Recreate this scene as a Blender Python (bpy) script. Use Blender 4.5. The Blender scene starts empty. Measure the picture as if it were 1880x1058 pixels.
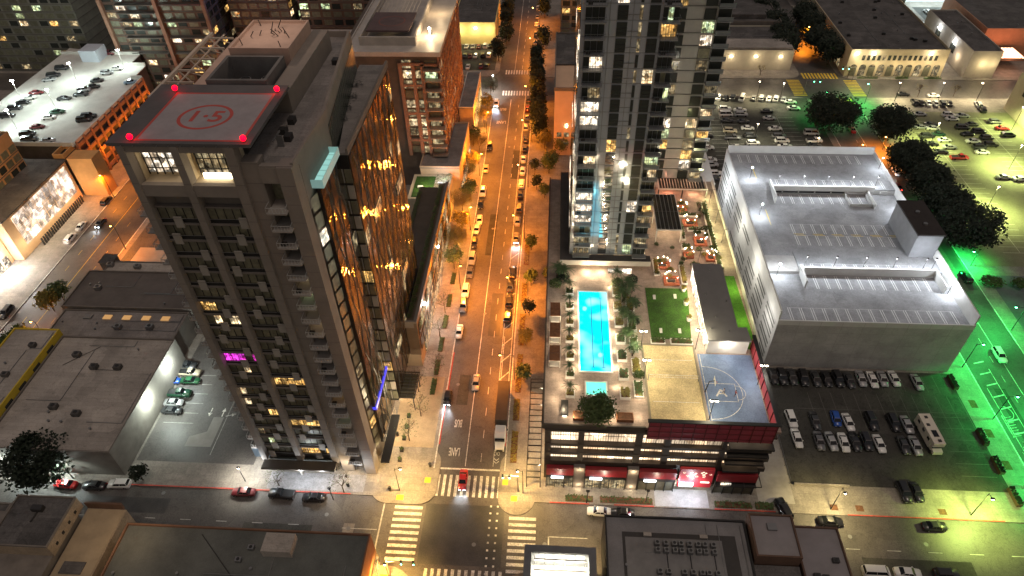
import bpy, math, random
from mathutils import Vector, Matrix
R = math.radians
rnd = random.Random(7)
scene = bpy.context.scene
col = scene.collection
# ------------------------------------------------------------------ materials
MATS = {}
def nodes_of(name):
    m = bpy.data.materials.new(name); m.use_nodes = True
    nt = m.node_tree; b = nt.nodes['Principled BSDF']
    return m, nt, b
def mat(name, c, rough=.8, metal=0.0, n=0.25, scale=.35, c2=None, bump=0.0, det=6, fine=0.0, patch=0.0, brick=None, crack=0.0, spec=None, alpha=None, trans=0.0):
    if name in MATS: return MATS[name]
    m, nt, b = nodes_of(name)
    b.inputs['Roughness'].default_value = rough; b.inputs['Metallic'].default_value = metal
    if spec is not None: b.inputs['Specular IOR Level'].default_value = spec
    if trans: b.inputs['Transmission Weight'].default_value = trans
    if n > 0:
        geo = nt.nodes.new('ShaderNodeNewGeometry')
        no = nt.nodes.new('ShaderNodeTexNoise'); no.inputs['Scale'].default_value = scale; no.inputs['Detail'].default_value = det
        no.inputs['Roughness'].default_value = .65
        nt.links.new(geo.outputs['Position'], no.inputs['Vector'])
        rp = nt.nodes.new('ShaderNodeValToRGB')
        a = [max(0, v*(1-n)) for v in c]; d = list(c2) if c2 else [min(1, v*(1+n)) for v in c]
        rp.color_ramp.elements[0].position = .32; rp.color_ramp.elements[1].position = .68
        rp.color_ramp.elements[0].color = (*a, 1); rp.color_ramp.elements[1].color = (*d, 1)
        nt.links.new(no.outputs['Fac'], rp.inputs['Fac'])
        out = rp.outputs['Color']
        if fine:
            n2 = nt.nodes.new('ShaderNodeTexNoise'); n2.inputs['Scale'].default_value = 4.0; n2.inputs['Detail'].default_value = 4
            nt.links.new(geo.outputs['Position'], n2.inputs['Vector'])
            mp = nt.nodes.new('ShaderNodeMapRange'); mp.inputs['From Min'].default_value = .3; mp.inputs['From Max'].default_value = .7
            mp.inputs['To Min'].default_value = 1-fine; mp.inputs['To Max'].default_value = 1+fine
            nt.links.new(n2.outputs['Fac'], mp.inputs['Value'])
            mx = nt.nodes.new('ShaderNodeVectorMath'); mx.operation = 'SCALE'
            nt.links.new(out, mx.inputs[0]); nt.links.new(mp.outputs['Result'], mx.inputs['Scale'])
            out = mx.outputs['Vector']
        def mul(fac_out):
            nonlocal out
            mx = nt.nodes.new('ShaderNodeVectorMath'); mx.operation = 'SCALE'
            nt.links.new(out, mx.inputs[0]); nt.links.new(fac_out, mx.inputs['Scale']); out = mx.outputs['Vector']
        if patch:      # old repairs and stains with edges of their own
            vo = nt.nodes.new('ShaderNodeTexVoronoi'); vo.inputs['Scale'].default_value = .16; vo.distance = 'CHEBYCHEV'
            nt.links.new(geo.outputs['Position'], vo.inputs['Vector']); sp = nt.nodes.new('ShaderNodeSeparateColor'); nt.links.new(vo.outputs['Color'], sp.inputs['Color'])
            mp = nt.nodes.new('ShaderNodeMapRange'); mp.inputs['To Min'].default_value = 1-patch; mp.inputs['To Max'].default_value = 1+patch*.7
            nt.links.new(sp.outputs['Red'], mp.inputs['Value']); mul(mp.outputs['Result'])
            n3 = nt.nodes.new('ShaderNodeTexNoise'); n3.inputs['Scale'].default_value = .7; n3.inputs['Detail'].default_value = 5; n3.inputs['Distortion'].default_value = 1.2
            nt.links.new(geo.outputs['Position'], n3.inputs['Vector']); m3 = nt.nodes.new('ShaderNodeMapRange'); m3.inputs['From Min'].default_value = .56; m3.inputs['From Max'].default_value = .70
            m3.inputs['To Min'].default_value = 1; m3.inputs['To Max'].default_value = 1-patch*1.4; nt.links.new(n3.outputs['Fac'], m3.inputs['Value']); mul(m3.outputs['Result'])
        if crack:
            v2 = nt.nodes.new('ShaderNodeTexVoronoi'); v2.feature = 'DISTANCE_TO_EDGE'; v2.inputs['Scale'].default_value = .22
            nz = nt.nodes.new('ShaderNodeTexNoise'); nz.inputs['Scale'].default_value = .5; nt.links.new(geo.outputs['Position'], nz.inputs['Vector'])
            ad = nt.nodes.new('ShaderNodeMix'); ad.data_type = 'VECTOR'; ad.inputs['Factor'].default_value = .25
            sc = nt.nodes.new('ShaderNodeVectorMath'); sc.operation = 'SCALE'; sc.inputs['Scale'].default_value = 12; nt.links.new(nz.outputs['Color'], sc.inputs[0])
            av = nt.nodes.new('ShaderNodeVectorMath'); av.operation = 'ADD'; nt.links.new(geo.outputs['Position'], av.inputs[0]); nt.links.new(sc.outputs[0], av.inputs[1])
            nt.links.new(av.outputs[0], v2.inputs['Vector']); m4 = nt.nodes.new('ShaderNodeMapRange'); m4.inputs['From Max'].default_value = .035
            m4.inputs['To Min'].default_value = 1-crack; m4.inputs['To Max'].default_value = 1; nt.links.new(v2.outputs['Distance'], m4.inputs['Value']); mul(m4.outputs['Result'])
        if brick:
            bk = nt.nodes.new('ShaderNodeTexBrick'); bk.inputs['Scale'].default_value = 1; bk.inputs['Brick Width'].default_value = brick[0]; bk.inputs['Row Height'].default_value = brick[1]
            bk.inputs['Mortar Size'].default_value = brick[2]; bk.inputs['Color1'].default_value = (1,1,1,1); bk.inputs['Color2'].default_value = (.88,.88,.88,1); bk.inputs['Mortar'].default_value = (brick[3],brick[3],brick[3],1)
            nt.links.new(geo.outputs['Position'], bk.inputs['Vector']); mul(bk.outputs['Color'])
        nt.links.new(out, b.inputs['Base Color'])
        if bump:
            bp = nt.nodes.new('ShaderNodeBump'); bp.inputs['Strength'].default_value = bump
            nt.links.new(no.outputs['Fac'], bp.inputs['Height']); nt.links.new(bp.outputs['Normal'], b.inputs['Normal'])
    else:
        b.inputs['Base Color'].default_value = (*c, 1)
    MATS[name] = m
    return m
def emit(name, c, s):
    if name in MATS: return MATS[name]
    m, nt, b = nodes_of(name)
    b.inputs['Base Color'].default_value = (*[v*.5 for v in c], 1)
    b.inputs['Emission Color'].default_value = (*c, 1); b.inputs['Emission Strength'].default_value = s
    MATS[name] = m; return m
def room(name, c, s, dim=.08, scale=1.1):
    """a lit room seen through its window: furniture, curtains and lamps give patches of light and dark"""
    if name in MATS: return MATS[name]
    m, nt, b = nodes_of(name)
    geo = nt.nodes.new('ShaderNodeNewGeometry')
    vo = nt.nodes.new('ShaderNodeTexVoronoi'); vo.inputs['Scale'].default_value = scale; vo.distance = 'MANHATTAN'
    no = nt.nodes.new('ShaderNodeTexNoise'); no.inputs['Scale'].default_value = scale*.9; no.inputs['Detail'].default_value = 5
    nt.links.new(geo.outputs['Position'], vo.inputs['Vector']); nt.links.new(geo.outputs['Position'], no.inputs['Vector'])
    sp = nt.nodes.new('ShaderNodeSeparateColor'); nt.links.new(vo.outputs['Color'], sp.inputs['Color'])
    ad = nt.nodes.new('ShaderNodeMath'); ad.operation = 'MULTIPLY'
    nt.links.new(sp.outputs['Red'], ad.inputs[0]); 
    rp = nt.nodes.new('ShaderNodeMapRange'); rp.inputs['From Min'].default_value = .38; rp.inputs['From Max'].default_value = .62
    rp.inputs['To Min'].default_value = .2; rp.inputs['To Max'].default_value = 1.7
    nt.links.new(no.outputs['Fac'], rp.inputs['Value']); nt.links.new(rp.outputs['Result'], ad.inputs[1])
    st = nt.nodes.new('ShaderNodeMath'); st.operation = 'MULTIPLY_ADD'; st.inputs[1].default_value = s*1.3; st.inputs[2].default_value = s*dim
    nt.links.new(ad.outputs[0], st.inputs[0]); nt.links.new(st.outputs[0], b.inputs['Emission Strength'])
    mx = nt.nodes.new('ShaderNodeMix'); mx.data_type = 'RGBA'
    mx.inputs['A'].default_value = (*c, 1); mx.inputs['B'].default_value = (min(1, c[0]*.9), c[1]*.72, c[2]*.55, 1)
    nt.links.new(sp.outputs['Green'], mx.inputs['Factor']); nt.links.new(mx.outputs['Result'], b.inputs['Emission Color'])
    wv = nt.nodes.new('ShaderNodeTexWave'); wv.inputs['Scale'].default_value = 1.3; wv.inputs['Distortion'].default_value = 1.5; wv.bands_direction = 'DIAGONAL'
    fl = nt.nodes.new('ShaderNodeVectorMath'); fl.operation = 'MULTIPLY'; fl.inputs[1].default_value = (1,1,.02)
    nt.links.new(geo.outputs['Position'], fl.inputs[0]); nt.links.new(fl.outputs[0], wv.inputs['Vector'])
    vc = nt.nodes.new('ShaderNodeTexVoronoi'); vc.inputs['Scale'].default_value = .28; nt.links.new(geo.outputs['Position'], vc.inputs['Vector'])
    s2 = nt.nodes.new('ShaderNodeSeparateColor'); nt.links.new(vc.outputs['Color'], s2.inputs['Color'])
    m5 = nt.nodes.new('ShaderNodeMapRange'); m5.inputs['To Min'].default_value = .35; m5.inputs['To Max'].default_value = 1.35; nt.links.new(s2.outputs['Blue'], m5.inputs['Value'])
    m6 = nt.nodes.new('ShaderNodeMapRange'); m6.inputs['To Min'].default_value = .55; m6.inputs['To Max'].default_value = 1.15; nt.links.new(wv.outputs['Fac'], m6.inputs['Value'])
    m7 = nt.nodes.new('ShaderNodeMath'); m7.operation = 'MULTIPLY'; nt.links.new(m5.outputs[0], m7.inputs[0]); nt.links.new(m6.outputs[0], m7.inputs[1])
    m8 = nt.nodes.new('ShaderNodeMath'); m8.operation = 'MULTIPLY'; nt.links.new(st.outputs[0], m8.inputs[0]); nt.links.new(m7.outputs[0], m8.inputs[1]); nt.links.new(m8.outputs[0], b.inputs['Emission Strength'])
    b.inputs['Base Color'].default_value = (.03, .03, .03, 1); b.inputs['Roughness'].default_value = .12
    MATS[name] = m; return m
def glass(name, c, rough=.06, metal=.6, wob=.0, wsc=.5):
    m, nt, b = nodes_of(name)
    b.inputs['Base Color'].default_value = (*c, 1); b.inputs['Roughness'].default_value = rough; b.inputs['Metallic'].default_value = metal
    if wob:
        geo = nt.nodes.new('ShaderNodeNewGeometry')
        no = nt.nodes.new('ShaderNodeTexNoise'); no.inputs['Scale'].default_value = wsc; no.inputs['Detail'].default_value = 2
        nt.links.new(geo.outputs['Position'], no.inputs['Vector'])
        bp = nt.nodes.new('ShaderNodeBump'); bp.inputs['Strength'].default_value = wob; bp.inputs['Distance'].default_value = 1
        nt.links.new(no.outputs['Fac'], bp.inputs['Height']); nt.links.new(bp.outputs['Normal'], b.inputs['Normal'])
    MATS[name] = m; return m
asphalt = mat('asphalt', (.095, .085, .077), .55, n=.22, scale=.13, fine=.2, patch=.16, crack=.35)
asphalt2 = mat('lot_asphalt', (.052, .050, .042), .85, n=.35, scale=.09, fine=.2, patch=.25, crack=.4)
patch_m = mat('asphalt_patch', (.055, .052, .049), .42, n=.25, scale=.3, fine=.2)
concrete = mat('sidewalk_concrete', (.25, .225, .195), .9, n=.22, scale=.25, fine=.15, patch=.12, brick=(3,1.5,.04,.75))
pave = mat('plaza_paving', (.26, .25, .25), .8, n=.25, scale=.9, fine=.2)
wallc = mat('tower_concrete', (.205, .178, .152), .85, n=.12, scale=.25)
wallc2 = mat('tower_concrete_dim', (.15, .133, .116), .85, n=.12, scale=.3)
greyroof = mat('grey_roof', (.23, .21, .195), .9, n=.22, scale=.2, fine=.15, patch=.15, brick=(6,1.1,.05,.8))
tanroof = mat('tan_roof', (.36, .325, .285), .9, n=.2, scale=.12, fine=.12, patch=.16, brick=(7,1.0,.05,.82))
darkroof = mat('dark_roof', (.10, .093, .088), .9, n=.3, scale=.2, fine=.2, patch=.25, brick=(6,1.2,.06,.8))
whiteroof = mat('white_roof', (.42, .38, .34), .5, n=.15, scale=.3, fine=.06)
stucco = mat('stucco', (.5, .42, .30), .9, n=.1, scale=.4)
whitew = mat('white_wall', (.62, .6, .56), .8, n=.1, scale=.3)
garagew = mat('garage_concrete', (.38, .37, .355), .85, n=.16, scale=.22, fine=.08, patch=.08)
deckm = mat('garage_deck', (.27, .272, .28), .75, n=.25, scale=.2, fine=.14, patch=.12)
brownw = mat('brown_wall', (.10, .055, .035), .85, n=.2, scale=.5)
orangew = mat('terracotta_frame', (.30, .16, .105), .8, n=.12, scale=.5)
dark = mat('dark_metal', (.025, .023, .022), .5, n=0)
black = mat('black_trim', (.012, .012, .012), .5, n=0)
steel = mat('grey_steel', (.22, .22, .22), .45, .6, n=0)
whitep = mat('white_paint', (.62, .60, .55), .8, n=.3, scale=1.6, fine=.3, patch=.3)
wornp = mat('worn_white_paint', (.42, .41, .38), .8, n=.4, scale=1.5)
yellowp = mat('yellow_paint', (.72, .50, .05), .8, n=.2, scale=1.2)
redp = mat('red_kerb_paint', (.45, .06, .04), .8, n=.3, scale=1)
yellowpad = mat('yellow_tactile_pad', (.55, .40, .03), .8, n=.1, scale=2)
soil = mat('planting_soil', (.13, .06, .03), .95, n=.4, scale=2)
grassm = mat('lawn_green', (.03, .085, .006), .95, n=.35, scale=.5, fine=.4)
leaf_d = mat('leaf_dark', (.007, .016, .005), .7, n=.5, scale=1.2)
leaf_m = mat('leaf_mid', (.055, .085, .02), .7, n=.5, scale=1.2)
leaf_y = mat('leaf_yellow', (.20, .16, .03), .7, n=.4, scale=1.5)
palm_m = mat('palm_green', (.05, .10, .03), .6, n=.3, scale=1.5)
bark = mat('bark', (.09, .06, .04), .9, n=.3, scale=3)
redm = mat('red_panel', (.26, .016, .022), .45, n=.15, scale=.6)
redg = mat('red_mesh_screen', (.30, .05, .07), .35, n=.15, scale=.6)
wood = mat('cabana_wood', (.22, .09, .035), .7, n=.3, scale=1.5)
deckw = mat('deck_pavers', (.36, .28, .23), .75, n=.2, scale=.8, fine=.12, patch=.1, brick=(1.6,.4,.03,.72))
sandm = mat('court_sand', (.50, .39, .21), .95, n=.22, scale=.35, fine=.25, bump=.6)
bluec = mat('court_blue', (.13, .19, .32), .6, n=.16, scale=.5, fine=.12, patch=.1)
roofg = mat('club_roof', (.17, .165, .16), .9, n=.1, scale=.3)
gl_dark = glass('dark_glass', (.045, .05, .045), .10, .3)
gl_olive = mat('olive_glass', (.135, .13, .09), .35, .1, n=.25, scale=.8)
gl_wave = glass('bronze_wavy_glass', (.20, .165, .13), .06, .95, .07, .6)
gl_mirror = glass('mirror_window', (.55, .58, .6), .05, .95, .02, .4)
gl_wall = glass('tower_panel', (.42, .44, .47), .10, .4, .02, .3)
gl_blue = glass('blue_tint_glass', (.10, .14, .15), .07, .7)
W1 = room('room_warm', (1, .80, .50), .95)
W2 = room('room_white', (1, .90, .74), 1.3)
W3 = room('room_amber', (1, .62, .20), .85)
W4 = room('room_dim', (1, .84, .5), .26)
W5 = room('room_green', (.75, 1, .6), .7)
W6 = room('room_blue', (.45, .6, 1), 1.2)
WP = room('room_magenta', (.85, .05, .8), 1.2)
WD = mat('curtained_glass', (.17, .165, .11), .4, .1, n=.3, scale=1.2)
BAMB = emit('sodium_bulb', (1, .48, .08), 25)
BWHT = emit('white_bulb', (.9, .95, 1), 50)
BWRM = emit('warm_bulb', (1, .82, .55), 30)
BGRN = emit('green_bulb', (.1, 1, .35), 30)
BRED = emit('red_bulb', (1, .0, .012), 3)
SIGN = emit('sign_white', (.85, .93, 1), 4)
STRIP = emit('strip_light', (1, .86, .62), 4)
# ------------------------------------------------------------------ mesh builder
class MB:
    def __init__(s): s.v = []; s.f = []; s.m = []; s.mats = []
    def mi(s, m):
        if m is None: return 0
        if m not in s.mats: s.mats.append(m)
        return s.mats.index(m)
    def add(s, vs, fs, m=None):
        o = len(s.v); s.v += [tuple(p) for p in vs]; k = s.mi(m)
        for f in fs: s.f.append([o+i for i in f]); s.m.append(k)
        return s
    def box(s, x0, x1, y0, y1, z0, z1, m=None):
        return s.add([(x0,y0,z0),(x1,y0,z0),(x1,y1,z0),(x0,y1,z0),(x0,y0,z1),(x1,y0,z1),(x1,y1,z1),(x0,y1,z1)],
                     [(0,3,2,1),(4,5,6,7),(0,1,5,4),(1,2,6,5),(2,3,7,6),(3,0,4,7)], m)
    def prism(s, pts, z0, z1, m=None, mt=None):
        n = len(pts); vs = [(x,y,z0) for x,y in pts] + [(x,y,z1) for x,y in pts]
        s.add(vs, [tuple(range(n))[::-1]] + [(i,(i+1)%n,n+(i+1)%n,n+i) for i in range(n)], m)
        s.add([(x,y,z1) for x,y in pts], [tuple(range(n))], mt or m)
        return s
    def quad(s, a, b, c, d, m=None): return s.add([a,b,c,d], [(0,1,2,3)], m)
    def tube(s, a, b, r0, r1=None, n=8, m=None):
        r1 = r0 if r1 is None else r1
        a = Vector(a); b = Vector(b); d = (b-a).normalized()
        u = d.orthogonal().normalized(); w = d.cross(u)
        vs = [a+(u*math.cos(t)+w*math.sin(t))*r0 for t in [2*math.pi*i/n for i in range(n)]] + \
             [b+(u*math.cos(t)+w*math.sin(t))*r1 for t in [2*math.pi*i/n for i in range(n)]]
        return s.add(vs, [(i,(i+1)%n,n+(i+1)%n,n+i) for i in range(n)] + [tuple(range(n))[::-1], tuple(range(n,2*n))], m)
    def ball(s, c, r, rz=None, n=8, k=5, m=None):
        rz = rz or r; vs = []; fs = []
        for j in range(k+1):
            ph = math.pi*j/k
            for i in range(n): t = 2*math.pi*i/n; vs.append((c[0]+r*math.sin(ph)*math.cos(t), c[1]+r*math.sin(ph)*math.sin(t), c[2]+rz*math.cos(ph)))
        for j in range(k):
            for i in range(n): fs.append((j*n+i,(j+1)*n+i,(j+1)*n+(i+1)%n,j*n+(i+1)%n))
        return s.add(vs, fs, m)
    def frame(s, x0, x1, y0, y1, z0, z1, w, m=None):   # four bars round a rectangle in plan
        s.box(x0,x1,y0,y0+w,z0,z1,m); s.box(x0,x1,y1-w,y1,z0,z1,m)
        s.box(x0,x0+w,y0+w,y1-w,z0,z1,m); s.box(x1-w,x1,y0+w,y1-w,z0,z1,m); return s
    def build(s, name, m=None, parent=None, smooth=False):
        me = bpy.data.meshes.new(name)
        o0 = Vector(parent['_w']) if parent is not None and '_w' in parent else Vector((0,0,0))
        me.from_pydata([tuple(Vector(p)-o0) for p in s.v], [], s.f)
        ms = [m if m is not None else MATS['stucco']] if not s.mats else s.mats
        for q in ms: me.materials.append(q)
        if s.mats: me.polygons.foreach_set('material_index', s.m)
        if smooth: me.polygons.foreach_set('use_smooth', [True]*len(s.f))
        me.update()
        o = bpy.data.objects.new(name, me); col.objects.link(o)
        if parent is not None:
            o.parent = parent; o['_w'] = tuple(o0)
        return o
LABELS = {}
def tag(o, label, cat, group=None):
    w = len(label.split())
    if not 4 <= w <= 16: print('LABEL LEN', w, label)
    if label in LABELS: print('DUP LABEL', label)
    LABELS[label] = 1
    o['label'] = label; o['category'] = cat
    if group: o['group'] = group
    return o
def thing(name, label, cat, loc=(0,0,0), group=None, rz=0):
    o = bpy.data.objects.new(name, None); o.empty_display_size = .5; col.objects.link(o)
    o.location = loc; o['_w'] = tuple(float(v) for v in loc)
    if rz: o.rotation_euler.z = rz; o['_w'] = (0.,0.,0.)
    return tag(o, label, cat, group)
def struct(o, kind='structure'): o['kind'] = kind; return o
def copy_tree(o, parent=None):
    c = o.copy(); col.objects.link(c)
    if parent is not None: c.parent = parent
    for ch in list(o.children): copy_tree(ch, c)
    return c
def light(x, y, z, c, p, r=.25, parent=None, kind='POINT', spot=150, rot=None):
    l = bpy.data.lights.new('lamp_or_fill_light', kind); l.energy = p; l.color = c
    l.shadow_soft_size = r
    if kind == 'SPOT': l.spot_size = R(spot); l.spot_blend = .6
    o = bpy.data.objects.new('lamp_or_fill_light', l); col.objects.link(o)
    w = Vector(parent['_w']) if parent is not None else Vector((0,0,0))
    o.location = Vector((x,y,z))-w
    if rot: o.rotation_euler = rot
    if parent is not None: o.parent = parent
    return o
ORD = ['first','second','third','fourth','fifth','sixth','seventh','eighth','ninth','tenth','eleventh','twelfth','thirteenth','fourteenth','fifteenth','sixteenth','seventeenth','eighteenth','nineteenth','twentieth','21st','22nd','23rd','24th','25th','26th','27th','28th','29th','30th','31st','32nd','33rd','34th','35th','36th','37th','38th','39th','40th']
def text_mesh(txt, size, mname, m, x, y, z, rz=0, sy=1.0, rx=0, parent=None, kind=None, th=0.0):
    cu = bpy.data.curves.new('txt', 'FONT'); cu.body = txt; cu.size = size; cu.align_x = 'CENTER'; cu.align_y = 'CENTER'; cu.extrude = th; cu.offset = size*.02
    o = bpy.data.objects.new('txt', cu); col.objects.link(o)
    dg = bpy.context.evaluated_depsgraph_get(); me = bpy.data.meshes.new_from_object(o.evaluated_get(dg))
    bpy.data.objects.remove(o)
    M = Matrix.Translation((x,y,z)) @ Matrix.Rotation(rz,4,'Z') @ Matrix.Rotation(rx,4,'X') @ Matrix.Diagonal((1,sy,1,1))
    w = Vector(parent['_w']) if parent is not None else Vector((0,0,0))
    me.transform(Matrix.Translation(-w) @ M); me.materials.clear(); me.materials.append(m)
    q = bpy.data.objects.new(mname, me); col.objects.link(q)
    if parent is not None: q.parent = parent
    if kind: q['kind'] = kind
    return q
# ------------------------------------------------------------------ camera, sky, sun
cam = bpy.data.cameras.new('camera'); cam.sensor_width = 36; cam.lens = 1241.94/1880*36; cam.clip_end = 5000; cam.clip_start = .5
co = bpy.data.objects.new('camera', cam); col.objects.link(co); scene.camera = co
t_, y_, r_ = R(42.44), R(-4.346), R(-1.52)
F_ = Vector((math.sin(y_)*math.cos(t_), math.cos(y_)*math.cos(t_), -math.sin(t_)))
R0 = Vector((math.cos(y_), -math.sin(y_), 0)); U0 = R0.cross(F_)
Rr = R0*math.cos(r_)+U0*math.sin(r_); Ur = -R0*math.sin(r_)+U0*math.cos(r_)
co.matrix_world = Matrix(((Rr.x,Ur.x,-F_.x,0),(Rr.y,Ur.y,-F_.y,0),(Rr.z,Ur.z,-F_.z,125),(0,0,0,1)))
w = bpy.data.worlds.new('World'); scene.world = w; w.use_nodes = True
nt = w.node_tree; bg = nt.nodes['Background']
sky = nt.nodes.new('ShaderNodeTexSky'); sky.sky_type = 'NISHITA'; sky.sun_disc = False
sky.sun_elevation = R(75); sky.sun_rotation = R(140)
hs = nt.nodes.new('ShaderNodeMix'); hs.data_type = 'RGBA'; hs.blend_type = 'MULTIPLY'; hs.inputs['Factor'].default_value = 1
hs.inputs['B'].default_value = (1, .66, .42, 1)
nt.links.new(sky.outputs['Color'], hs.inputs['A']); nt.links.new(hs.outputs['Result'], bg.inputs['Color'])
bg.inputs['Strength'].default_value = .045
s = bpy.data.lights.new('overhead_fill', 'SUN'); s.energy = .2; s.angle = R(12); s.color = (1, .9, .8)  # weak overhead sun added as fill, lifting roofs above walls
so = bpy.data.objects.new('overhead_fill', s); col.objects.link(so)
so.rotation_euler = (R(15), 0, R(40)); so.location = (0,0,200)
scene.view_settings.view_transform = 'Standard'; scene.view_settings.look = 'None'
scene.view_settings.gamma = 1; scene.view_settings.exposure = 0.92
AMB = (1, .27, .015); WHT = (.86, .93, 1); WRM = (1, .78, .5); GRN = (.01, 1, .13); YEL = (1, .95, .45)
# ------------------------------------------------------------------ ground
struct(MB().quad((-1500,-400,0),(1500,-400,0),(1500,1600,0),(-1500,1600,0)).build('ground', asphalt))
def rrect(x0, x1, y0, y1, r=6, n=6):
    p = []
    for cx, cy, a in ((x1-r,y0+r,-90),(x1-r,y1-r,0),(x0+r,y1-r,90),(x0+r,y0+r,180)):
        for i in range(n+1): t = R(a+90*i/n); p.append((cx+r*math.cos(t), cy+r*math.sin(t)))
    return p
def pavement(pts, z=.15, m=None): return struct(MB().prism(pts, -.05, z, m or concrete).build('pavement'))
NB = dict(w=(-127,-23.5), c=(-8.7,100), e=(115,330), l=(-420,-143))
for k,(a,b) in NB.items():
    if k == 'c':
        p = rrect(a,b,72,250)
        # kerb bulge at the corner of the avenue
        p = [q for q in p]
    else: p = rrect(a,b,72,250)
    pavement(p)
    pavement(rrect(a,b,266,700))
    pavement(rrect(a,b,-60,57.5))
# corner build-outs with pale lip
for nm, x0, x1, y0, y1 in (('a',-36,-22.3,70.4,84),('b',-9.6,-2,69.0,84)):
    pavement(rrect(x0,x1,y0,y1,3.7), .146)
def sheet(name, x0, x1, y0, y1, z, m, kind='structure'):
    o = MB().quad((x0,y0,z),(x1,y0,z),(x1,y1,z),(x0,y1,z)).build(name, m); struct(o, kind); return o
def strips(name, rects, z, m, parent=None):
    b = MB()
    for x0,x1,y0,y1 in rects: b.quad((x0,y0,z),(x1,y0,z),(x1,y1,z),(x0,y1,z))
    o = b.build(name, m, parent)
    if parent is None: struct(o)
    return o
sheet('intersection_patch', -24.0, -8.0, 58.2, 70.8, .004, patch_m)
# crosswalks at the near junction
strips('crosswalk', [(-22.6+i*1.28, -22.0+i*1.28, 72.6, 77.6) for i in range(11)], .004, whitep)
strips('crosswalk', [(-22.4+i*1.28, -21.8+i*1.28, 52.6, 57.4) for i in range(12)], .004, whitep)
strips('crosswalk', [(-30.3, -24.6, 58.6+i*1.35, 59.25+i*1.35) for i in range(9)], .006, whitep)
strips('crosswalk', [(-7.0, -1.6, 57.2+i*1.35, 57.85+i*1.35) for i in range(9)], .006, whitep)
# crosswalks at the far junctions
strips('crosswalk', [(-20.8+i*1.1, -20.2+i*1.1, y, y+4) for i in range(11) for y in (249.5, 268.5)], .004, whitep)
strips('crosswalk', [(100.8+i*1.3, 101.5+i*1.3, y, y+5) for i in range(11) for y in (245, 266.5)], .004, yellowp)
strips('crosswalk', [(x, x+5, 251.5+i*1.3, 252.2+i*1.3) for i in range(11) for x in (93.5, 116)], .006, yellowp)
# lane lines
L = []
L += [(-20.35,-20.2,86,245)] if False else []
strips('lane_line', [(-17.15,-16.98,79.8,246),(-22.6,-9.2,78.9,79.3),(-17.1,-16.95,272,600)], .004, whitep)
strips('lane_line', [(-13.9,-13.78,y,y+2.2) for y in [81+i*6.1 for i in range(27)]] + [(-11.2,-11.08,80,118)] + [(-14.0,-13.85,274+i*7,277+i*7) for i in range(12)], .004, whitep)
strips('lane_line', [(-32.7,-32.4,58.4,70.6),(-40+0,-33,64.6,64.75)] + [(x,x+2.2,64.9,65.05) for x in [-125+i*7.4 for i in range(11)]], .008, wornp)
strips('lane_line', [(.8,1.05,57.6,64.8),(1.05,8.5,64.7,64.85)] + [(x,x+2.6,65,65.13) for x in [50+i*7.6 for i in range(7)]], .008, wornp)
strips('lane_line', [(108.85,109,76,240),(104.6,104.72,76,112),(101.6,101.72,78,106)] + [(106.6,106.7,y,y+2) for y in [78+i*6 for i in range(26)]], .008, whitep)
strips('lane_line', [(-135.1,-134.95,74,246)] + [(-139.2,-139.1,y,y+2.2) for y in [76+i*7 for i in range(24)]]+[(-131.2,-131.1,y,y+2.2) for y in [76+i*7 for i in range(24)]], .004, yellowp)
# dotted guide marks through the junction
strips('guide_marks', [(x,x+.38,56.6+i*1.55,56.98+i*1.55) for i in range(10) for x in (-11.0,-9.6)], .008, whitep)
# hatched buffer beside the avenue parking
b = MB()
for i in range(11):
    y = 98+i*5.6
    b.add([(-11.5,y,.006),(-9.35,y+2.6,.006),(-9.35,y+2.95,.006),(-11.5,y+.35,.006)],[(0,1,2,3)])
b.quad((-11.6,96,.006),(-11.45,96,.006),(-11.45,250,.006),(-11.6,250,.006)); b.quad((-9.3,96,.006),(-9.15,96,.006),(-9.15,160,.006),(-9.3,160,.006))
struct(b.build('buffer_hatching', whitep))
b = MB()
for i in range(12):
    y = 76+i*3.4
    b.quad((101.9,y,.012),(104.5,y+.8,.012),(104.5,y+1.1,.012),(101.9,y+.3,.012))
struct(b.build('buffer_hatching', whitep))
text_mesh('BUS', 1.0, 'road_text', whitep, *(-19.8,90.9), .006, math.pi, 2.9, kind='structure')
text_mesh('LANE', 1.0, 'road_text', whitep, *(-19.8,83.4), .006, math.pi, 2.9, kind='structure')
text_mesh('BUS', 1.5, 'road_text', whitep, -19.7, 238, .006, math.pi, 1.9, kind='structure')
text_mesh('LANE', 1.5, 'road_text', whitep, -19.7, 228, .006, math.pi, 1.9, kind='structure')
b = MB()   # bike symbol and chevron
for cx in (-10.9,-10.2):
    for i in range(10):
        a0 = 2*math.pi*i/10; a1 = 2*math.pi*(i+1)/10
        b.quad((cx+.3*math.cos(a0),83.2+.5*math.sin(a0),.01),(cx+.3*math.cos(a1),83.2+.5*math.sin(a1),.01),(cx+.2*math.cos(a1),83.2+.38*math.sin(a1),.01),(cx+.2*math.cos(a0),83.2+.38*math.sin(a0),.01))
for k in range(2):
    y = 81.9-k*.7
    b.quad((-11.1,y,.01),(-10.55,y-.5,.01),(-10.55,y-.25,.01),(-11.1,y+.25,.01)); b.quad((-10.55,y-.5,.01),(-10,y,.01),(-10,y+.25,.01),(-10.55,y-.25,.01))
struct(b.build('bike_symbol', whitep))
# red kerbs
strips('red_kerb', [(-23.46,-23.2,85,112),(-8.95,-8.72,85,100)], .156, redp)
strips('red_kerb', [(-95,-40,72.02,72.3),(1,9,71.98,72.25),(14,22,72.02,72.3),(34,46,72.02,72.3),(60,90,72.02,72.25)], .156, redp)
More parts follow.
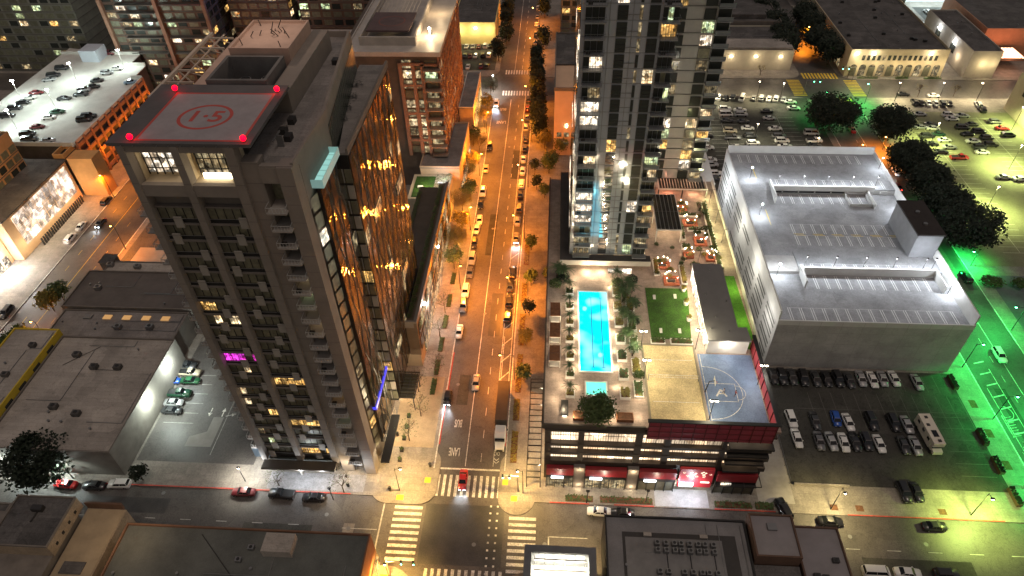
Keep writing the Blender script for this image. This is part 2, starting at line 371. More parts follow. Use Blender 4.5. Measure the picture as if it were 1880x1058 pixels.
# kerb lips (pale) along both sides of the avenue
strips('kerb_lip', [(-23.75,-23.5,79,245),(-8.7,-8.45,79,245),(99.75,100,78,245),(115,115.25,78,245),(-143.25,-143,78,245),(-127,-126.75,78,245)], .153, whitep)
strips('tactile_pad', [(-25.2,-23.9,75.4,76.7),(-30.4,-28.9,71.2,72.4),(-6.9,-5.6,72.0,73.2),(-8.9,-7.7,75.6,76.9),(-30.5,-29,54.6,55.8)], .158, yellowpad)
# paving joints of the sidewalks (thin dark lines)
jm = mat('joint', (.20,.18,.16), .9, n=0)
strips('pavement_joints', [(x,x+.06,72.6,76.6) for x in [-120+i*3 for i in range(31)]]+[(x,x+.06,72.6,75) for x in [2+i*3 for i in range(15)]]+
       [(-34.5,-23.9,y,y+.06) for y in [84+i*3 for i in range(50)]]+[(-8.3,-4.2,y,y+.06) for y in [84+i*3 for i in range(50)]]+[(94.8,99.7,y,y+.06) for y in [76+i*3 for i in range(50)]], .155, jm)
# parking lots
sheet('dark_parking_lot', 50.5, 94.2, 78.6, 109.9, .16, asphalt2)
sheet('north_parking_lot', 46, 97.5, 181, 249.2, .16, asphalt2)
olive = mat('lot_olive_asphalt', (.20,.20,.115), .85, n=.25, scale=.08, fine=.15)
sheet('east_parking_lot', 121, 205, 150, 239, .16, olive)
sheet('side_parking_lot', -88.5, -62.5, 78, 113, .16, asphalt)
sheet('small_parking_lot', -49, -25.5, 272, 298, .16, asphalt2)
sheet('far_east_parking_lot', 172, 260, 285, 345, .16, asphalt2)
sheet('west_yard', -125, -92, 137, 165, .16, asphalt)
struct(MB().prism([(-79.5,82),(-73.6,82),(-73.6,90),(-76,90),(-76,86),(-79.5,84.5)],.161,.166).build('pale_lot_patch', mat('pale_patch',(.25,.24,.22),.9,n=.15,scale=.5)))  # paler patch laid on the side lot
sheet('plaza_paving', -58, -37.5, 72.6, 76.6, .16, pave)
sheet('plaza_paving', -34, -24.5, 84, 104, .16, mat('plaza_warm',(.34,.26,.17),.85,n=.2,scale=.4,fine=.1))
sheet('driveway', 22.3, 33, 72.3, 76.3, .158, mat('driveway_pale',(.42,.42,.44),.7,n=.2,scale=.4,fine=.1))
sheet('alley', 43.1, 50.3, 74, 112, .16, mat('alley_paving',(.34,.32,.29),.9,n=.2,scale=.3))
# parking stripes
pl = []
for i in range(17): pl.append((52+i*2.55,52.1+i*2.55,104,109))
for i in range(14): pl.append((60+i*2.6,60.1+i*2.6,93.4,103)); 
pl.append((56,92,98.2,98.3)); pl += [(86,93,y,y+.1) for y in (82,85,88,91,94,97)]
strips('parking_lines', pl, .166, mat('faded_lines',(.12,.115,.10),.9,n=.3,scale=1))
pl = [(x,x+9.6,y,y+.14) for x in (128,150,172) for y in [156+i*2.7 for i in range(30)]] + [(x+4.7,x+4.85,156,235) for x in (128,150,172)]
pl += [(112+9,121.2,150,239)] if False else []
strips('parking_lines', pl, .168, mat('lines_yellowish',(.5,.5,.36),.8,n=.2,scale=.5))
strips('parking_lines', [(x,x+5.2,y,y+.12) for x in (56,62,77,83) for y in [190+i*2.7 for i in range(17)]]+[(61.5,61.6,190,234),(82.5,82.6,190,234)], .168, wornp)
strips('parking_lines', [(-87,-80,y,y+.12) for y in (88,90.8,93.6,96.4,99.2,102)]+[(-73,-72.85,80,104)], .168, wornp)
b = MB()
for (cx,cy,a) in ((-77.2,91.3,math.pi),(-74.2,91.4,0),(-72.2,90.7,math.pi*1.6)):
    c,s_ = math.cos(a), math.sin(a)
    for P in ([(-.12,-1.2),(.12,-1.2),(.12,.2),(-.12,.2)], [(-.5,.2),(.5,.2),(0,1.2),(0,1.2)]):
        b.add([(cx+c*u-s_*v, cy+s_*u+c*v, .168) for u,v in P],[(0,1,2,3)])
struct(b.build('lane_arrows', whitep))

b = MB()
for (x,y) in ((-24.5,106.3),(-21.2,102.0),(-16.9,126.1),(-38.7,64.7),(-43.8,67.4),(-13.5,62.5),(0.2,63.2),(59.1,67.6),(-17.7,162.7),(-15.6,210.3),(-79.2,70.6),(73.0,66.7)):
    b.prism([(x+.42*math.cos(t),y+.42*math.sin(t)) for t in [2*math.pi*i/12 for i in range(12)]],.003,.010)
struct(b.build('utility_covers', steel))
sheet('utility_patch', (-38.7,64.7)[0]-1.1, (-38.7,64.7)[0]+1.1, (-38.7,64.7)[1]-1, (-38.7,64.7)[1]+1, .0025, concrete)
for i,(x,y,w_,h_) in enumerate(((-21,96,2.6,9),(-15.5,118,3,16),(-19,150,2.4,20),(-12,132,2.2,12),(-60,62,14,3),(-95,66,18,3.4),(60,60.5,20,3),(20,66.5,12,2.6),(103,90,2.6,16),(112,140,2.4,22),(-14,190,3,18))):
    sheet('asphalt_repair', x, x+w_, y, y+h_, .002, patch_m if i%2 else asphalt2)
# ------------------------------------------------------------------ helipad tower
def lit(r, p=.16):
    v = r.random()
    if v > p: return WD if r.random() < .5 else gl_olive
    return r.choice([W1,W1,W3,W4,W4,W2])
ht = thing('apartment_tower', 'tallest concrete apartment tower on the left with a red marked helipad on its roof', 'tower', (-47,100,0))
b = MB(); 
b.box(-58.2,-43.6,78.6,126,.2,70.5)
b.prism([(-43.6,79.6),(-37.6,79.6),(-35.6,81.8),(-35.0,92.4),(-37.5,125),(-43.6,126)], .2, 66.5)
b.build('core', wallc2, ht)
b = MB()     # concrete frame of the south front
for x0,x1 in ((-59.1,-58.0),(-51.6,-50.5),(-44.2,-42.8)): b.box(x0,x1,76.9,78.6,4,78.6)
b.box(-42.8,-40.3,77.5,79.6,0.2,76); b.box(-37.7,-35.5,76.9,79.6,.2,75.5)
b.box(-58.0,-44.2,77.05,77.9,70.4,72.3); b.box(-58.0,-44.2,77.05,77.9,77.6,78.6)
b.box(-40.3,-37.7,77.2,78.6,72.8,75.3)
b.build('concrete_frame', wallc, ht)
b = MB()
for i in range(23):
    z = 6+i*3.17
    for x0,x1,y in ((-59.1,-58.0,76.9),(-51.6,-50.5,76.9),(-44.2,-42.8,76.9),(-42.8,-40.3,77.5),(-37.7,-35.5,76.9)): b.box(x0,x1,y-.012,y+.02,z,z+.06)
b.build('panel_joints', mat('joint_brown',(.12,.10,.09),.9,n=0), ht)
# upper roof block with tapering east wall
b = MB(); b.prism([(-43.6,79.7),(-35.5,79.7),(-35.0,92.5),(-38.6,124),(-43.6,124)], 66.6, 74.6, wallc, greyroof)
b.build('upper_block', None, ht)
b = MB()
b.prism([(-40.2,77.25),(-35.55,77.25),(-35.55,77.65),(-40.2,77.65)],74.62,75.6); b.prism([(-35.9,77.7),(-35.5,77.7),(-34.95,92.5),(-35.4,92.5)],74.62,75.9)
b.prism([(-35.5,92.6),(-35.0,92.6),(-38.6,124),(-39.1,124)],74.62,75.7); b.box(-43.5,-39.1,123.6,124,74.62,75.7)
b.build('parapet', wallc, ht)
# green glass wall under the taper
b = MB(); n = 20
for i in range(n):
    t0, t1 = i/n, (i+.9)/n
    b.quad((-35.0-3.6*t0+.08,92.6+31.4*t0,67),(-35.0-3.6*t1+.08,92.6+31.4*t1,67),(-35.0-3.6*t1+.08,92.6+31.4*t1,73.4),(-35.0-3.6*t0+.08,92.6+31.4*t0,73.4))
b.build('glass_wall', mat('green_glass_wall',(.05,.07,.055),.25,.2,n=.2,scale=.3), ht)
# floors of the front: windows, spandrel panels, slab edges
r = random.Random(3)
FL = 3.17; zs = [4.9+i*FL for i in range(21)]
sl = MB(); wins = 0
spec = {0:(W3,1,.75),1:(W5,0,.35),2:(W4,0,.5),4:(W3,0,.6),3:(W3,1,1.0),9:(WP,0,.7),8:(W1,0,.4),12:(W1,0,.55),13:(W3,0,.5),6:(W1,0,.2),7:(W3,1,.7)}
for i,z in enumerate(zs):
    if z+FL > 70: break
    for k,(x0,x1) in enumerate(((-58.0,-51.6),(-50.5,-44.2))):
        b = MB(); np_ = 5; wd = (x1-x0)/np_
        for j in range(np_):
            m = WD if r.random() < .4 else gl_olive
            sp = spec.get(i)
            if sp and sp[1] == k and r.random() < sp[2]: m = sp[0]
            elif r.random() < .012: m = r.choice([W4,W1,W3])
            b.box(x0+j*wd+.04,x0+(j+1)*wd-.04,78.2,78.45,z+.5,z+2.85,m)
            b.box(x0+j*wd-.03,x0+j*wd+.03,78.1,78.5,z+.5,z+2.85,black)
        b.build('window', None, ht); wins += 1
        off = (i*1.3+k*2.4) % 4.6
        MB().box(x0+.5+off, x0+1.75+off, 77.55,77.75, z-.7, z+1.25).build('panel', mat('pale_panel',(.27,.25,.22),.7,n=.08), ht)
    sl.box(-58.0,-51.6,77.7,78.5,z+2.85,z+3.1,wallc2); sl.box(-50.5,-44.2,77.7,78.5,z+2.85,z+3.1,wallc2)
    sl.box(-58.0,-51.6,78.0,78.5,z-.05,z+.45,black); sl.box(-50.5,-44.2,78.0,78.5,z-.05,z+.45,black)
    sl.box(-58.0,-51.6,77.55,77.62,z+.95,z+1.0,steel); sl.box(-50.5,-44.2,77.55,77.62,z+.95,z+1.0,steel)
sl.build('floor_bands', None, ht)
mat('balcony_slab',(.30,.27,.24),.8,n=.1)
def balcony(x0,x1,y0,y1,z,parent,rail=steel,slab=wallc2,door=None,furn=False):
    bb = MB().box(x0,x1,y0,y1,z,z+.22).build('balcony', slab, parent)
    q = MB(); 
    q.box(x0,x1,y0,y0+.05,z+1.15,z+1.22); q.box(x0,x1,y0,y0+.05,z+.3,z+.35)
    n = max(2,int((x1-x0)/.45))
    for i in range(n+1): X = x0+(x1-x0)*i/n; q.box(X-.02,X+.02,y0,y0+.04,z+.22,z+1.2)
    q.box(x0,x0+.05,y0,y1,z+1.15,z+1.22); q.box(x1-.05,x1,y0,y1,z+1.15,z+1.22)
    q.build('railing', rail, bb)
    if furn: MB().box(x0+.4,x0+1.2,y0+.5,y0+1.1,z+.22,z+.7).build('chair', MATS['dark_metal'], bb)
    return bb
# east balconies between the two piers, lit here and there
for i,z in enumerate(zs+[zs[-1]+FL]):
    if z+FL > 74: break
    balcony(-40.5,-37.6,75.9,79.5,z,ht,furn=i%3==0,rail=mat('rail_light',(.42,.42,.40),.5,n=0),slab=MATS['balcony_slab'])
    m = {15:W4,14:W5,13:W4,12:W1,6:W3,5:WD,3:W4,2:W2,4:W5}.get(i, gl_olive if i%2 else WD)
    MB().box(-40.2,-37.8,79.45,79.58,z+.3,z+2.8,m).build('balcony_door', None, ht)
# west side balconies
for i,z in enumerate(zs):
    if z+FL > 71: break
    balcony(-61.9,-59.2,79.0,84.5,z,ht,rail=MATS['rail_light'],slab=MATS['balcony_slab'])
    b = MB().box(-58.45,-58.22,79,86,z+.3,z+2.8, gl_olive if i%3 else WD); b.build('balcony_door', None, ht)
b = MB()
for yy in (84.8,93,101,110,119): b.box(-59.6,-58.2,yy,yy+1.2,4,70.5)
b.build('side_piers', wallc, ht)
# balconies low east of the pier (dark narrow glass strip facing the camera)
b = MB(); z = 5
k = 0
while z < 66:
    b.quad((-35.45,80.2,z+.3),(-34.9,82.0,z+.3),(-34.9,82.0,z+2.9),(-35.45,80.2,z+2.9), {17:W2,2:W3,7:W4}.get(k, WD if k%2 else gl_olive)); z += FL; k += 1
b.build('corner_window_strip', None, ht)
# first mirrored east facade
def wavy(y0,y1,x,z0,z1,nw,nh,seed,name,parent,m=None,tilt=.06):
    rr = random.Random(seed); b = MB(); fn = MB(); dy = (y1-y0)/nw; dz = (z1-z0)/nh
    zig = lambda i,j: (.22 if (i*2+j)%4 < 2 else -.22)*dy
    for i in range(nw):
        for j in range(nh):
            s0 = zig(i,j) if i else 0; s1 = zig(i+1,j) if i < nw-1 else 0; t0 = zig(i,j+1) if i else 0; t1 = zig(i+1,j+1) if i < nw-1 else 0
            a = y0+i*dy; c = y0+(i+1)*dy; e = z0+j*dz+.04; f = z0+(j+1)*dz-.04
            o = [x+rr.uniform(-tilt,tilt) for _ in range(3)]
            v = rr.random(); mm = W4 if v < .025 else (gl_dark if v < .2 else m)
            b.quad((o[0],a+s0,e),(o[1],c+s1,e),(o[1]+o[2]-o[0],c+t1,f),(o[2],a+t0,f), mm)
            if i: fn.quad((x+.02,a+s0-.07,e),(x+.16,a+s0+.07,e),(x+.16,a+t0+.07,f),(x+.02,a+t0-.07,f))
    fn.build('zigzag_fins', black, parent)
    return b.build(name, None, parent)
MB().prism([(-35.0,82.1),(-34.4,82.1),(-34.4,92.3),(-35.0,92.3)],4.5,69.2).build('east_bay', black, ht)
wavy(82.2,92.2,-34.3,5,69.2,5,20,11,'mirror_facade',ht,gl_wave,.035)
b = MB()   # teal rooftop glass box in the recess; floor and rim emit, no lamp
b.box(-35.3,-33.6,81.6,90.8,69.3,69.6, emit('teal_glow',(.30,.60,.55),.5)); b.build('glowing_terrace_floor', None, ht)
b = MB()
b.box(-33.6,-33.5,81.5,90.9,69.2,70.6); b.box(-35.3,-33.6,81.5,81.6,69.2,70.6); b.box(-35.3,-33.6,90.8,90.9,69.2,70.6)
for k in range(6): b.box(-35.2,-33.65,82.6+k*1.5,82.7+k*1.5,69.6,69.66)
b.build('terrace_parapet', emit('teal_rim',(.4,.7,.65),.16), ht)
# wing with stepped roof terrace
wg = MB(); wg.box(-38.5,-33.2,93.2,126,4.5,67.6,black); wg.build('east_wing', None, ht)
MB().prism([(-34.6,93.3),(-33.0,93.3),(-33.0,126.2),(-38.6,126.2),(-38.4,118)],67.62,68.0).build('wing_roof', greyroof, ht)
MB().prism([(-33.35,93.2),(-32.95,93.2),(-32.95,126.2),(-33.35,126.2)],68.0,68.9).build('wing_parapet', wallc2, ht)
wavy(93.4,126,-32.95,5,67.4,15,20,5,'mirror_facade',ht,gl_wave,.03)
b = MB(); z = 5.2; k = 0
while z < 65:
    for j,(x0,x1) in enumerate(((-36.9,-35.7),(-35.5,-34.4),(-34.2,-33.1))):
        b.box(x0,x1,93.0,93.18,z+.2,z+2.8, (pale if False else (MATS['pale_panel'] if (k+j)%2 else gl_olive)) if k not in (11,3) else W3)
    z += FL; k += 1
b.build('wing_end_windows', None, ht)
for (yy,kk) in ((97,3),(103,9),(112,6),(100,14),(118,12)):
    MB().box(-32.9,-32.8,yy,yy+5.5 if kk!=9 else yy+3,5+kk*3.13,5+kk*3.13+2.4).build('window', W4, ht)
MB().box(-34.9,-34.1,82.0,92.9,15.6,16.4).build('blue_lit_band', emit('blue_glow',(.06,.06,.9),.55), ht)
# penthouse behind the two big openings, helipad
b = MB(); b.box(-58,-44.2,79.8,80.2,72.2,78.5); b.box(-58.2,-57.9,78.6,82,72.2,78.5); b.box(-44.3,-44.1,78.6,82,72.2,78.5); b.box(-51.6,-50.6,78.6,82,72.2,78.5); b.build('penthouse_wall', mat('penthouse_wall',(.6,.5,.33),.9,n=.1), ht)
b = MB()
for (x0,x1) in ((-57.6,-52),(-50,-44.8)):
    b.box(x0,x1,79.6,79.78,72.9,77.6,W4 if x0>-52 else W2)
    for i in range(6): X = x0+(x1-x0)*i/5; b.box(X-.06,X+.06,79.4,79.6,72.6,77.6,black)
    for Z in (73.6,75.2,76.6): b.box(x0,x1,79.45,79.6,Z,Z+.1,black)
b.build('penthouse_window', None, ht)
MB().box(-57.9,-44.3,77.95,81.9,70.6,72.2).build('penthouse_terrace', stucco, ht)
MB().box(-49.6,-45.4,79.1,79.4,72.25,73.0).build('light_strip', STRIP, ht)
light(-54.5,78.8,76.4,WRM,40,.3,ht); light(-47.3,78.8,76.4,WRM,50,.3,ht); light(-49,112,88,(1,.72,.55),900,.6,ht)  # last light has no lamp; added to brighten the roof plant
hp = MB().box(-60.2,-40.3,76.9,94.3,78.6,79.1).build('helipad', mat('helipad_skirt',(.09,.085,.085),.8,n=.15), ht)
MB().quad((-56.6,77.6,79.11),(-41.4,77.6,79.11),(-41.4,91.6,79.11),(-56.6,91.6,79.11)).build('pad_surface', mat('pad_grey',(.29,.265,.27),.8,n=.1,scale=.5), hp)
redl = mat('pad_red',(.42,.06,.045),.6,n=.1)
b = MB(); 
for x0,x1,y0,y1 in ((-56.6,-41.4,77.6,78.0),(-56.6,-41.4,91.2,91.6),(-56.6,-56.2,78,91.2),(-41.8,-41.4,78,91.2)): b.quad((x0,y0,79.116),(x1,y0,79.116),(x1,y1,79.116),(x0,y1,79.116))
for i in range(40):
    a0 = 2*math.pi*i/40; a1 = 2*math.pi*(i+1)/40
    b.quad(*[(-49.3+rr_*math.cos(a), 84.3+rr_*.92*math.sin(a), 79.118) for rr_,a in ((3.9,a0),(3.9,a1),(3.4,a1),(3.4,a0))])
b.build('pad_marking', redl, hp)
text_mesh('1·5', 4.3, 'pad_number', redl, -49.3, 84.3, 79.12, 0, 1.0, parent=hp)
b = MB()
for i in range(12): b.box(-59.8+i*1.65,-59.72+i*1.65,76.7,76.9,78.7,78.8); 
b.build('skirt_ribs', steel, hp)
for (x,y) in ((-56.8,77.5),(-41.2,77.5),(-41.2,91.8),(-56.8,91.8)):
    q = MB().tube((x,y,79.1),(x,y,79.5),.09).build('beacon_post', steel, hp)
    MB().ball((x,y,79.75),.42).build('beacon', BRED, hp); light(x,y,80.4,(1,.03,.05),20,.3,ht)
# roof plant behind the pad
b = MB(); b.frame(-53.5,-44,95,104,74,79.5,.5); b.build('plant_pit', mat('pit_wall',(.13,.125,.12),.9,n=.2), ht)
MB().box(-58.2,-43.6,94.6,126,70.5,73.2).build('rear_roof', greyroof, ht)
for i,(x,y) in enumerate(((-50.5,97.2),(-47,98),(-50,100.8),(-46.5,101.2))):
    MB().box(x-1.2,x+1.2,y-1.2,y+1.2,73.2,76.4,dark).tube((x,y,76.4),(x,y,77),.95,n=14,m=steel).tube((x,y,77),(x,y,77.03),.8,n=14,m=black).build('cooling_fan', None, ht)
pinkc = mat('pinkish_concrete',(.42,.30,.24),.85,n=.15,scale=.3)
MB().box(-53.4,-43.4,105,117,73.2,79.8).build('mechanical_house', pinkc, ht)
MB().box(-57.4,-53.9,96,117,73.2,77.2).build('mechanical_house', pinkc, ht)
MB().frame(-53.4,-43.4,105,117,79.8,80.3,.3).build('mechanical_parapet', pinkc, ht)
b = MB()
for i in range(14):
    x = -52.4+r.random()*8; y = 106+r.random()*10; b.tube((x,y,79.8),(x+r.uniform(-1,1),y+r.uniform(-1,1),80+r.random()*1.6),.08,n=5)
b.build('roof_pipes', dark, ht)
b = MB()
for i in range(6):
    y = 94+i*4.4
    b.box(-62.2,-57.5,y,y+.25,77.2,77.5); b.tube((-61.8,y,77.2),(-58.5,y,73.3),.13); b.tube((-60.5,y,77.2),(-57.6,y+2.2,75),.1)
b.box(-62.4,-61.9,93,118,77.2,77.7); b.box(-60.0,-59.8,93,118,77.2,77.4)
b.build('roof_truss', mat('truss_paint',(.48,.40,.32),.6,n=0), ht)
b = MB().box(-43.4,-40.6,94,118,74.6,78.2); b.build('roof_wall', wallc, ht)
for k,(x,y) in enumerate(((-40.2,88),(-39.8,91),(-38.8,86),(-38.4,112))): MB().box(x-.5,x+.5,y-.7,y+.7,74.6,75.5).build('roof_unit', dark, ht)
b = MB().box(-39.8,-38.9,84,84.2,74.6,76.4,steel).box(-39.8,-39.6,82.5,85.6,76.2,76.4,steel); b.build('davit_arm', None, ht)
for i,y in enumerate((99,104,108,112,117)): 
    q = MB(); 
    for _ in range(40):
        a = r.uniform(0,6.3); rr_ = r.random()**.5*1.0; x = -36.5-.05*i+rr_*math.cos(a); yy = y+rr_*1.3*math.sin(a); zz = 68.1+r.random()*.9
        q.quad((x-.2,yy,zz),(x,yy-.2,zz+.1),(x+.2,yy,zz+.2),(x,yy+.2,zz))
    q.build('terrace_shrub', leaf_d, ht)
# base: entrance canopy, piers' lit feet
MB().box(-58.6,-43.2,74.6,76.8,4.0,4.4).build('front_canopy', mat('canopy_bronze',(.05,.04,.03),.6,n=.2), ht)
b = MB().box(-58,-44.2,77.4,77.9,.2,3.9,gl_dark); b.box(-51.5,-51.2,76,77.3,.2,4,whitew); b.build('lobby_front', None, ht)
MB().box(-33.8,-32.0,76.5,88.5,5.2,5.6).build('side_canopy', black, ht)
MB().box(-34.2,-34.0,82.5,92,.2,4.4).build('shopfront', W1, ht)
MB().box(-34.3,-34.15,79.5,81.2,.2,3.9).build('shopfront', W3, ht)
for (x,y,z,c,p) in ((-41.6,75.6,3.2,WRM,350),(-37.6,74.2,4.4,WHT,330),(-33.3,79.5,4.9,WRM,260),(-33.2,84,4.9,WRM,260),(-33.2,88,4.9,WRM,260),(-60.2,76.5,4.5,WHT,700),(-50.5,73.8,3.8,WHT,480),(-46,73.8,3.8,WHT,380)): light(x,y,z,c,p,.12,ht)
MB().box(-62.8,-59.4,80,90,.2,3.2).build('side_annex', mat('blue_slate',(.08,.11,.14),.5,n=.1), ht)
# ------------------------------------------------------------------ retail podium east of the tower with a hedge roof terrace
pd = thing('retail_podium', 'long low glass podium with hedged roof terrace along the avenue beside the helipad tower', 'building', (-33,130,0))
MB().box(-38.8,-30.4,107.2,160,.2,4.6).build('shop_base', mat('podium_stone',(.30,.25,.18),.8,n=.1), pd)
MB().box(-32.8,-30.2,106.9,164,4.6,15.2).build('glass_hall', mat('podium_bronze',(.10,.07,.045),.5,.2,n=.15), pd)
MB().box(-38.9,-32.8,107.1,164,4.6,13.8).build('rear_hall', mat('podium_floor',(.07,.055,.04),.7,n=.2), pd)
MB().box(-30.9,-30.15,106.8,164,15.2,15.8).box(-38.9,-30.9,106.8,107.3,13.8,15.8).build('parapet', wallc2, pd)
b = MB()
for i in range(17):
    y = 108+i*3.3
    b.box(-30.18,-30.05,y,y+2.7,10.2,13.6,W4 if i%3 else gl_dark); b.box(-30.18,-30.05,y,y+2.7,5.6,8.8,W4 if (i+1)%3==0 else gl_dark)
b.build('window_band', None, pd)
MB().box(-30.35,-30.1,112,160,.3,3.9).build('shopfront', W4, pd)
b = MB()
for _ in range(1500):
    x = r.choice([-32.0,-38.0])+r.uniform(-.5,.5); y = r.uniform(108,162); z = 13.9+r.random()*1.3+ (1.4 if x>-35 else 0)
    b.quad((x-.18,y-.1,z),(x+.1,y-.2,z+.1),(x+.18,y+.1,z+.15),(x-.1,y+.2,z))
b.build('hedge', leaf_m, pd)
# slatted entrance canopy south of it
ec = thing('entrance_canopy', 'dark slatted glass entrance canopy on posts between tower and podium', 'canopy', (-33.5,97.5,0))
b = MB(); b.frame(-37.9,-29.6,93.6,101.2,4.8,5.1,.2)
for i in range(1,8): b.box(-37.7,-29.8,93.6+i*.95,93.7+i*.95,4.85,5.0)
for i in range(1,4): b.box(-37.9+i*2.07,-37.8+i*2.07,93.7,101.1,4.7,4.84)
b.build('canopy_frame', dark, ec)
MB().box(-37.5,-30,94,100.9,4.55,4.6).build('canopy_glass', mat('canopy_tint',(.12,.11,.08),.2,.3,n=.1), ec)
for x in (-37.4,-30.1):
    for y in (94,100.8): MB().box(x-.1,x+.1,y-.1,y+.1,.15,4.8).build('post', dark, ec)
light(-36.5,96.5,3.6,WHT,500,.1,ec); light(-33,98,3.6,WRM,500,.1,ec)
# ------------------------------------------------------------------ terracotta framed tower
tb = thing('apartment_block', 'terracotta framed apartment block with wide pale roof and faded helipad beside the avenue', 'apartment block', (-45,200,0))
ZB = 45
MB().box(-62,-33.8,185.2,232,.2,ZB).build('core', mat('block_core',(.10,.075,.06),.8,n=.2), tb)
b = MB(); x0,x1,y0,y1 = -60,-32.4,182.6,236
b.box(x0,x1,y0,y1,ZB,ZB+.9); b.build('roof_slab', whiteroof, tb)
MB().frame(x0,x1,y0,y1,ZB+.9,ZB+1.3,.35).build('roof_lip', whiteroof, tb)
b = MB().frame(-56.4,-40.0,188,228,ZB+.9,ZB+3.4,.5); b.build('plant_screen', whiteroof, tb)
q = MB().box(-55,-42.5,192,206,ZB+3.2,ZB+3.7).build('helipad', mat('faded_pad',(.10,.065,.065),.8,n=.2), tb)
b = MB()
for i in range(32):
    a0 = 2*math.pi*i/32; a1 = 2*math.pi*(i+1)/32
    b.quad(*[(-48.7+k*math.cos(a), 199+k*math.sin(a), ZB+3.71) for k,a in ((4,a0),(4,a1),(3.6,a1),(3.6,a0))])
b.build('pad_ring', mat('faded_red',(.17,.06,.05),.8,n=.2), q)
b = MB()
for i in range(12): b.box(-56.3+i*1.2,-56.2+i*1.2,206,218,ZB+3,ZB+3.2)
b.build('roof_slats', whiteroof, tb)
MB().tube((-37,195,ZB+.9),(-37,195,ZB+3),.1).ball((-37,195,ZB+3.1),.4,m=None).build('roof_lamp', BWRM, tb); light(-37,194,ZB+4.5,(1,.72,.4),1500,.3,tb); light(-36.5,212,ZB+5,(1,.72,.4),900,.3,tb)
b = MB()   # front frame
for X in (-44.8,-41.0,-38.3): b.box(X-.5,X+.5,184.2,185.2,12,ZB-3)
for Z in (17,26,35,41.5): b.box(-45.3,-37.8,184.25,185.2,Z,Z+.8)
b.box(-38.8,-33.8,184.2,185.2,ZB-3.6,ZB-3); b.build('front_frame', orangew, tb)
r = random.Random(21)
for i in range(10):
    z = 12.4+i*3.1
    for (xa,xb) in ((-44.2,-41.6),(-40.4,-38.9)):
        MB().box(xa,xb,184.9,185.15,z+.3,z+2.6).build('window', r.choice([W4,WD,gl_olive,W4,W1]), tb)
    balcony(-37.8,-33.0,182.9,185.1,z,tb,rail=dark,slab=mat('balcony_pale',(.4,.3,.22),.8,n=.1))
    MB().box(-37.6,-34.2,185.0,185.18,z+.3,z+2.6).build('balcony_door', W5 if i==8 else r.choice([W4,W4,WD,gl_olive]), tb)
b = MB()   # east side frame lattice
for j in range(16):
    y = 185.4+j*3.1; b.box(-33.8,-33.35,y,y+.35,3 if y>214 else 12,ZB-.2)
for i in range(12): 
    z = 6+i*3.2; b.box(-33.7,-33.4,185.3,232,z,z+.3)
b.build('side_lattice', orangew, tb)
b = MB()
for i in range(12):
    for j in range(15):
        y = 185.9+j*3.1; z = 6.5+i*3.2
        b.box(-33.78,-33.6,y,y+2.5,z,z+2.6, r.choice([gl_dark,gl_dark,gl_dark,WD,W4,gl_olive]))
b.build('side_windows', None, tb)
# its two street podiums
p1 = thing('podium_annex', 'low flat-roofed annex in front of the terracotta block facing the orange street trees', 'building', (-34,192,0))
MB().box(-41.0,-28.8,177.5,205,.2,11.6).build('wall', mat('annex_wall',(.5,.38,.26),.85,n=.1), p1)
MB().box(-41.1,-28.7,177.4,205.1,11.6,11.9).build('roof', greyroof, p1); MB().frame(-41.1,-28.7,177.4,205.1,11.9,12.4,.3).build('parapet', mat('annex_wall',(.5,.38,.26)), p1)
b = MB()
for i in range(8): b.box(-28.75,-28.62,179+i*3.2,181.2+i*3.2,1,4.5)
b.build('shopfront', W1, p1)
p2 = thing('podium_annex', 'second smaller flat-roofed annex behind the first one along the orange street trees', 'building', (-32,228,0))
MB().box(-33.4,-28.4,216,244,.2,11.6).build('wall', MATS['annex_wall'], p2)
MB().box(-33.5,-28.3,215.9,244.1,11.6,11.9).build('roof', greyroof, p2); MB().frame(-33.5,-28.3,215.9,244.1,11.9,12.3,.25).build('parapet', whitew, p2)
b = MB()
for i in range(7): b.box(-28.35,-28.25,218+i*3.6,220.4+i*3.6,1,9,)
b.build('shopfront', W3, p2)
# garden courtyard between podium and annex
cy = thing('garden_courtyard', 'planted roof courtyard with lit seating below the terracotta block', 'terrace', (-36,168,0))
MB().box(-43,-31,164.2,177.2,.2,9.5).build('base', stucco, cy)
MB().box(-42,-36,165,176,9.5,9.62).build('lawn', grassm, cy)
b = MB()
for _ in range(500):
    x = r.uniform(-36,-31.3); y = r.uniform(165,176.5); z = 9.6+r.random()*1.4
    b.quad((x-.2,y,z),(x,y-.2,z+.1),(x+.2,y,z+.2),(x,y+.2,z))
b.build('shrubs', leaf_m, cy)
b = MB()
for x,y in ((-40,170),(-37.5,168.5),(-34,172),(-32.6,167)): b.box(x-.8,x+.8,y-.4,y+.4,9.62,10.1)
b.build('seating', whitew, cy); light(-38,169,12,WRM,700,.2,cy); light(-33,173,12,WHT,500,.2,cy)
# ------------------------------------------------------------------ glass and grey panel tower above the pool podium
lt = thing('glass_tower', 'slender grey panelled residential tower with stacked balconies rising behind the blue pool', 'tower', (13,140,22))
TX0,TX1,TY = 4.4,22.0,124.6
MB().box(TX0,TX1,TY,150,22.2,118).build('core', gl_wall, lt)
MB().box(22.0,39.6,157.2,176,18,118).build('rear_core', mat('rear_wall',(.32,.31,.30),.4,.2,n=.1), lt)
MB().box(22.0,24,150,157.2,22.2,118).build('link_core', gl_dark, lt)
b = MB(); NF = 31
for i in range(NF):
    z = 22.6+i*3.05
    b.box(TX0-.05,TX1+.05,TY-.05,TY-.01,z-.03,z+.04)
b.build('floor_lines', mat('floor_line',(.12,.12,.12),.6,n=0), lt)
r = random.Random(14)
def pick(r,p=.5):
    p = p*.62
    if r.random() > p: return gl_dark
    return r.choice([W1,W2,W2,W4,W4,W1,WD,W3,W5])
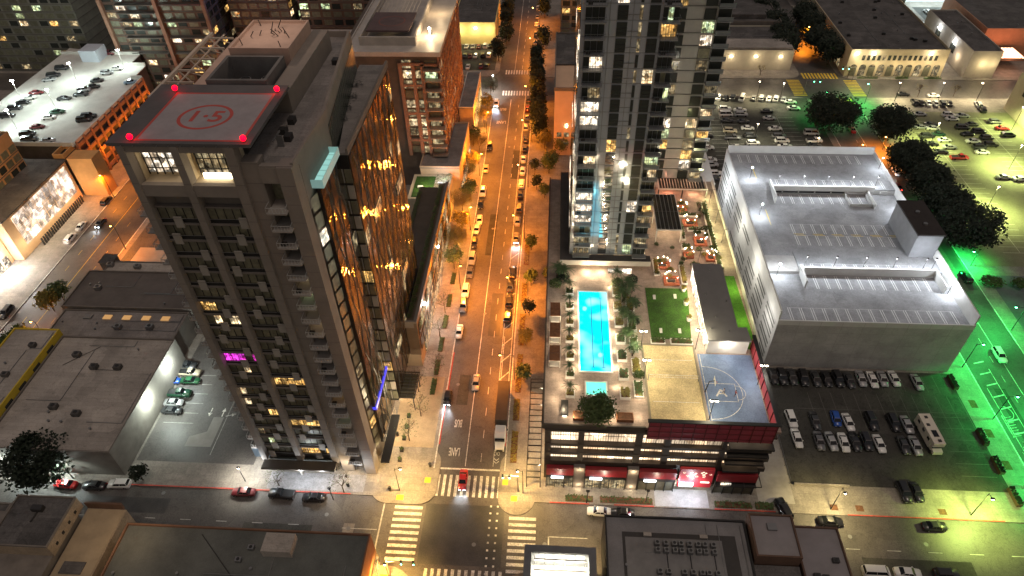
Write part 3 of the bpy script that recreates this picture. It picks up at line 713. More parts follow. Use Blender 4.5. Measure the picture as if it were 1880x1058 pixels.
for i in range(20):
    z = 22.6+i*3.05
    for (xa,xb,pp) in ((11.0,12.9,.35),(16.7,18.6,.3)):
        q = MB().box(xa,xb,TY-.2,TY-.13,z+.15,z+2.75, W3 if (i==9 and xa<12) else (gl_mirror if (i<9 and xa<12) else pick(r,pp))); q.box(xa-.03,xb+.03,TY-.26,TY-.2,z+.75,z+.83,black); q.box(xa-.03,xb+.03,TY-.26,TY-.2,z+1.6,z+1.66,black); q.build('window', None, lt)
    MB().box(15.0,15.55,TY-.18,TY-.13,z+.2,z+2.7, gl_dark if r.random()<.8 else W4).build('slot_window', None, lt)
    for (xa,xb) in ((5.1,9.0),(19.0,22.2)):
        balcony(xa,xb,TY-1.7,TY-.05,z-.1,lt,rail=mat('glass_rail',(.22,.24,.25),.15,.5,n=0),slab=mat('balcony_grey',(.17,.175,.18),.7,n=0))
        q = MB(); m = pick(r,.72 if xa<12 else .65); wd=(xb-xa-.3)/3
        for j in range(3): q.box(xa+.15+j*wd,xa+.07+(j+1)*wd,TY-.16,TY-.12,z+.15,z+2.5,m if r.random()<.8 else gl_dark)
        q.build('balcony_door', None, lt)
        if i % 3 == 1: MB().box(xa+.5,xa+1.3,TY-1.2,TY-.6,z+.12,z+.6).build('balcony_chair', dark, lt)
b = MB()
for i in range(30):
    z = 22.6+i*3.05
    for (xa,xb) in ((23.6,25.2),(27.0,29.4),(33.4,36.0)):
        b.box(xa,xb,156.9,157.12,z+.15,z+2.5, W6 if xa<25 and r.random()<.25 else pick(r,.6))
    b.box(22.0,39.6,157.0,157.15,z-.03,z+.04,dark)
b.build('rear_windows', None, lt)['kind'] = 'stuff'
b = MB()
for i in range(30):
    z = 22.6+i*3.05; b.box(36.2,39.8,155.6,157.1,z-.1,z+.05,MATS['balcony_grey']); b.box(36.2,39.8,155.6,155.65,z+.2,z+1.1,MATS['glass_rail']); b.box(36.5,39.4,156.95,157.1,z+.3,z+2.4,pick(r,.6))
b.build('rear_balconies', None, lt)['kind'] = 'stuff'
b = MB()
for i in range(30):
    z = 22.6+i*3.05
    for j in range(5): b.box(TX0-.16,TX0-.05,125.5+j*4.8,129.2+j*4.8,z+.2,z+2.6, r.choice([gl_blue,gl_blue,W2,gl_dark]))
b.build('west_windows', None, lt)['kind'] = 'stuff'
b = MB()
for i in range(2): b.box(9.6+i*4.2,9.7+i*4.2,TY-.1,TY-.02,22.6,118)
for i in range(30): b.box(12.9,15.0,TY-.1,TY-.02,23.6+i*3.05,23.68+i*3.05)
b.build('panel_joints', MATS['floor_line'], lt)
# dark ledge round the foot of the tower
lg = MB(); lg.box(2.2,23.4,122.3,124.55,21.0,22.2); lg.box(2.2,4.35,124.55,160,21.0,22.2)
lg.build('ledge', mat('ledge_dark',(.05,.045,.042),.8,n=.2), lt)
MB().box(2.2,23.4,122.15,122.28,20.9,22.3).build('ledge_fascia', mat('fascia_grey',(.38,.35,.31),.7,n=.1), lt)
MB().box(5,22.5,124.8,152,19.55,20.95).build('lobby_glass', W1, lt)
# ------------------------------------------------------------------ narrow beige building behind the tower ledge
bb = thing('stucco_building', 'narrow peach stucco building with a dark roof left of the panelled tower', 'building', (3,212,0))
MB().box(0,9.5,205,250,.2,24).build('wall', mat('peach_stucco',(.62,.42,.28),.9,n=.08,scale=.3), bb)
MB().box(0,9.5,224,250,24.2,24.6).build('roof', darkroof, bb); MB().frame(-.1,9.6,204.9,250.1,24,25.2,.35).build('parapet', wallc2, bb)
for x in (1,3.4):
    for z in (4,7.4): 
        q = MB()
        q.box(x,x+1.6,204.85,205,z,z+1.6,W4).box(x+.75,x+.85,204.8,204.86,z,z+1.6,black).box(x,x+1.6,204.8,204.86,z+.75,z+.85,black); q.build('window', None, bb)
MB().box(4,4.4,204.8,205,11,12).build('wall_light', BWRM, bb)
# ------------------------------------------------------------------ pool podium
pp = thing('pool_podium', 'four storey pool deck podium with red fascia shopfronts on the street corner', 'building', (20,100,0))
D = 19.5
MB().box(-.3,43,77.8,160,.2,D-.6).build('body', mat('podium_dark',(.06,.05,.045),.85,n=.2), pp)
MB().box(-.5,43.6,77.2,160.5,D-.6,D).build('deck', deckw, pp)
b = MB().box(-.5,18.6,76.9,77.2,D-1.0,D+.35); b.box(-.8,-.5,76.9,160,D-1,D+.9); b.build('deck_edge', mat('deck_edge_dark',(.06,.05,.04),.7,n=.1), pp)
# parking levels: lit openings with dark slabs, columns and mesh
lit_open = room('garage_opening', (1,.78,.55), .95, .55, .25)
lv = [(14.2,18.0),(11.4,13.4),(8.4,10.6)]
b = MB()
for z0,z1 in lv: b.box(.6,42.6,77.6,77.75,z0,z1)
b.build('lit_parking_openings', lit_open, pp)
b = MB()
for z0,z1 in ((18.0,18.5),(13.4,14.2),(10.6,11.4),(7.2,8.4)): b.box(-.3,43,76.6,77.6,z0,z1)
for x0,x1 in ((-.3,.9),(6.2,7.3),(17.1,18.4),(22.6,23.8),(33.5,34.4)): b.box(x0,x1,76.7,77.55,7,18.4)
b.build('slab_bands', mat('podium_band',(.055,.045,.036),.7,n=.15), pp)
b = MB()
for i in range(23):
    x = 1+i*1.82
    for z0,z1 in lv: b.box(x-.05,x+.05,77.3,77.38,z0,z1)
for z0,z1 in lv: b.box(.6,42.6,77.3,77.38,(z0+z1)/2,(z0+z1)/2+.08); 
b.build('screen_mesh', black, pp)
# shopfront bays
bays = [(0.2,5.6),(8.0,16.2),(18.8,26.0),(34.0,41.8)]
for i,(x0,x1) in enumerate(bays):
    MB().box(x0,x1,75.5,76.4,4.9,7.2).build('fascia', redm, pp)
    q = MB().box(x0,x1,75.9,76.1,.2,3.6, W4 if i in (0,1) else gl_olive); q.box(x0,x1,75.7,76.15,3.62,4.88,black)
    n = int((x1-x0)/1.6)
    for k in range(n+1): X = x0+(x1-x0)*k/n; q.box(X-.06,X+.06,75.6,75.95,.2,4.9,black)
    q.build('shopfront', None, pp)
    MB().box(x0+1.0,x0+(3.4 if i!=3 else 3),75.3,75.46,4.0,4.55).build('sign', SIGN if i!=3 else W2, pp)
MB().box(5.7,7.9,75.8,77.6,.2,7.4).build('pier', wallc, pp); MB().box(16.4,18.6,75.8,77.6,.2,7.4).build('pier', wallc, pp)
# red mural wall over the driveway with pale blossoms, their light put in as emission
MB().box(26.6,33.2,75.6,76.2,2.4,8.6).build('mural_wall', mat('mural_red',(.5,.02,.03),.5,n=.1), pp)
r = random.Random(8); b = MB()
for cx,cz,s_ in ((27.4,7.4,.35),(29.2,7.2,.8),(31.2,7.3,.75),(32.6,7.0,.3),(28.2,6.3,.4),(30.0,6.2,.35),(31.4,6.2,.4),(29.4,5.4,.25)):
    for k in range(5):
        a = k*1.257+r.random(); px_, pz_ = cx+s_*.6*math.cos(a), cz+s_*.6*math.sin(a)
        b.add([(px_+s_*.33*math.cos(t),75.58,pz_+s_*.28*math.sin(t)) for t in [2*math.pi*j/7 for j in range(7)]],[tuple(range(7))])
b.build('blossoms', emit('blossom_glow',(1,.75,.55),.8), pp)
MB().box(26.9,29.6,75.3,75.5,2.9,4.1).build('sign', SIGN, pp)
MB().box(31.0,32.7,75.45,75.55,4.2,4.5).build('sign', emit('sign_pink',(1,.6,.5),2.5), pp)
MB().box(26.6,33.2,77.0,77.2,.2,2.3).build('driveway_door', W2, pp)
# black frame trellises along the sidewalk
b = MB()
for (xa,xb,ya,yb) in ((-3.9,-.9,75.2,101),): 
    b.frame(xa,xb,ya,yb,4.0,4.2,.18)
    y = ya+1.4
    while y < yb: b.box(xa,xb,y,y+.14,4.02,4.18); y += 1.55
    for y in (75.4,82,88.5,95,100.7): b.box(xa+.02,xa+.2,y,y+.18,.15,4); b.box(xb-.2,xb-.02,y,y+.18,.15,4)
b.build('trellis', black, pp)
for i in range(5): light(-1.2,78+i*5,3.6,WRM,260,.1,pp)
for x in (6.8,17.5): light(x,75.2,6.6,WRM,70,.08,pp); light(x,75.3,1.2,WRM,60,.08,pp)
light(29.5,74.0,4.2,WHT,480,.25,pp); light(26.6,75,4.4,WHT,200,.1,pp)
light(3,74,4.2,(1,.85,.65),130,.15,pp); light(12,74,4.4,(1,.85,.65),220,.15,pp); light(22.5,74,4.4,(1,.85,.65),150,.15,pp)
# red screens round the courts
b = MB(); b.box(18.9,42.2,76.3,76.5,17.2,D+3.0); b.build('red_screen', redg, pp)
b = MB().box(42.0,42.25,76.5,98.5,17.2,D+3.0); b.build('red_screen', mat('red_screen_lit',(.50,.07,.09),.4,n=.1), pp)  # lighter red copy of the screen, light put into its colour
b = MB()
for i in range(12): X = 18.9+i*2.11; b.box(X-.07,X+.07,76.15,76.3,17.2,D+3)
for Z in (18.0,19.6,21.2): b.box(18.9,42.2,76.17,76.29,Z,Z+.1)
for i in range(9): Y = 77+i*2.6; b.box(41.85,42,Y-.06,Y+.06,17.4,D+3)
b.build('screen_frame', mat('screen_dark_red',(.10,.01,.012),.6,n=0), pp)
b = MB().box(18.6,42.6,76.1,76.8,D+3.0,D+3.3); b.box(18.6,18.95,77.15,98,D+2.6,D+3.3) if False else None; b.box(41.9,42.6,76.8,99,D+3,D+3.3); b.build('screen_cap', black, pp)
# stepped dark trays at the east end of the front
b = MB()
for k in range(4): b.box(34.6,42.9-(3-k)*.5,75.6,77.2,8.0+k*2.5,8.5+k*2.5)
b.build('east_trays', black, pp)
b = MB()
b.box(34.0,42.0,75.0,77.2,3.7,3.9); b.frame(39.4,42.8,74.6,77.2,4.6,4.8,.12); b.build('east_frame', dark, pp)
# ---- pool
pool = thing('swimming_pool', 'long glowing turquoise lap pool on the podium deck', 'pool', (10,102,D))
x0,x1,y0,y1 = 6.6,12.9,90.6,114.3
MB().frame(x0-.35,x1+.35,y0-.35,y1+.35,D,D+.12,.35).build('coping', mat('pool_coping',(.7,.68,.62),.6,n=.1), pool)
def water(name):
    m, nt, b = nodes_of(name)
    geo = nt.nodes.new('ShaderNodeNewGeometry'); no = nt.nodes.new('ShaderNodeTexNoise'); no.inputs['Scale'].default_value = .2; no.inputs['Detail'].default_value = 1
    nt.links.new(geo.outputs['Position'], no.inputs['Vector'])
    rp = nt.nodes.new('ShaderNodeValToRGB'); rp.color_ramp.elements[0].position = .48; rp.color_ramp.elements[1].position = .70  # paler patches stand for underwater lamps, glowing in the water itself
    rp.color_ramp.elements[0].color = (0.0,.56,.78,1); rp.color_ramp.elements[1].color = (.35,.92,1,1)
    nt.links.new(no.outputs['Fac'], rp.inputs['Fac']); nt.links.new(rp.outputs['Color'], b.inputs['Emission Color'])
    b.inputs['Emission Strength'].default_value = 1.0; b.inputs['Base Color'].default_value = (0,.2,.3,1); b.inputs['Roughness'].default_value = .05
    n2 = nt.nodes.new('ShaderNodeTexNoise'); n2.inputs['Scale'].default_value = 1.5; nt.links.new(geo.outputs['Position'], n2.inputs['Vector'])
    bp = nt.nodes.new('ShaderNodeBump'); bp.inputs['Strength'].default_value = .6; nt.links.new(n2.outputs['Fac'], bp.inputs['Height']); nt.links.new(bp.outputs['Normal'], b.inputs['Normal'])
    return m
wm = water('lit_pool_water')
MB().quad((x0,y0,D+.06),(x1,y0,D+.06),(x1,y1,D+.06),(x0,y1,D+.06)).build('water', wm, pool)
b = MB()
for X in (9.2,11.3):
    b.quad((X,y0+1,D+.066),(X+.16,y0+1,D+.066),(X+.16,y1-2,D+.066),(X,y1-2,D+.066))
    for Y in (y0+1,y1-2): b.quad((X-.35,Y,D+.068),(X+.5,Y,D+.068),(X+.5,Y+.16,D+.068),(X-.35,Y+.16,D+.068))
b.build('lane_marks', mat('lane_blue',(.01,.07,.16),.4,n=0), pool)
light(8,111,D+2.2,(.3,.9,1),150,.5,pool); light(11,97,D+2.2,(.3,.9,1),150,.5,pool)
sp = thing('spa_pool', 'small square green lit spa south of the lap pool', 'pool', (9.5,86,D))
MB().frame(7.4,11.9,84.2,88.0,D,D+.15,.3).build('coping', MATS['pool_coping'], sp)
MB().quad((7.7,84.5,D+.08),(11.6,84.5,D+.08),(11.6,87.7,D+.08),(7.7,87.7,D+.08)).build('water', emit('spa_water',(.12,.75,.52),.9), sp)
# ---- palms, planters and lounge bays either side of the pool
def planter(x0,x1,y0,y1,label,h=.7,plant=True,m=None):
    t = thing('planter_box', label, 'planter', ((x0+x1)/2,(y0+y1)/2,D+.005), 'planters on the pool deck')
    MB().frame(x0,x1,y0,y1,D+.005,D+h,.18).build('wall', m or whitew, t)
    MB().box(x0+.18,x1-.18,y0+.18,y1-.18,D+.005,D+h-.15).build('soil', soil, t)
    if plant:
        q = MB(); n = int((x1-x0)*(y1-y0)*14)
        for _ in range(n):
            x = r.uniform(x0+.2,x1-.2); y = r.uniform(y0+.2,y1-.2); z = D+h-.1+r.random()*.7; s_ = r.uniform(.12,.3)
            q.quad((x-s_,y,z),(x,y-s_,z+.1),(x+s_,y,z+.2),(x,y+s_,z+.05))
        q.build('foliage', r.choice([leaf_m,leaf_m,leaf_y]), t)
    return t
def palm(x,y,z,label,h=3.6,sc=1.0,grp='palms on the pool deck'):
    t = thing('palm_tree', label, 'palm', (x,y,z), grp)
    MB().tube((x,y,z),(x+.15,y,z+h*.5),.16*sc,.12*sc,7).tube((x+.15,y,z+h*.5),(x,y,z+h),.12*sc,.1*sc,7).build('trunk', bark, t)
    q = MB()
    for k in range(15):
        a = k*2*math.pi/15+r.uniform(-.2,.2); L_ = r.uniform(1.5,2.3)*sc; up = r.uniform(.1,.9)
        pts = []
        for j in range(6):
            u = j/5; pts.append(Vector((x+math.cos(a)*L_*u, y+math.sin(a)*L_*u, z+h+up*L_*(u-u*u*1.4)*.9)))
        sd = Vector((-math.sin(a),math.cos(a),0))
        for j in range(1,6):
            p0,p1 = pts[j-1],pts[j]
            for sg in (-1,1):
                for v in (0,.5):
                    c0 = p0.lerp(p1,v); w_ = .5*sc*(1-.13*j)
                    q.add([c0, c0+sd*sg*w_+(p1-p0)*.7-Vector((0,0,.14)), c0+(p1-p0)*.4],[(0,1,2)])
    q.build('crown', palm_m, t)
    return t
k = 0
for i in range(7):
    y = 83.5+i*4.9
    planter(3.6,5.4,y,y+1.6,'white edged planter %s from the street along the west side of the pool'%ORD[i])
    palm(4.3,y+.8,D+.5,'palm %s from the street in the row west of the pool'%ORD[i],r.uniform(2.4,3.4),.8)
    light(5.5,y+2.6,D+.9,WRM,70,.12,pp)
    planter(14.2,16.2,y,y+2.6,'shrub planter %s from the street along the east side of the pool'%ORD[i])
    if i%1==0: light(13.7,y+3.2,D+.8,WRM,80,.12,pp)
for i,(x,y,h) in enumerate(((15.2,117.6,3.8),(17.3,114.2,4.2),(15.8,110.6,4.4),(18.2,108,3.6),(15.6,104.2,4.2),(16.2,98.6,3.6),(17.4,95.2,3.2),(18.0,112,4.6),(17.6,103,3.6))):
    palm(x,y,D,'tall palm %s from the tower ledge east of the pool'%ORD[i],h,1.05)
for i,(x,y) in enumerate(((1.6,119.5),(3.2,118.6))): palm(x,y,D,'wide palm at the north west pool corner, %s from the left'%ORD[i],3.2,1.2)
for i in range(5): planter(17.0,18.8,84+i*6,88+i*6,'low hedge planter %s from the street beside the sand court'%ORD[i],.6)
for i,(y,n) in enumerate(((91.2,2),(97.8,2),(104.0,2),(84.6,0))):
    for j in range(n):
        yy = y+j*2.15
        t = thing('cabana', 'brown slatted cabana roof %s from the street along the west edge of the pool deck'%ORD[i*2+j], 'cabana', (1.3,yy+1,D), 'cabanas on the pool deck')
        MB().box(.2,2.4,yy,yy+2.0,D+2.2,D+2.35).build('roof', wood, t)
        q = MB().frame(.1,2.5,yy-.06,yy+2.06,D+2.1,D+2.2,.1)
        q.build('roof_frame', whitew, t)
        for xx in (.15,2.35):
            for y2 in (yy,yy+1.9): MB().box(xx,xx+.1,y2,y2+.1,D,D+2.1).build('post', whitew, t)
        MB().box(.4,2.2,yy+.3,yy+1.7,D,D+.45).build('daybed', whitew, t)
for y in (95.8,102.2,88.8,109): light(2.0,y+.2,D+1.7,WRM,110,.12,pp)
for x,y in ((3.2,80.6),(5,78.6),(12.5,78.6),(17.4,79.5),(18,84),(3.2,86.5),(1.5,83),(13.6,118.5),(6,118.8),(10,119.5),(5.9,92),(5.9,100),(5.9,108),(13.6,92),(13.6,100),(13.6,108)): light(x,y,D+1.3,WRM,110,.15,pp)
q = thing('fire_pit', 'dark rectangular fire table at the south west corner of the pool deck', 'fire table', (3.4,80.8,D))
MB().box(2.7,4.1,78.9,82.6,D+.5,D+.65,dark).box(3,3.8,79.2,82.3,D,D+.5,dark).build('table', None, q); MB().box(3.0,3.8,78.95,79.2,D+.15,D+.4).build('glow', STRIP, q)
planter(7.2,12.9,79.2,82.6,'low white planter under the round tree at the pool deck edge',.6,False)
for i,(xa,xb) in enumerate(((5.0,7.0),(13.2,16.4))): planter(xa,xb,78.2,80.0,'brown timber bench planter %s the round deck tree'%('left of','right of')[i],.8,False,wood)
MB().box(13.5,19,121,121.2,D,D+1.4).build('lobby_wall', W2, pp)
light(8.5,121,D+1.2,WRM,300,.15,pp); light(12,121,D+1.2,WRM,300,.15,pp)
# ---- lawn
lw = thing('roof_lawn', 'mown green lawn panel on the podium north of the sand court', 'lawn', (26,108,D))
MB().prism([(21.8,100.2),(30.2,100.2),(31.4,116.2),(21.8,116.2)],D+.004,D+.05).build('turf', grassm, lw)
for i,(x,y) in enumerate(((23.6,113),(28.3,113.4),(24,102.5),(28,102.6))):
    t = thing('game_board', 'pale lawn game board at the %s corner of the roof lawn'%('far left','far right','near left','near right')[i], 'game board', (x,y,D+.05), 'boards on the lawn')
    MB().add([(x-.3,y-.6,D+.1),(x+.3,y-.6,D+.1),(x+.3,y+.6,D+.35),(x-.3,y+.6,D+.35),(x-.3,y-.6,D+.06),(x+.3,y-.6,D+.06),(x+.3,y+.6,D+.06),(x-.3,y+.6,D+.06)],[(0,1,2,3),(4,5,1,0),(5,6,2,1),(6,7,3,2),(7,4,0,3)]).build('board', whitew, t)
for i,y in enumerate((115.5,111,106)):
    t = thing('pot_plant', 'round white pot with shrub, %s from the street beside the roof lawn'%('farthest','middle one','nearest')[i], 'pot plant', (31,y,D+.05), 'round pots beside the lawn')
    MB().tube((30.4,y,D+.05),(30.4,y,D+.8),.5,.65,14).build('pot', whitew, t)
    q = MB()
    for _ in range(60):
        a = r.random()*6.3; b_ = r.random(); q.ball((30.4+.6*b_*math.cos(a),y+.6*b_*math.sin(a),D+1+r.random()*.6),.13,n=4,k=3)
    q.build('shrub', leaf_y, t)
light(30.4,108.5,D+2,YEL,250,.2,pp); light(31.2,103,D+1.6,WRM,200,.2,pp); light(31,113.5,D+2,YEL,200,.2,pp)
planter(21.5,24.5,98.3,100,'flowering planter left of the gap north of the sand court',.6); planter(25.6,30.2,98.3,100,'flowering planter right of the gap north of the sand court',.6)
# ---- sand volleyball court
sc_ = thing('sand_court', 'square sand volleyball court with a net beside the blue court', 'sports court', (25,88,D))
MB().box(19.8,30.0,79,98.0,D+.004,D+.3).build('sand', sandm, sc_)
b = MB().frame(19.4,30.4,78.6,98.4,D+.004,D+.45,.38); b.build('border', mat('court_border',(.2,.17,.12),.8,n=.1), sc_)
b = MB()
for y in (83.2,94): b.box(20.5,29.4,y,y+.08,D+.305,D+.32)
b.build('boundary_line', whitep, sc_)
b = MB().box(20.1,29.8,88.6,88.63,D+1.9,D+1.98).box(20.1,29.8,88.6,88.63,D+1.2,D+1.24)
for i in range(24): b.box(20.1+i*.42,20.12+i*.42,88.6,88.62,D+1.2,D+1.95)
b.build('net', whitep, sc_)
for x in (20,29.9): MB().tube((x,88.6,D+.2),(x,88.6,D+2.2),.08).build('net_post', steel, sc_)
# ---- blue basketball court
bc = thing('basketball_court', 'blue basketball half court with white lines behind the red screen', 'sports court', (37,88,D))
MB().prism([(30.8,78.4),(41.7,78.4),(41.7,96.2),(30.8,96.2)],D+.004,D+.06).build('surface', bluec, bc)
b = MB(); Z = D+.064
def arc(b,cx,cy,rr_,a0,a1,wd,n=24,z=Z):
    for i in range(n):
        u,v = a0+(a1-a0)*i/n, a0+(a1-a0)*(i+1)/n
        b.quad(*[(cx+k*math.cos(a),cy+k*math.sin(a),z) for k,a in ((rr_,u),(rr_,v),(rr_-wd,v),(rr_-wd,u))])
def ln(b,x0,y0,x1,y1,wd=.12,z=Z):
    d = Vector((x1-x0,y1-y0)).normalized()*wd/2; n = Vector((-d.y,d.x))
    b.quad((x0+n.x,y0+n.y,z),(x1+n.x,y1+n.y,z),(x1-n.x,y1-n.y,z),(x0-n.x,y0-n.y,z))
arc(b,31.6,86.2,6.6,-math.pi/2,math.pi/2,.12); ln(b,31.2,92.8,31.6,92.8); ln(b,31.2,79.6,31.6,79.6)
ln(b,31.2,88.4,37,88.4); ln(b,31.2,84,37,84); ln(b,37,84,37,88.4); arc(b,37,86.2,1.8,-math.pi/2,math.pi/2,.12); ln(b,31.2,78.8,31.2,96)
b.build('court_lines', whitep, bc)
b = MB(); ln(b,33.0,85.2,34.0,86.9,.35,Z+.004); ln(b,35.0,85.2,34.0,86.9,.35,Z+.006); ln(b,33.4,85.9,34.7,85.9,.3,Z+.008); b.build('court_logo', whitep, bc)
def hoop(x,y,d,label):
    t = thing('basketball_hoop', label, 'hoop', (x,y,D), 'hoops on the blue court')
    MB().tube((x,y,D),(x+.3*d,y,D+3.2),.1).tube((x+.3*d,y,D+3.2),(x+1.3*d,y,D+3.5),.07).build('pole', black, t)
    MB().box(x+1.3*d,x+1.34*d,y-.9,y+.9,D+2.9,D+3.95).build('backboard', whitew, t)
    q = MB()
    for i in range(12):
        a,c = 2*math.pi*i/12, 2*math.pi*(i+1)/12
        q.tube((x+1.6*d+.25*math.cos(a),y+.25*math.sin(a),D+3.05),(x+1.6*d+.25*math.cos(c),y+.25*math.sin(c),D+3.05),.03,n=4)
    q.build('rim', redp, t)
hoop(30.9,86.2,1,'basketball hoop at the left edge of the blue court')
def court_lamp(x,y,z,label,col_=YEL,p=2200,h=6):
    t = thing('court_lamp', label, 'court lamp', (x,y,z), 'court light masts')
    MB().tube((x,y,z),(x,y,z+h),.07).build('mast', black, t)
    MB().box(x-.7,x+.7,y-.1,y+.1,z+h-.1,z+h+.1).build('crossbar', black, t)
    for s_ in (-.5,.5): MB().box(x+s_-.2,x+s_+.2,y-.25,y+.15,z+h-.22,z+h-.12).build('lamp_head', BWRM, t)
    light(x,y,z+h-.5,col_,p,.3,t)
court_lamp(30.6,79.5,D,'black twin light mast at the near corner between the two courts',(1,.9,.6),1050)
court_lamp(30.6,97.5,D,'black twin light mast at the far corner between the two courts',(1,.9,.6),1100)
court_lamp(19.2,89.0,D,'black twin light mast midway on the left edge of the sand court',(1,.9,.6),1200)
court_lamp(19.2,96.8,D,'black twin light mast at the far left corner of the sand court',(1,.9,.6),1000)
court_lamp(41.5,88.5,D,'black light mast on the right edge of the blue court',(1,.93,.8),900)
# ---- clubhouse
ch = thing('clubhouse', 'long low white clubhouse with grey roof beside the roof lawn', 'pavilion building', (36,106,D))
pts = [(32.6,96.6),(40.8,96.6),(40.6,100.5),(38.8,100.5),(38.8,120.2),(32.6,120.2)]
MB().prism(pts,D,D+3.8).build('wall', whitew, ch)
MB().prism([(x+(.25 if x>35 else -.25),y+(.25 if y>100.4 and y>101 else -.25)) for x,y in pts],D+3.8,D+4.1).build('roof', roofg, ch)
b = MB()
for i in range(7): b.box(32.4,32.6,98+i*3.1,100.2+i*3.1,D+.3,D+2.6)
b.build('window', W2, ch)
for k,(x,y) in enumerate(((36,118),(34,110),(38,108),(35,103),(37,99),(33.5,99.5))): MB().tube((x,y,D+4.1),(x,y,D+4.5),.12,n=6).build('roof_vent', steel, ch)
for y in (99,104,109,114,119): light(32.0,y,D+3.0,(1,.84,.66),230,.15,ch)
light(36.5,95.6,D+3.0,(1,.9,.75),220,.2,ch)
gs = thing('side_lawn', 'narrow bright green lawn strip between clubhouse and parking garage', 'lawn', (41,110,D))
MB().prism([(41.2,98),(43.4,98),(42.8,121),(39.4,121),(39.4,101.4),(41.2,101.4)],D+.004,D+.05).build('turf', mat('bright_turf',(.07,.22,.015),.95,n=.25,scale=.8,fine=.3), gs)
light(42,116,D+2.5,YEL,220,.2,pp); light(42,106,D+2.5,YEL,160,.2,pp)
# ---- solar pavilion and roof lounge
sv = thing('solar_pavilion', 'open steel pavilion roofed with dark solar panels beside the panelled tower', 'pavilion', (28,145,D))
b = MB(); 
for i in range(6):
    for j in range(2): b.box(25.9+i*.98,26.75+i*.98,133.6+j*7.4,140.8+j*7.4,D+3.8,D+3.92)
b.build('solar_panels', mat('solar_dark',(.02,.02,.022),.25,.3,n=.1), sv)
MB().box(25.7,31.9,133.2,148.6,D+3.6,D+3.75).build('roof_frame', mat('pav_white',(.62,.6,.55),.6,n=0), sv)
for x in (25.8,31.8):
    for y in (133.4,141,148.3): MB().box(x-.1,x+.1,y-.1,y+.1,D,D+3.6).build('post', MATS['pav_white'], sv)
light(29,137,D+3,WRM,260,.2,sv); light(29,144,D+3,WRM,260,.2,sv)
rp_ = thing('lounge_pergola', 'dark slatted pergola over red lit seating at the rear of the podium', 'pergola', (34,158,D))
b = MB()
for i in range(16): b.box(28.6+i*.75,29.1+i*.75,152.8,158.6,D+2.8,D+2.95)
b.build('slats', black, rp_); MB().frame(28.2,41.2,152.4,159,D+2.6,D+2.8,.25).build('frame', MATS['pav_white'], rp_)
for x in (28.3,34.6,41):
    MB().box(x-.1,x+.1,152.5,152.7,D,D+2.6).build('post', dark, rp_)
light(31,154,D+1.6,(1,.35,.2),300,.2,rp_); light(38,154,D+1.6,(1,.5,.3),250,.2,rp_)
redseat = mat('red_seating',(.30,.085,.04),.8,n=.2,scale=1)
spots = [(26.5,124,4.5,3.2),(28,118.6,4.4,3.8),(33.6,147,4.2,4.2),(35.3,141,4.6,3.6),(36.8,133.5,3.8,4.2),(33.2,128,3,2.6),(38.4,127.4,3,3.4)]
nm = ['beside the dark tower ledge','next to the roof lawn, farthest forward','near the slatted pergola','behind the solar pavilion','midway beside the garage wall','in the centre of the roof garden','nearest the garage lawn']
for i,(x,y,w_,d_) in enumerate(spots):
    w_ *= .8; d_ *= .8
    t = thing('lounge_area', 'red lit lounge seating group '+nm[i], 'seating area', (x,y,D), 'lounge groups in the roof garden')
    MB().frame(x-w_/2,x+w_/2,y-d_/2,y+d_/2,D+.004,D+.5,.55).build('bench', redseat, t)
    MB().box(x-.9,x+.9,y-.4,y+.4,D+.3,D+.42,dark).box(x-.7,x+.7,y-.3,y+.3,D,D+.3,dark).build('table', None, t)
    MB().quad((x-w_/2+.6,y-d_/2+.6,D+.01),(x+w_/2-.6,y-d_/2+.6,D+.01),(x+w_/2-.6,y+d_/2-.6,D+.01),(x-w_/2+.6,y+d_/2-.6,D+.01)).build('rug', mat('rug_tan',(.5,.36,.2),.9,n=.2,scale=1), t)
    q = MB()
    for k in range(7): 
        a = r.random()*6.28; q.ball((x+w_*.45*math.cos(a),y+d_*.45*math.sin(a),D+1.9+.3*r.random()),.09,n=6,k=4)
    q.build('string_bulbs', BWRM, t)
    light(x,y,D+2.2,(1,.55,.3),120,.25,t)
i = 0
for (x0,x1,y0,y1) in ((32.5,37.5,143.8,145),(31.9,34.2,130.4,132),(39.3,40.6,124,150),(33.6,39.6,122.3,123.8),(24.3,25.6,120.5,126),(30.3,31.6,117.5,124),(32.4,33.4,134,140),(34.3,38.5,137.6,138.8)):
    planter(x0,x1,y0,y1,'lit shrub bed of the roof garden, %s in the row counted from the lounge pergola'%ORD[i] if i not in (2,) else 'long bright yellow green hedge along the white garage side wall',.5); i += 1
for y in (126,131,136,141,147,152): light(41.3,y,D+1.6,YEL,200,.2,pp)
for i,(x,y) in enumerate(((41.6,150.5),(41.8,141.5),(42,133.6),(35.0,125.2),(38.5,124.4))):
    t = thing('garden_lamp', 'black bent garden lamp %s from the rear of the roof garden'%ORD[i], 'garden lamp', (x,y,D), 'black garden lamps')
    MB().tube((x,y,D),(x+.1,y,D+4),.06).tube((x+.1,y,D+4),(x+1,y,D+4.2),.05).build('pole', black, t)
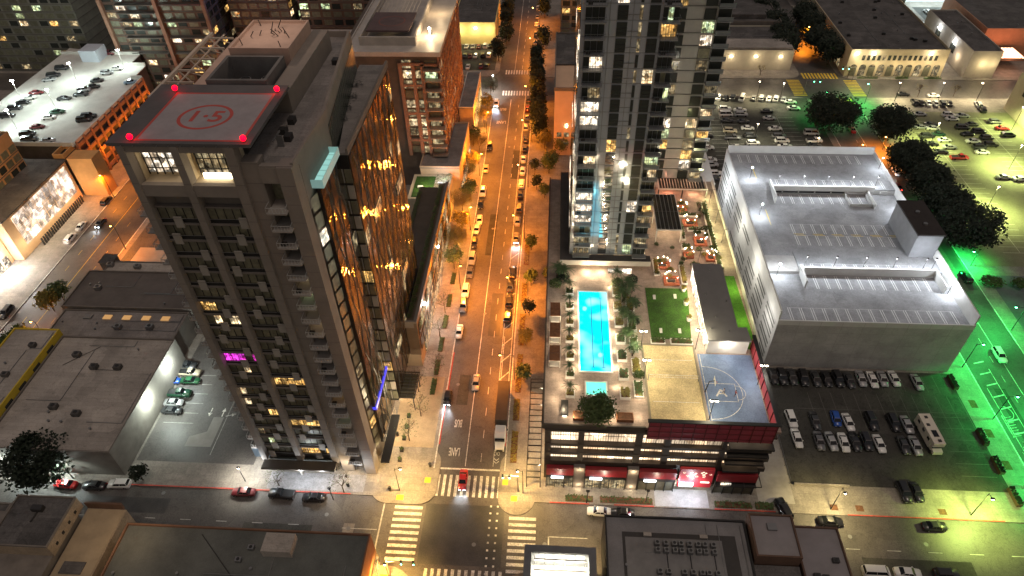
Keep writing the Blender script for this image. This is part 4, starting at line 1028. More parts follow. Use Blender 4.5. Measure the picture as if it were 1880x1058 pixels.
for i,(x,y,rr_) in enumerate(((15.6,117,1.6),(17.6,115,1.7),(16.2,112.4,1.5),(18.6,110.5,1.6),(16.6,107.6,1.5),(18.4,105,1.3),(16.8,101.5,1.3),(19,118.5,1.4),(1.2,116.4,1.5),(3.0,118.4,1.6),(2.6,121,1.4),(17.9,97,1.2),(18.2,90,1.1))):
    t = thing('deck_shrub','dark leafy shrub %s in the planting %s the lap pool'%(ORD[i] if i<8 else ORD[i-8],'east of' if i<8 else 'around the corners of'),'shrub',(x,y,D),'dark shrubs on the pool deck')
    b = MB(); rq = random.Random(i)
    for _ in range(420):
        v = Vector((rq.gauss(0,1),rq.gauss(0,1),abs(rq.gauss(0,1)))).normalized()*rr_*rq.uniform(.55,1.05); s_ = rq.uniform(.12,.26); p = Vector((x,y,D+.2))+v
        d1 = Vector((rq.gauss(0,1),rq.gauss(0,1),rq.gauss(0,1))).normalized(); d2 = d1.orthogonal().normalized()
        b.add([p-d1*s_,p-d2*s_*.6,p+d1*s_,p+d2*s_*.6],[(0,1,2,3)])
    b.build('foliage', leaf_d if i%2 else leaf_m, t)
rq = random.Random(99)
for i in range(70):
    x = rq.uniform(24.6,40.5); y = rq.uniform(118.5,150)
    if (x<32.5 and 132<y) or (x>32 and y<122): continue
    t = thing('garden_bush','small lit bush number %d of the roof garden counted toward the tower'%(i+1),'bush',(x,y,D),'small bushes in the roof garden')
    b = MB(); rs = rq.uniform(.5,.9)
    for _ in range(110):
        v = Vector((rq.gauss(0,1),rq.gauss(0,1),abs(rq.gauss(0,1)))).normalized()*rs*rq.uniform(.5,1.05); s_ = .16; p = Vector((x,y,D+.3))+v
        b.quad(p+Vector((-s_,0,0)),p+Vector((0,-s_,.1)),p+Vector((s_,0,.05)),p+Vector((0,s_,0)))
    b.build('foliage', rq.choice([leaf_m,leaf_y,leaf_m]), t)
gw = thing('glass_parapet', 'white lit parapet wall between the podium garden and the parking garage', 'wall', (43.5,130,D))
MB().box(43.65,43.95,99.5,160,D,D+1.1).build('wall', whitew, gw)
tw2 = thing('white_stair_block', 'blank white triangular-looking side wall rising beside the far garage corner', 'wall', (43,166,0))
MB().box(40.2,45.5,162.5,180,.2,17.5).build('wall', whitew, tw2); light(44,158,20,WHT,900,.3,tw2); light(47.5,172,10,WHT,900,.3,tw2)
# ------------------------------------------------------------------ parking garage
ga = thing('parking_garage', 'large pale concrete parking garage with empty striped rooftop decks', 'parking garage', (73,145,0))
X0,X1,Y0,Y1 = 51.6,94.5,110.6,180
zf,zm,zr = 14.6,15.8,17.2
MB().box(X0,X1,Y0,128,.2,zf-.3).box(X0,X1,128,161,.2,zm-.3).box(X0,X1,161,Y1,.2,zr-.3).build('body', garagew, ga)
b = MB()
b.box(X0+.3,X1-.3,Y0+.3,127.8,zf-.3,zf); b.box(X0+9,X1-.3,128.2,160.8,zm-.3,zm); b.box(X0+9,X1-.3,161.2,Y1-.3,zr-.3,zr)
# sloped west aisle
b.add([(X0+.3,127.8,zf),(X0+9,127.8,zf),(X0+9,136,zm),(X0+.3,136,zm)],[(0,1,2,3)]); b.box(X0+.3,X0+9,136,154,zm-.3,zm)
b.add([(X0+.3,154,zm),(X0+9,154,zm),(X0+9,163,zr),(X0+.3,163,zr)],[(0,1,2,3)]); b.box(X0+.3,X0+9,163,Y1-.3,zr-.3,zr)
b.build('roof_deck', deckm, ga)
b = MB()
b.box(X0,X1,Y0,Y0+.3,zf-.3,zf+1.1); b.box(X0-.02,X0+.3,Y0+.3,Y1,zf-.32,zr+1.2); b.box(X1-.3,X1+.02,Y0+.3,Y1,zf-.32,zr+1.1); b.box(X0+.3,X1-.3,Y1-.3,Y1,zr-.3,zr+2.4)
b.box(X0+9.5,X1-2,127.8,128.2,zf,zm+1.1); b.box(X0+9.5,X1-6,160.8,161.2,zr-.5,zr+1.1); b.box(X0+9.5,X1-6,160.9,161.1,zm,zm+.25)
b.box(X0+9,X0+9.4,123,129,zf,zm+1.1); b.box(X0+9,X0+9.4,156,164,zm,zr+1.1); b.box(X1-8,X1-7.7,154,161,zm,zm+1.6); b.box(X1-2.2,X1-1.9,122,128,zf,zm+1.1)
b.build('parapet', mat('parapet_white',(.52,.51,.49),.8,n=.08), ga)
MB().box(X0+9.6,X1-8,160.75,160.8,zm+.3,zr-.55).build('ramp_shade_strip', black, ga)  # black strip standing in for the shade inside the opening
b = MB()
for i in range(8): X = X0+12+i*4.4; b.box(X,X+.3,160.5,160.74,zm,zr-.4)
b.build('ramp_columns', garagew, ga)
pr_ = mat('stall_white',(.75,.75,.74),.7,n=.1)
b = MB()
def stall(b,x,y0,y1,z,sk=0.0):
    for o in (0,.5): b.quad((x+o,y0,z+.006),(x+o+.13,y0,z+.006),(x+o+.13+sk,y1,z+.006),(x+o+sk,y1,z+.006))
for (n_,xs_,y0_,y1_,z_) in ((15,3.4,Y0+.8,Y0+5.4,zf),(11,12,122.8,127.4,zf),(12,11,142.6,146.6,zm),(12,11,137.8,141.8,zm),(9,11.4,156,160.2,zm),(12,11,161.8,165.6,zr),(14,3,174.2,178.6,zr),(10,12,128.6,130.6,zm)):
    b = MB()
    for i in range(n_): stall(b,X0+xs_+i*2.6,y0_,y1_,z_)
    b.quad((X0+xs_,y1_,z_+.006),(X0+xs_+(n_-1)*2.6+.6,y1_,z_+.006),(X0+xs_+(n_-1)*2.6+.6,y1_+.05,z_+.006),(X0+xs_,y1_+.05,z_+.006))
    b.build('stall_lines', pr_, ga)['kind'] = 'stuff'
b = MB()
for i in range(7): b.quad((X0+11+i*4.8,142.4,zm+.008),(X0+13.6+i*4.8,142.4,zm+.008),(X0+13.6+i*4.8,142.55,zm+.008),(X0+11+i*4.8,142.55,zm+.008)); b.quad((X0+11.4+i*4.8,141.9,zm+.008),(X0+14+i*4.8,141.9,zm+.008),(X0+14+i*4.8,142.05,zm+.008),(X0+11.4+i*4.8,142.05,zm+.008))
for yy in (146,166): b.quad((X0+6,yy,zm+.008 if yy<150 else zr+.008),(X0+6.15,yy,zm+.008 if yy<150 else zr+.008),(X0+6.15,yy+7,zm+.008 if yy<150 else zr+.008),(X0+6,yy+7,zm+.008 if yy<150 else zr+.008))
b.build('yellow_lines', MATS['yellow_paint'], ga)
# dark strips painting the shade of the west wall slots, board marks of the south wall
slm = mat('slot_shade',(.09,.09,.08),.9,n=0)
for lev in range(4):
    for k in range(2):
        for i in range(7):
            if (i+lev)%6 == 5: continue
            y = Y0+1.5+i*9.8; zb = 1.6+lev*3.3+k*1.25+(.7 if y>128 else 0)+(.9 if y>158 else 0)
            MB().box(X0-.03,X0+.02,y,y+7.6,zb,zb+.6).build('slot_shade_strip', slm, ga)
b = MB()
for i in range(1,9): b.box(X0+i*4.77,X0+i*4.77+.05,Y0-.012,Y0+.01,.3,zf+1)
for Z in (4.2,8.4,12): b.box(X0,X1,Y0-.014,Y0+.01,Z,Z+.05)
b.build('panel_joints', mat('joint_grey',(.26,.25,.23),.9,n=0), ga)
for i in range(6):
    pass
b = MB().box(88.2,94.3,134,148,zm-.1,22.5); b.build('stair_tower', mat('stair_grey',(.2,.2,.21),.8,n=.12), ga)
MB().box(88,94.6,133.8,148.2,22.5,22.9).build('stair_roof', mat('black_roof',(.03,.024,.022),.9,n=.2), ga)
for y in (138,143): MB().tube((91.2,y,22.9),(91.2,y,23.3),.5,n=12).build('roof_vent', steel, ga)
b = MB()
b.frame(X1-14,X1-8.2,155,160.6,zm,zm+.9,.2); b.build('stair_well', garagew, ga)
k = 0
for (n_,xs,y,z) in (('near',[X0+10.2+i*7 for i in range(5)]+[X1-2.6],129.2,zm),('far',[X0+11+i*6.6 for i in range(5)],162.4,zr)):
    for i,x in enumerate(xs):
        t = thing('deck_lamp', 'slim deck light pole %s from the left on the %s divider of the garage roof'%(ORD[i],n_), 'light pole', (x,y,z), 'light poles on the garage roof')
        MB().tube((x,y,z),(x,y,z+3.6),.06).build('pole', dark, t); MB().box(x-.2,x+.2,y-.3,y+.1,z+3.6,z+3.75,dark).build('head', None, t)
        MB().box(x-.15,x+.15,y-.2,y,z+3.55,z+3.6).build('lamp', BWHT, t); light(x,y-.1,z+3.4,WHT,860,.15,t)
for i,(x,y,z) in enumerate(((X0+4,150.5,zm),(X0+4.2,166,zr),(X0+3.6,127.5,zf),(X1-1.2,122,zf),(X1-1.5,153,zm),(X1-1.2,172,zr))):
    t = thing('deck_lamp', 'deck light pole %s the garage roof'%('on the west aisle middle of','on the west aisle rear of','on the west aisle front of','at the east rim front of','at the east rim middle of','at the east rim rear of')[i], 'light pole', (x,y,z), 'light poles on the garage roof')
    MB().tube((x,y,z),(x,y,z+3.6),.06).build('pole', dark, t); MB().box(x-.15,x+.15,y-.2,y,z+3.55,z+3.7).build('lamp', BWHT, t); light(x,y-.1,z+3.4,WHT,1150,.15,t)
light(46.6,150,13,(1,.97,.85),1500,.3,ga); light(46.8,132,13,(1,.97,.85),1500,.3,ga); light(47,116,12,(1,.97,.9),1200,.3,ga); light(46.6,168,13,WHT,1000,.3,ga)
light(97.2,130,9,WHT,900,.2,ga)
# ------------------------------------------------------------------ low buildings
def lowbuild(name,label,x0,x1,y0,y1,h,wm,rm,par=.6,cat='building',base=.2):
    t = thing(name,label,cat,((x0+x1)/2,(y0+y1)/2,base))
    MB().box(x0,x1,y0,y1,base,h).build('wall', wm, t)
    MB().box(x0+.3,x1-.3,y0+.3,y1-.3,h,h+.05).build('roof', rm, t)
    if par: MB().frame(x0,x1,y0,y1,h,h+par,.3).build('parapet', wm, t)
    rv = random.Random(int(x0*3+y0)); W_ = x1-x0; H_ = y1-y0
    if W_ > 9 and H_ > 9 and y0 < 400:
        for k in range(min(9,3+int(W_*H_/250))):
            x = rv.uniform(x0+1.5,x1-1.5); y = rv.uniform(y0+1.5,y1-1.5)
            q = MB().tube((x,y,h+.05),(x,y,h+.5),.16,n=8,m=steel).tube((x,y,h+.5),(x,y,h+.62),.28,n=8,m=steel)
            q.build('roof_vent', None, t)
        for k in range(3):
            q = MB(); x = rv.uniform(x0+2,x1-2); y = rv.uniform(y0+2,y1-2); L_ = rv.uniform(3,W_*.5); x2 = min(x1-1,x+L_); y2 = min(y1-1,y+rv.uniform(2,H_*.5))
            q.tube((x,y,h+.18),(x2,y,h+.18),.07,n=5).tube((x2,y,h+.18),(x2,y2,h+.18),.07,n=5)
            q.build('roof_pipe', steel, t)
    return t
def roofstuff(t,pts,h,m=None,s=1.0):
    for (x,y) in pts:
        q = MB(); q.box(x-.9*s,x+.9*s,y-.7*s,y+.7*s,h+.25,h+1.3*s,m or steel); q.tube((x,y,h+1.3*s),(x,y,h+1.4*s),.5*s,n=12,m=black)
        for a in (-.7,.7): q.box(x+a*s-.08,x+a*s+.08,y-.6*s,y+.6*s,h+.05,h+.25,dark)
        q.build('roof_unit', None, t)
darkw = mat('dim_wall',(.16,.14,.12),.9,n=.2); yelw = mat('yellow_wall',(.55,.40,.03),.85,n=.12)
skyl = emit('skylight_glow',(1,.55,.2),.22)
t = lowbuild('flat_roofed_building','broad tan flat-roofed building beside the small lit parking lot on the left',-117,-89,74.2,106,8.2,darkw,tanroof,.5)
roofstuff(t,((-104,96.5),(-98.4,96.6),(-107,85),(-101,83.4),(-110,100)),8.2,darkroof,.9)
MB().tube((-112,97,8.4),(-106,103,8.4),.06).tube((-104,96,8.4),(-98,96,8.4),.05).build('conduit', dark, t)
light(-86.8,99.6,6.4,(.85,1,.95),1900,.2,t); light(-86.8,89.2,6.4,(.85,1,.9),2400,.2,t)
for y in (99.6,89.2): MB().box(-88.9,-88.2,y-.25,y+.25,6.3,6.5).build('wall_lamp', BWHT, t)
MB().box(-104,-101.5,73.95,74.15,4.4,4.7).build('wall_lamp', BWHT, t); light(-102.5,73.2,4.2,(.85,1,.95),1500,.2,t); light(-113,73,4.2,(.85,1,.95),900,.2,t)
t = lowbuild('yellow_walled_building','small flat-roofed building with a bright yellow side wall on the left',-128.5,-117.2,78,106.5,10,yelw,tanroof,.4)
roofstuff(t,((-120.5,101),(-121.5,92)),10,darkroof,.8)
for y in (84,89,94.5,100): MB().box(-117.2,-117.05,y,y+2.4,8.6,9.3).build('window', gl_dark, t)
t = lowbuild('flat_roofed_building','dim low roof building with lit skylights behind the broad tan roof',-123,-90.5,106.9,116.5,6.8,darkw,greyroof,.4)
roofstuff(t,((-106,110.5),(-98,110.8)),6.8,steel,.9)
for i in range(5): MB().box(-116.6+i*5,-114.6+i*5,113.4,114.8,7.0,7.2).build('skylight', skyl if i>0 else steel, t)
t = lowbuild('flat_roofed_building','dark low roof building left of the helipad tower nearest the tree lined street',-124.2,-90,117,131,7.2,darkw,mat('dim_brown_roof',(.11,.095,.085),.9,n=.2,scale=.2),.5)
roofstuff(t,((-118,124),),7.2,steel,.9)
t = lowbuild('flat_roofed_building','pale low annex roof behind the dark low roofs and beside the left street',-122,-88,131.5,137,5.6,darkw,tanroof,.3); roofstuff(t,((-113,134.5),(-121,135)),5.6,steel,.9)
t = thing('brick_shed', 'small dark hip-roofed shed at the rear corner of the low roofs', 'shed', (-123,138,.2))
MB().box(-124.5,-121,135.6,139,.2,6.4).build('wall', darkw, t); MB().add([(-124.8,135.3,6.4),(-120.7,135.3,6.4),(-120.7,139.3,6.4),(-124.8,139.3,6.4),(-122.7,137.3,8.4)],[(0,1,4),(1,2,4),(2,3,4),(3,0,4)]).build('roof', darkroof, t)
sheet('light_court', -122, -104, 139.5, 150, .17, mat('pale_lot',(.45,.38,.3),.9,n=.15,scale=.2))
# bottom row of buildings
t = lowbuild('flat_roofed_building','wide dark flat roof with orange trimmed edge at the bottom left of the junction',-76.6,-31.2,30,58.4,10,mat('orange_brick',(.16,.08,.045),.85,n=.2),mat('night_roof',(.10,.105,.095),.9,n=.3,scale=.12,fine=.1),.5)
MB().box(-49.5,-44.2,53.5,57,10.05,12).build('roof_hutch', tanroof, t); roofstuff(t,((-52,54.8),(-53.5,52.5)),10,steel,.6)
MB().tube((-62,57,10.1),(-52,48,10.1),.08).build('conduit', dark, t)
MB().box(-31.0,-30.9,40,58,.3,4).build('shopfront', W3, t); light(-29.5,53,3.2,AMB,1500,.2,t); light(-29.5,46,3.2,AMB,900,.2,t)
t = thing('brick_block', 'old tan brick building with low penthouse and blank lit side wall at bottom left', 'building', (-92,57,0))
tanb = mat('tan_brick',(.30,.235,.165),.9,n=.2,scale=.5,fine=.15)
MB().box(-102,-86.8,42,59.5,.2,10.6).build('rear_hall', darkw, t); MB().box(-97.5,-86.4,51.5,61.2,10.6,13.5,tanb).build('penthouse', None, t)
MB().box(-97.2,-86.7,51.8,60.9,13.5,13.6).build('roof', darkroof, t); MB().frame(-97.5,-86.4,51.5,61.2,13.5,13.9,.25).build('parapet', darkw, t)
MB().box(-86.4,-78.9,44,61.6,.2,9.2).build('side_block', tanb, t)
MB().box(-86.2,-79.1,44.2,61.4,9.2,9.3).build('side_roof', mat('tan_floor',(.32,.25,.16),.9,n=.15,scale=.4), t)
MB().box(-86.4,-79.3,61.6,62.0,9.2,11).build('gable_wall', brownw, t)
for i in range(4): MB().box(-86.42,-86.3,53+i*2,53.5+i*2,11.6,12.2).build('vent_hole', black, t)
for y in (45.5,49): MB().box(-85,-81,y,y+2.2,9.32,9.5).build('skylight', darkroof, t)
MB().tube((-92,59,13.6),(-92,56,13.9),.15).box(-93,-91,58,59,13.6,14.6,dark).build('roof_unit', dark, t)
light(-74,55,16,(1,.7,.4),500,.4,t)
t = lowbuild('flat_roofed_building','dark cluttered roof at the left bottom corner of the picture',-116,-102.5,40,62.5,7.8,darkw,darkroof,.5); roofstuff(t,((-107,52),(-109,57)),7.8,dark,1)
t = lowbuild('hvac_building','wide grey roof with rows of round condenser units at the bottom right',11,36.2,30,64.2,10,black,mat('slate_roof',(.19,.185,.185),.85,n=.15,scale=.2,fine=.08),.5)
MB().box(14,34,41.5,61.2,10.06,10.12).build('roof_mat', mat('dark_mat',(.05,.047,.045),.9,n=.15), t)
MB().box(14.5,31.5,40,60.2,10.13,10.2).build('inner_roof', mat('slate_inner',(.18,.175,.17),.85,n=.2,scale=.3), t)
for x in (18.5,28.4): MB().box(x-.7,x+.7,60.4,61.1,10.2,10.5).build('roof_hatch', tanroof, t)
k = 0
for j,y in enumerate((59.0,57.7,53.9,52.6,51.4,50.2)):
    for i in range(8):
        if (i in (2,) and j>1) : continue
        x = 20+i*1.38+.12*(i%3)
        c = thing('condenser_unit', 'round condenser unit %s from the left in the %s row of the grey roof'%(ORD[i],ORD[j]), 'condenser', (x,y,10.2), 'condensers on the grey roof')
        if k == 0:
            MB().box(x-.42,x+.42,y-.42,y+.42,10.2,11.1).build('case', steel, c)
            MB().tube((x,y,11.1),(x,y,11.18),.4,n=14,m=steel).tube((x,y,11.18),(x,y,11.2),.28,n=12,m=black).build('fan_ring', None, c); c0 = c
        else:
            for ch in c0.children: q = ch.copy(); col.objects.link(q); q.parent = c
        k += 1
MB().tube((21.6,58.5,10.3),(21.6,51,10.3),.07).tube((25.6,58.5,10.3),(25.6,51,10.3),.07).tube((29.8,58.5,10.3),(29.8,51,10.3),.07).build('refrigerant_pipes', black, t)
t = lowbuild('roof_penthouse_block','raised grey roof block with a square hatch right of the condenser roof',36.5,44.2,56.6,64.6,12,brownw,mat('mauve_roof',(.23,.21,.21),.85,n=.1,scale=.3),.4)
MB().box(39.4,41,61.5,62.8,12.05,12.5).build('roof_hatch', steel, t)
t = lowbuild('flat_roofed_building','grey flat roof right of the raised block along the bottom street',44.5,52.6,30,63.8,9.8,brownw,MATS['mauve_roof'],.4); roofstuff(t,((46.6,54.6),(48,54.4),(50.5,57.5)),9.8,dark,.6)
MB().box(36.5,44.2,30,56.4,.2,9.6).build('link_hall', darkroof, t)
t = thing('open_roof_building', 'small building with a brightly lit open roof court at the bottom of the junction', 'building', (3,50,0))
MB().frame(-3.4,9.3,30,58,.2,10,1.3).build('wall', mat('slate_wall',(.13,.135,.14),.8,n=.15), t)
MB().box(-2.1,8,31.3,56.7,.2,5).build('court_floor', mat('court_floor',(.6,.55,.46),.8,n=.15,scale=1), t)
b = MB(); b.box(-1.6,7.6,55.6,55.9,9.0,9.3); b.box(-1.6,7.6,53.9,54.1,8.8,9.0)
for i in range(6): b.box(-1.6+i*1.8,-1.5+i*1.8,31.5,56.6,8.9,9.1)
b.build('white_beams', whitew, t)
for x in (0,3,6): light(x,54.5,8.2,(1,.93,.75),900,.2,t)
light(3,50,8,(1,.93,.75),900,.2,t)
# left side: lit rooftop garage, hall, towers
t = thing('parking_garage', 'left parking garage with cars on its floodlit white roof and orange lit open facade', 'parking garage', (-178,210,0))
zg = 15.6
MB().prism([(-196,182),(-153.2,182),(-153.2,229),(-157,229),(-157,240),(-164,240),(-164,250),(-196,256)],.2,zg-.3).build('body', mat('garage_inner',(.09,.08,.075),.9,n=.2), t)
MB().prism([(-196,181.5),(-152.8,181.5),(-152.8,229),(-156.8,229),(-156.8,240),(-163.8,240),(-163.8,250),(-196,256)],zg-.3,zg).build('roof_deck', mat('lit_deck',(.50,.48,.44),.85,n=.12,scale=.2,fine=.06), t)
b = MB()
for lev in range(5): b.box(-152.8,-152.3,182,229,.8+lev*3.3,2.0+lev*3.3)
for i in range(11): b.box(-152.4,-151.9,182+i*4.6,182.6+i*4.6,.2,zg+.8)
b.build('facade_frame', orangew, t)
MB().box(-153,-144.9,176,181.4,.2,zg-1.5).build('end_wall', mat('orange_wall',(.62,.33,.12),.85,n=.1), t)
MB().frame(-157,-153.4,176,182,zg-1.5,zg,.3).build('end_parapet', MATS['orange_wall'], t)
b = MB().box(-196,-152.6,181.2,181.5,zg-.3,zg+1.1); b.box(-152.8,-152.5,182,229,zg,zg+1.0)
for (x0,x1,y) in ((-157,-152.8,229),(-164,-156.8,240),(-196,-163.8,250)): b.box(x0,x1,y,y+.3,zg-.3,zg+1.2)
b.build('parapet', mat('pale_parapet',(.55,.53,.48),.85,n=.1), t)
MB().box(-183.4,-176.5,243,250,zg,zg+4.4).build('stair_house', mat('blue_grey_house',(.42,.45,.5),.8,n=.08), t)
for i,(px,py) in enumerate(((-176.5,226.5),(-172.5,205.5),(-177.5,191),(-164,238),(-189,212))):
    q = MB().tube((px,py,zg),(px,py,zg+7),.12); q.build('light_mast', whitew, t); MB().box(px-.5,px+.5,py-.3,py+.3,zg+7,zg+7.15).build('mast_lamp', BWHT, t)
    light(px,py,zg+6.6,(.82,1,.93),3600,.4,t)
for y in (184,192,200,209,219,227): light(-149.5,y,8,AMB,900,.3,t)
light(-146,178,7,AMB,1800,.3,t)
t = thing('lit_hall', 'glass fronted hall with bright interior facing the left street', 'hall', (-158,160,0))
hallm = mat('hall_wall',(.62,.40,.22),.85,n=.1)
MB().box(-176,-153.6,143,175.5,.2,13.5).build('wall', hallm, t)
MB().box(-176.2,-153.2,142.8,175.7,13.5,14).build('roof', darkroof, t)
MB().box(-153.5,-153.3,146.6,174,3.2,12.6).build('glass_front', room('hall_interior',(1,.84,.72),.8,.35,.55), t)
b = MB()
for i in range(12): b.box(-153.28,-153.2,146.6+i*2.45,146.7+i*2.45,3.2,12.6)
for z in (6,9): b.box(-153.28,-153.2,146.6,174,z,z+.08)
b.build('mullions', hallm, t)
b = MB()
for i in range(22): b.box(-151.9,-151.6,150+i*1.05,150.5+i*1.05,.2,2.6)
b.build('screen_posts', dark, t)
for y in (146,152,158,164,170): light(-150.6,y,4.5,(1,.82,.55),380,.3,t)
t = thing('market_building', 'low cream building under a blazing white light beside the left street', 'building', (-160,125,0))
MB().box(-178,-156.5,104,142.5,.2,9).build('wall', hallm, t); MB().box(-178.2,-156.3,103.8,142.6,9,9.4).build('roof', tanroof, t)
b = MB()
for i in range(12): b.box(-156.45,-156.3,106+i*3,108.2+i*3,.4,3.4)
b.build('shopfront', W2, t)
light(-152.5,136,5,(1,.97,.9),3200,.4,t); light(-153,124,5,(1,.95,.85),1800,.4,t); light(-152,113,5,(1,.9,.8),700,.4,t)
MB().box(-156.2,-155.6,133,139,4.6,5.2).build('light_box', BWHT, t)
def aptower(label,x0,x1,y0,y1,h,fm,seed,pl=.3,bay=3.4,fh=3.1,z0=1,faces='sew',nbal=2,name='apartment_building',maxw=95,lit_=None):
    t = thing(name,label,'apartment building',((x0+x1)/2,(y0+y1)/2,0)); rr = random.Random(seed)
    MB().box(x0,x1,y0,y1,.2,h).build('wall', fm, t)
    MB().box(x0+.3,x1-.3,y0+.3,y1-.3,h,h+.1).build('roof', darkroof, t); MB().frame(x0-.1,x1+.1,y0-.1,y1+.1,h,h+.8,.35).build('parapet', fm, t)
    nf = int((h-z0)/fh); cnt = 0; extra = MB(); lights_ = lit_ or [W1,W4,W4,W3,WD,W5,W2]
    bands = MB()
    for i in range(nf):
        z = z0+i*fh
        bands.box(x0-.15,x1+.15,y0-.15,y1+.15,z-.25,z-.05)
    bands.build('floor_edges', mat('floor_edge_dim',(.11,.095,.085),.8,n=.1), t)
    def win(bx):
        nonlocal cnt
        m = rr.choice(lights_) if rr.random() < pl else rr.choice([gl_dark,gl_olive,WD])
        if cnt < maxw: MB().box(*bx).build('window', m, t)
        else: extra.box(*bx, m)
        cnt += 1
    order = list(range(nf))[::-1]
    if 's' in faces:
        n = max(1,int((x1-x0)/bay))
        for i in order:
            for j in range(n):
                X = x0+(x1-x0)*(j+.12)/n; X2 = x0+(x1-x0)*(j+.88)/n; z = z0+i*fh
                win((X,X2,y0-.12,y0-.02,z+.3,z+2.3))
    if 'e' in faces:
        n = max(1,int((y1-y0)/bay))
        for i in order:
            for j in range(n):
                Y = y0+(y1-y0)*(j+.12)/n; Y2 = y0+(y1-y0)*(j+.88)/n; z = z0+i*fh
                win((x1+.02,x1+.12,Y,Y2,z+.3,z+2.3))
    if extra.v: extra.build('window', None, t)['kind'] = 'stuff'
    return t
resw = mat('brown_render',(.15,.085,.06),.85,n=.15); greyw = mat('grey_render',(.20,.19,.16),.85,n=.15)
aptower('long grey apartment slab with scattered lit windows at the top left',-330,-196,268,292,44,greyw,31,.14,4.2,3.1,1,'s')
t = aptower('brown apartment tower with balconies behind the floodlit garage roof',-172,-132,252,285,62,resw,32,.2,4.4,3.1,1,'se')
for i in range(14):
    z = 16+i*3.1; balcony(-172.5+6,-152,249.8,251.8,z,t,rail=dark); 
    if i%2 == 0: balcony(-149,-133,249.8,251.8,z,t,rail=dark)
MB().box(-151.6,-150.2,250.6,251.9,1,62.8).box(-132.9,-131.6,250.6,251.9,1,62.8).box(-173,-171.6,250.6,251.9,1,62.8).build('corner_piers', orangew, t)
light(-137,248,50,(1,.05,.05),1800,.3,t); MB().box(-139,-134.5,249.4,249.6,49.5,51.5).build('red_sign_light', BRED, t)
t = aptower('second brown apartment tower with a blue lit balcony farther right',-128,-104,262,300,58,resw,33,.2,4.0,3.1,1,'se')
MB().box(-118,-114,261.6,261.8,44,46.6).build('blue_lit_window', emit('blue_window',(.15,.3,1),3), t); light(-116,259.5,45,(.2,.35,1),1500,.3,t)
t = aptower('orange lit apartment tower cut by the left picture edge beside the hall',-196,-163.5,147,172,25,mat('orange_render',(.5,.27,.12),.85,n=.1),34,.18,3.2,3.1,1,'se')
light(-150,152,24,(1,.6,.25),2500,.5,t)
t = aptower('tall rear apartment block between the two rooftop helipads',-100,-66,262,290,38,resw,35,.12,4.0,3.1,1,'se')
t = lowbuild('flat_roofed_building','wide grey roof with a dark glazed lantern behind the helipad tower',-98,-64,212,250,26,brownw,whiteroof,.7); MB().box(-82,-72,226,238,26.06,28).build('roof_lantern', darkroof, t)
MB().box(-90,-70,211.7,211.95,19,21.5).build('window', W4, t)
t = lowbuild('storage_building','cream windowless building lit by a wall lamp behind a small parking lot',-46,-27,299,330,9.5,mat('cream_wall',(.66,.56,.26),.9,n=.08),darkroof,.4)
MB().box(-36.5,-35.5,298.5,298.9,7.2,7.6).build('wall_lamp', BWRM, t)
for x in (-43,-36,-30): light(x,296.3,6.6,(1,.92,.45),520,.25,t)
aptower('dark distant block at the top beside the avenue',-95,-50,345,370,24,resw,36,.2,4,3.1,1,'s',maxw=60)
aptower('dim distant block right of the avenue at the top edge',2,52,300,330,26,greyw,37,.25,4,3.1,1,'sw',maxw=60)
# top right
t = lowbuild('warehouse','long white-walled warehouse with dark roof left of the green junction',58,97,274,300,8,mat('warehouse_white',(.5,.46,.36),.85,n=.08),darkroof,.5); 
MB().box(58.5,96.5,275,284,8.3,9.2).build('roof_band', tanroof, t)
for x in (62,72,82,92): light(x,270.8,5.6,WRM,220,.2,t); MB().box(x-.4,x+.4,273.6,273.9,5.8,6.1).build('wall_lamp', BWRM, t)
t = lowbuild('flat_roofed_building','dark flat roof with clerestory behind the white-walled warehouse',60,98,302,345,9,darkw,darkroof,.6); MB().box(64,92,306,318,9.1,11).build('roof_lantern', darkroof, t)
t = lowbuild('shop_building','long cream two storey shop building with arched windows and dark roof',117,155,268.5,330,10.5,mat('shop_cream',(.50,.41,.27),.9,n=.1),darkroof,.9)
for i in range(15): MB().box(122+i*2.0,123.1+i*2.0,268.3,268.45,7.0,9.0).build('window', gl_dark if i%4 else W4, t)
for i in range(10):
    x = 118.5+i*3.6; q = MB().box(x,x+2.6,268.3,268.42,.5,4.2, W4 if i%2 else gl_olive); q.add([(x+1.3+1.3*math.cos(a),268.36,4.2+1.1*math.sin(a)) for a in [math.pi*j/8 for j in range(9)]],[tuple(range(9))],W4); q.build('arched_window', None, t)
for i in range(6):
    x = 116.7; MB().box(x,x+.2,276+i*4,278.4+i*4,1,4).build('window', W4, t)
for x in (124,131,138,145,151,157): light(x-2.5,265.4,5.4,(1,.84,.5),330,.2,t)
for x in (126,148,119.5): light(x,266.3,9.8,(1,.9,.7),330,.2,t); MB().box(x-.4,x+.4,267.8,268.3,9.6,9.9).build('wall_lamp', BWRM, t)
r = random.Random(5)
roofstuff(t,[(r.uniform(120,152),r.uniform(272,326)) for _ in range(12)],10.5,dark,.7)
t = lowbuild('warehouse','grey side-walled warehouse with two lit upper windows right of the cream shops',163.5,175,268,312,10.5,mat('warehouse_grey',(.42,.38,.33),.85,n=.1),darkroof,.6)
for y in (281,296): MB().box(163.3,163.45,y,y+4,4.5,7.5).build('window', gl_dark, t); light(161.6,y+2,8.6,WHT,330,.2,t); MB().box(162.9,163.4,y+1.6,y+2.4,8.5,8.8).build('wall_lamp', BWHT, t)
light(169,265.6,6,(1,.8,.4),420,.2,t); light(173,265.6,6,(1,.8,.4),250,.2,t); light(161.8,277,5,WRM,300,.2,t)
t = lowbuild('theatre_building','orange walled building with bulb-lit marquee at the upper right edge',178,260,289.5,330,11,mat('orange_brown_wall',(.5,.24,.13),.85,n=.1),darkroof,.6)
b = MB()
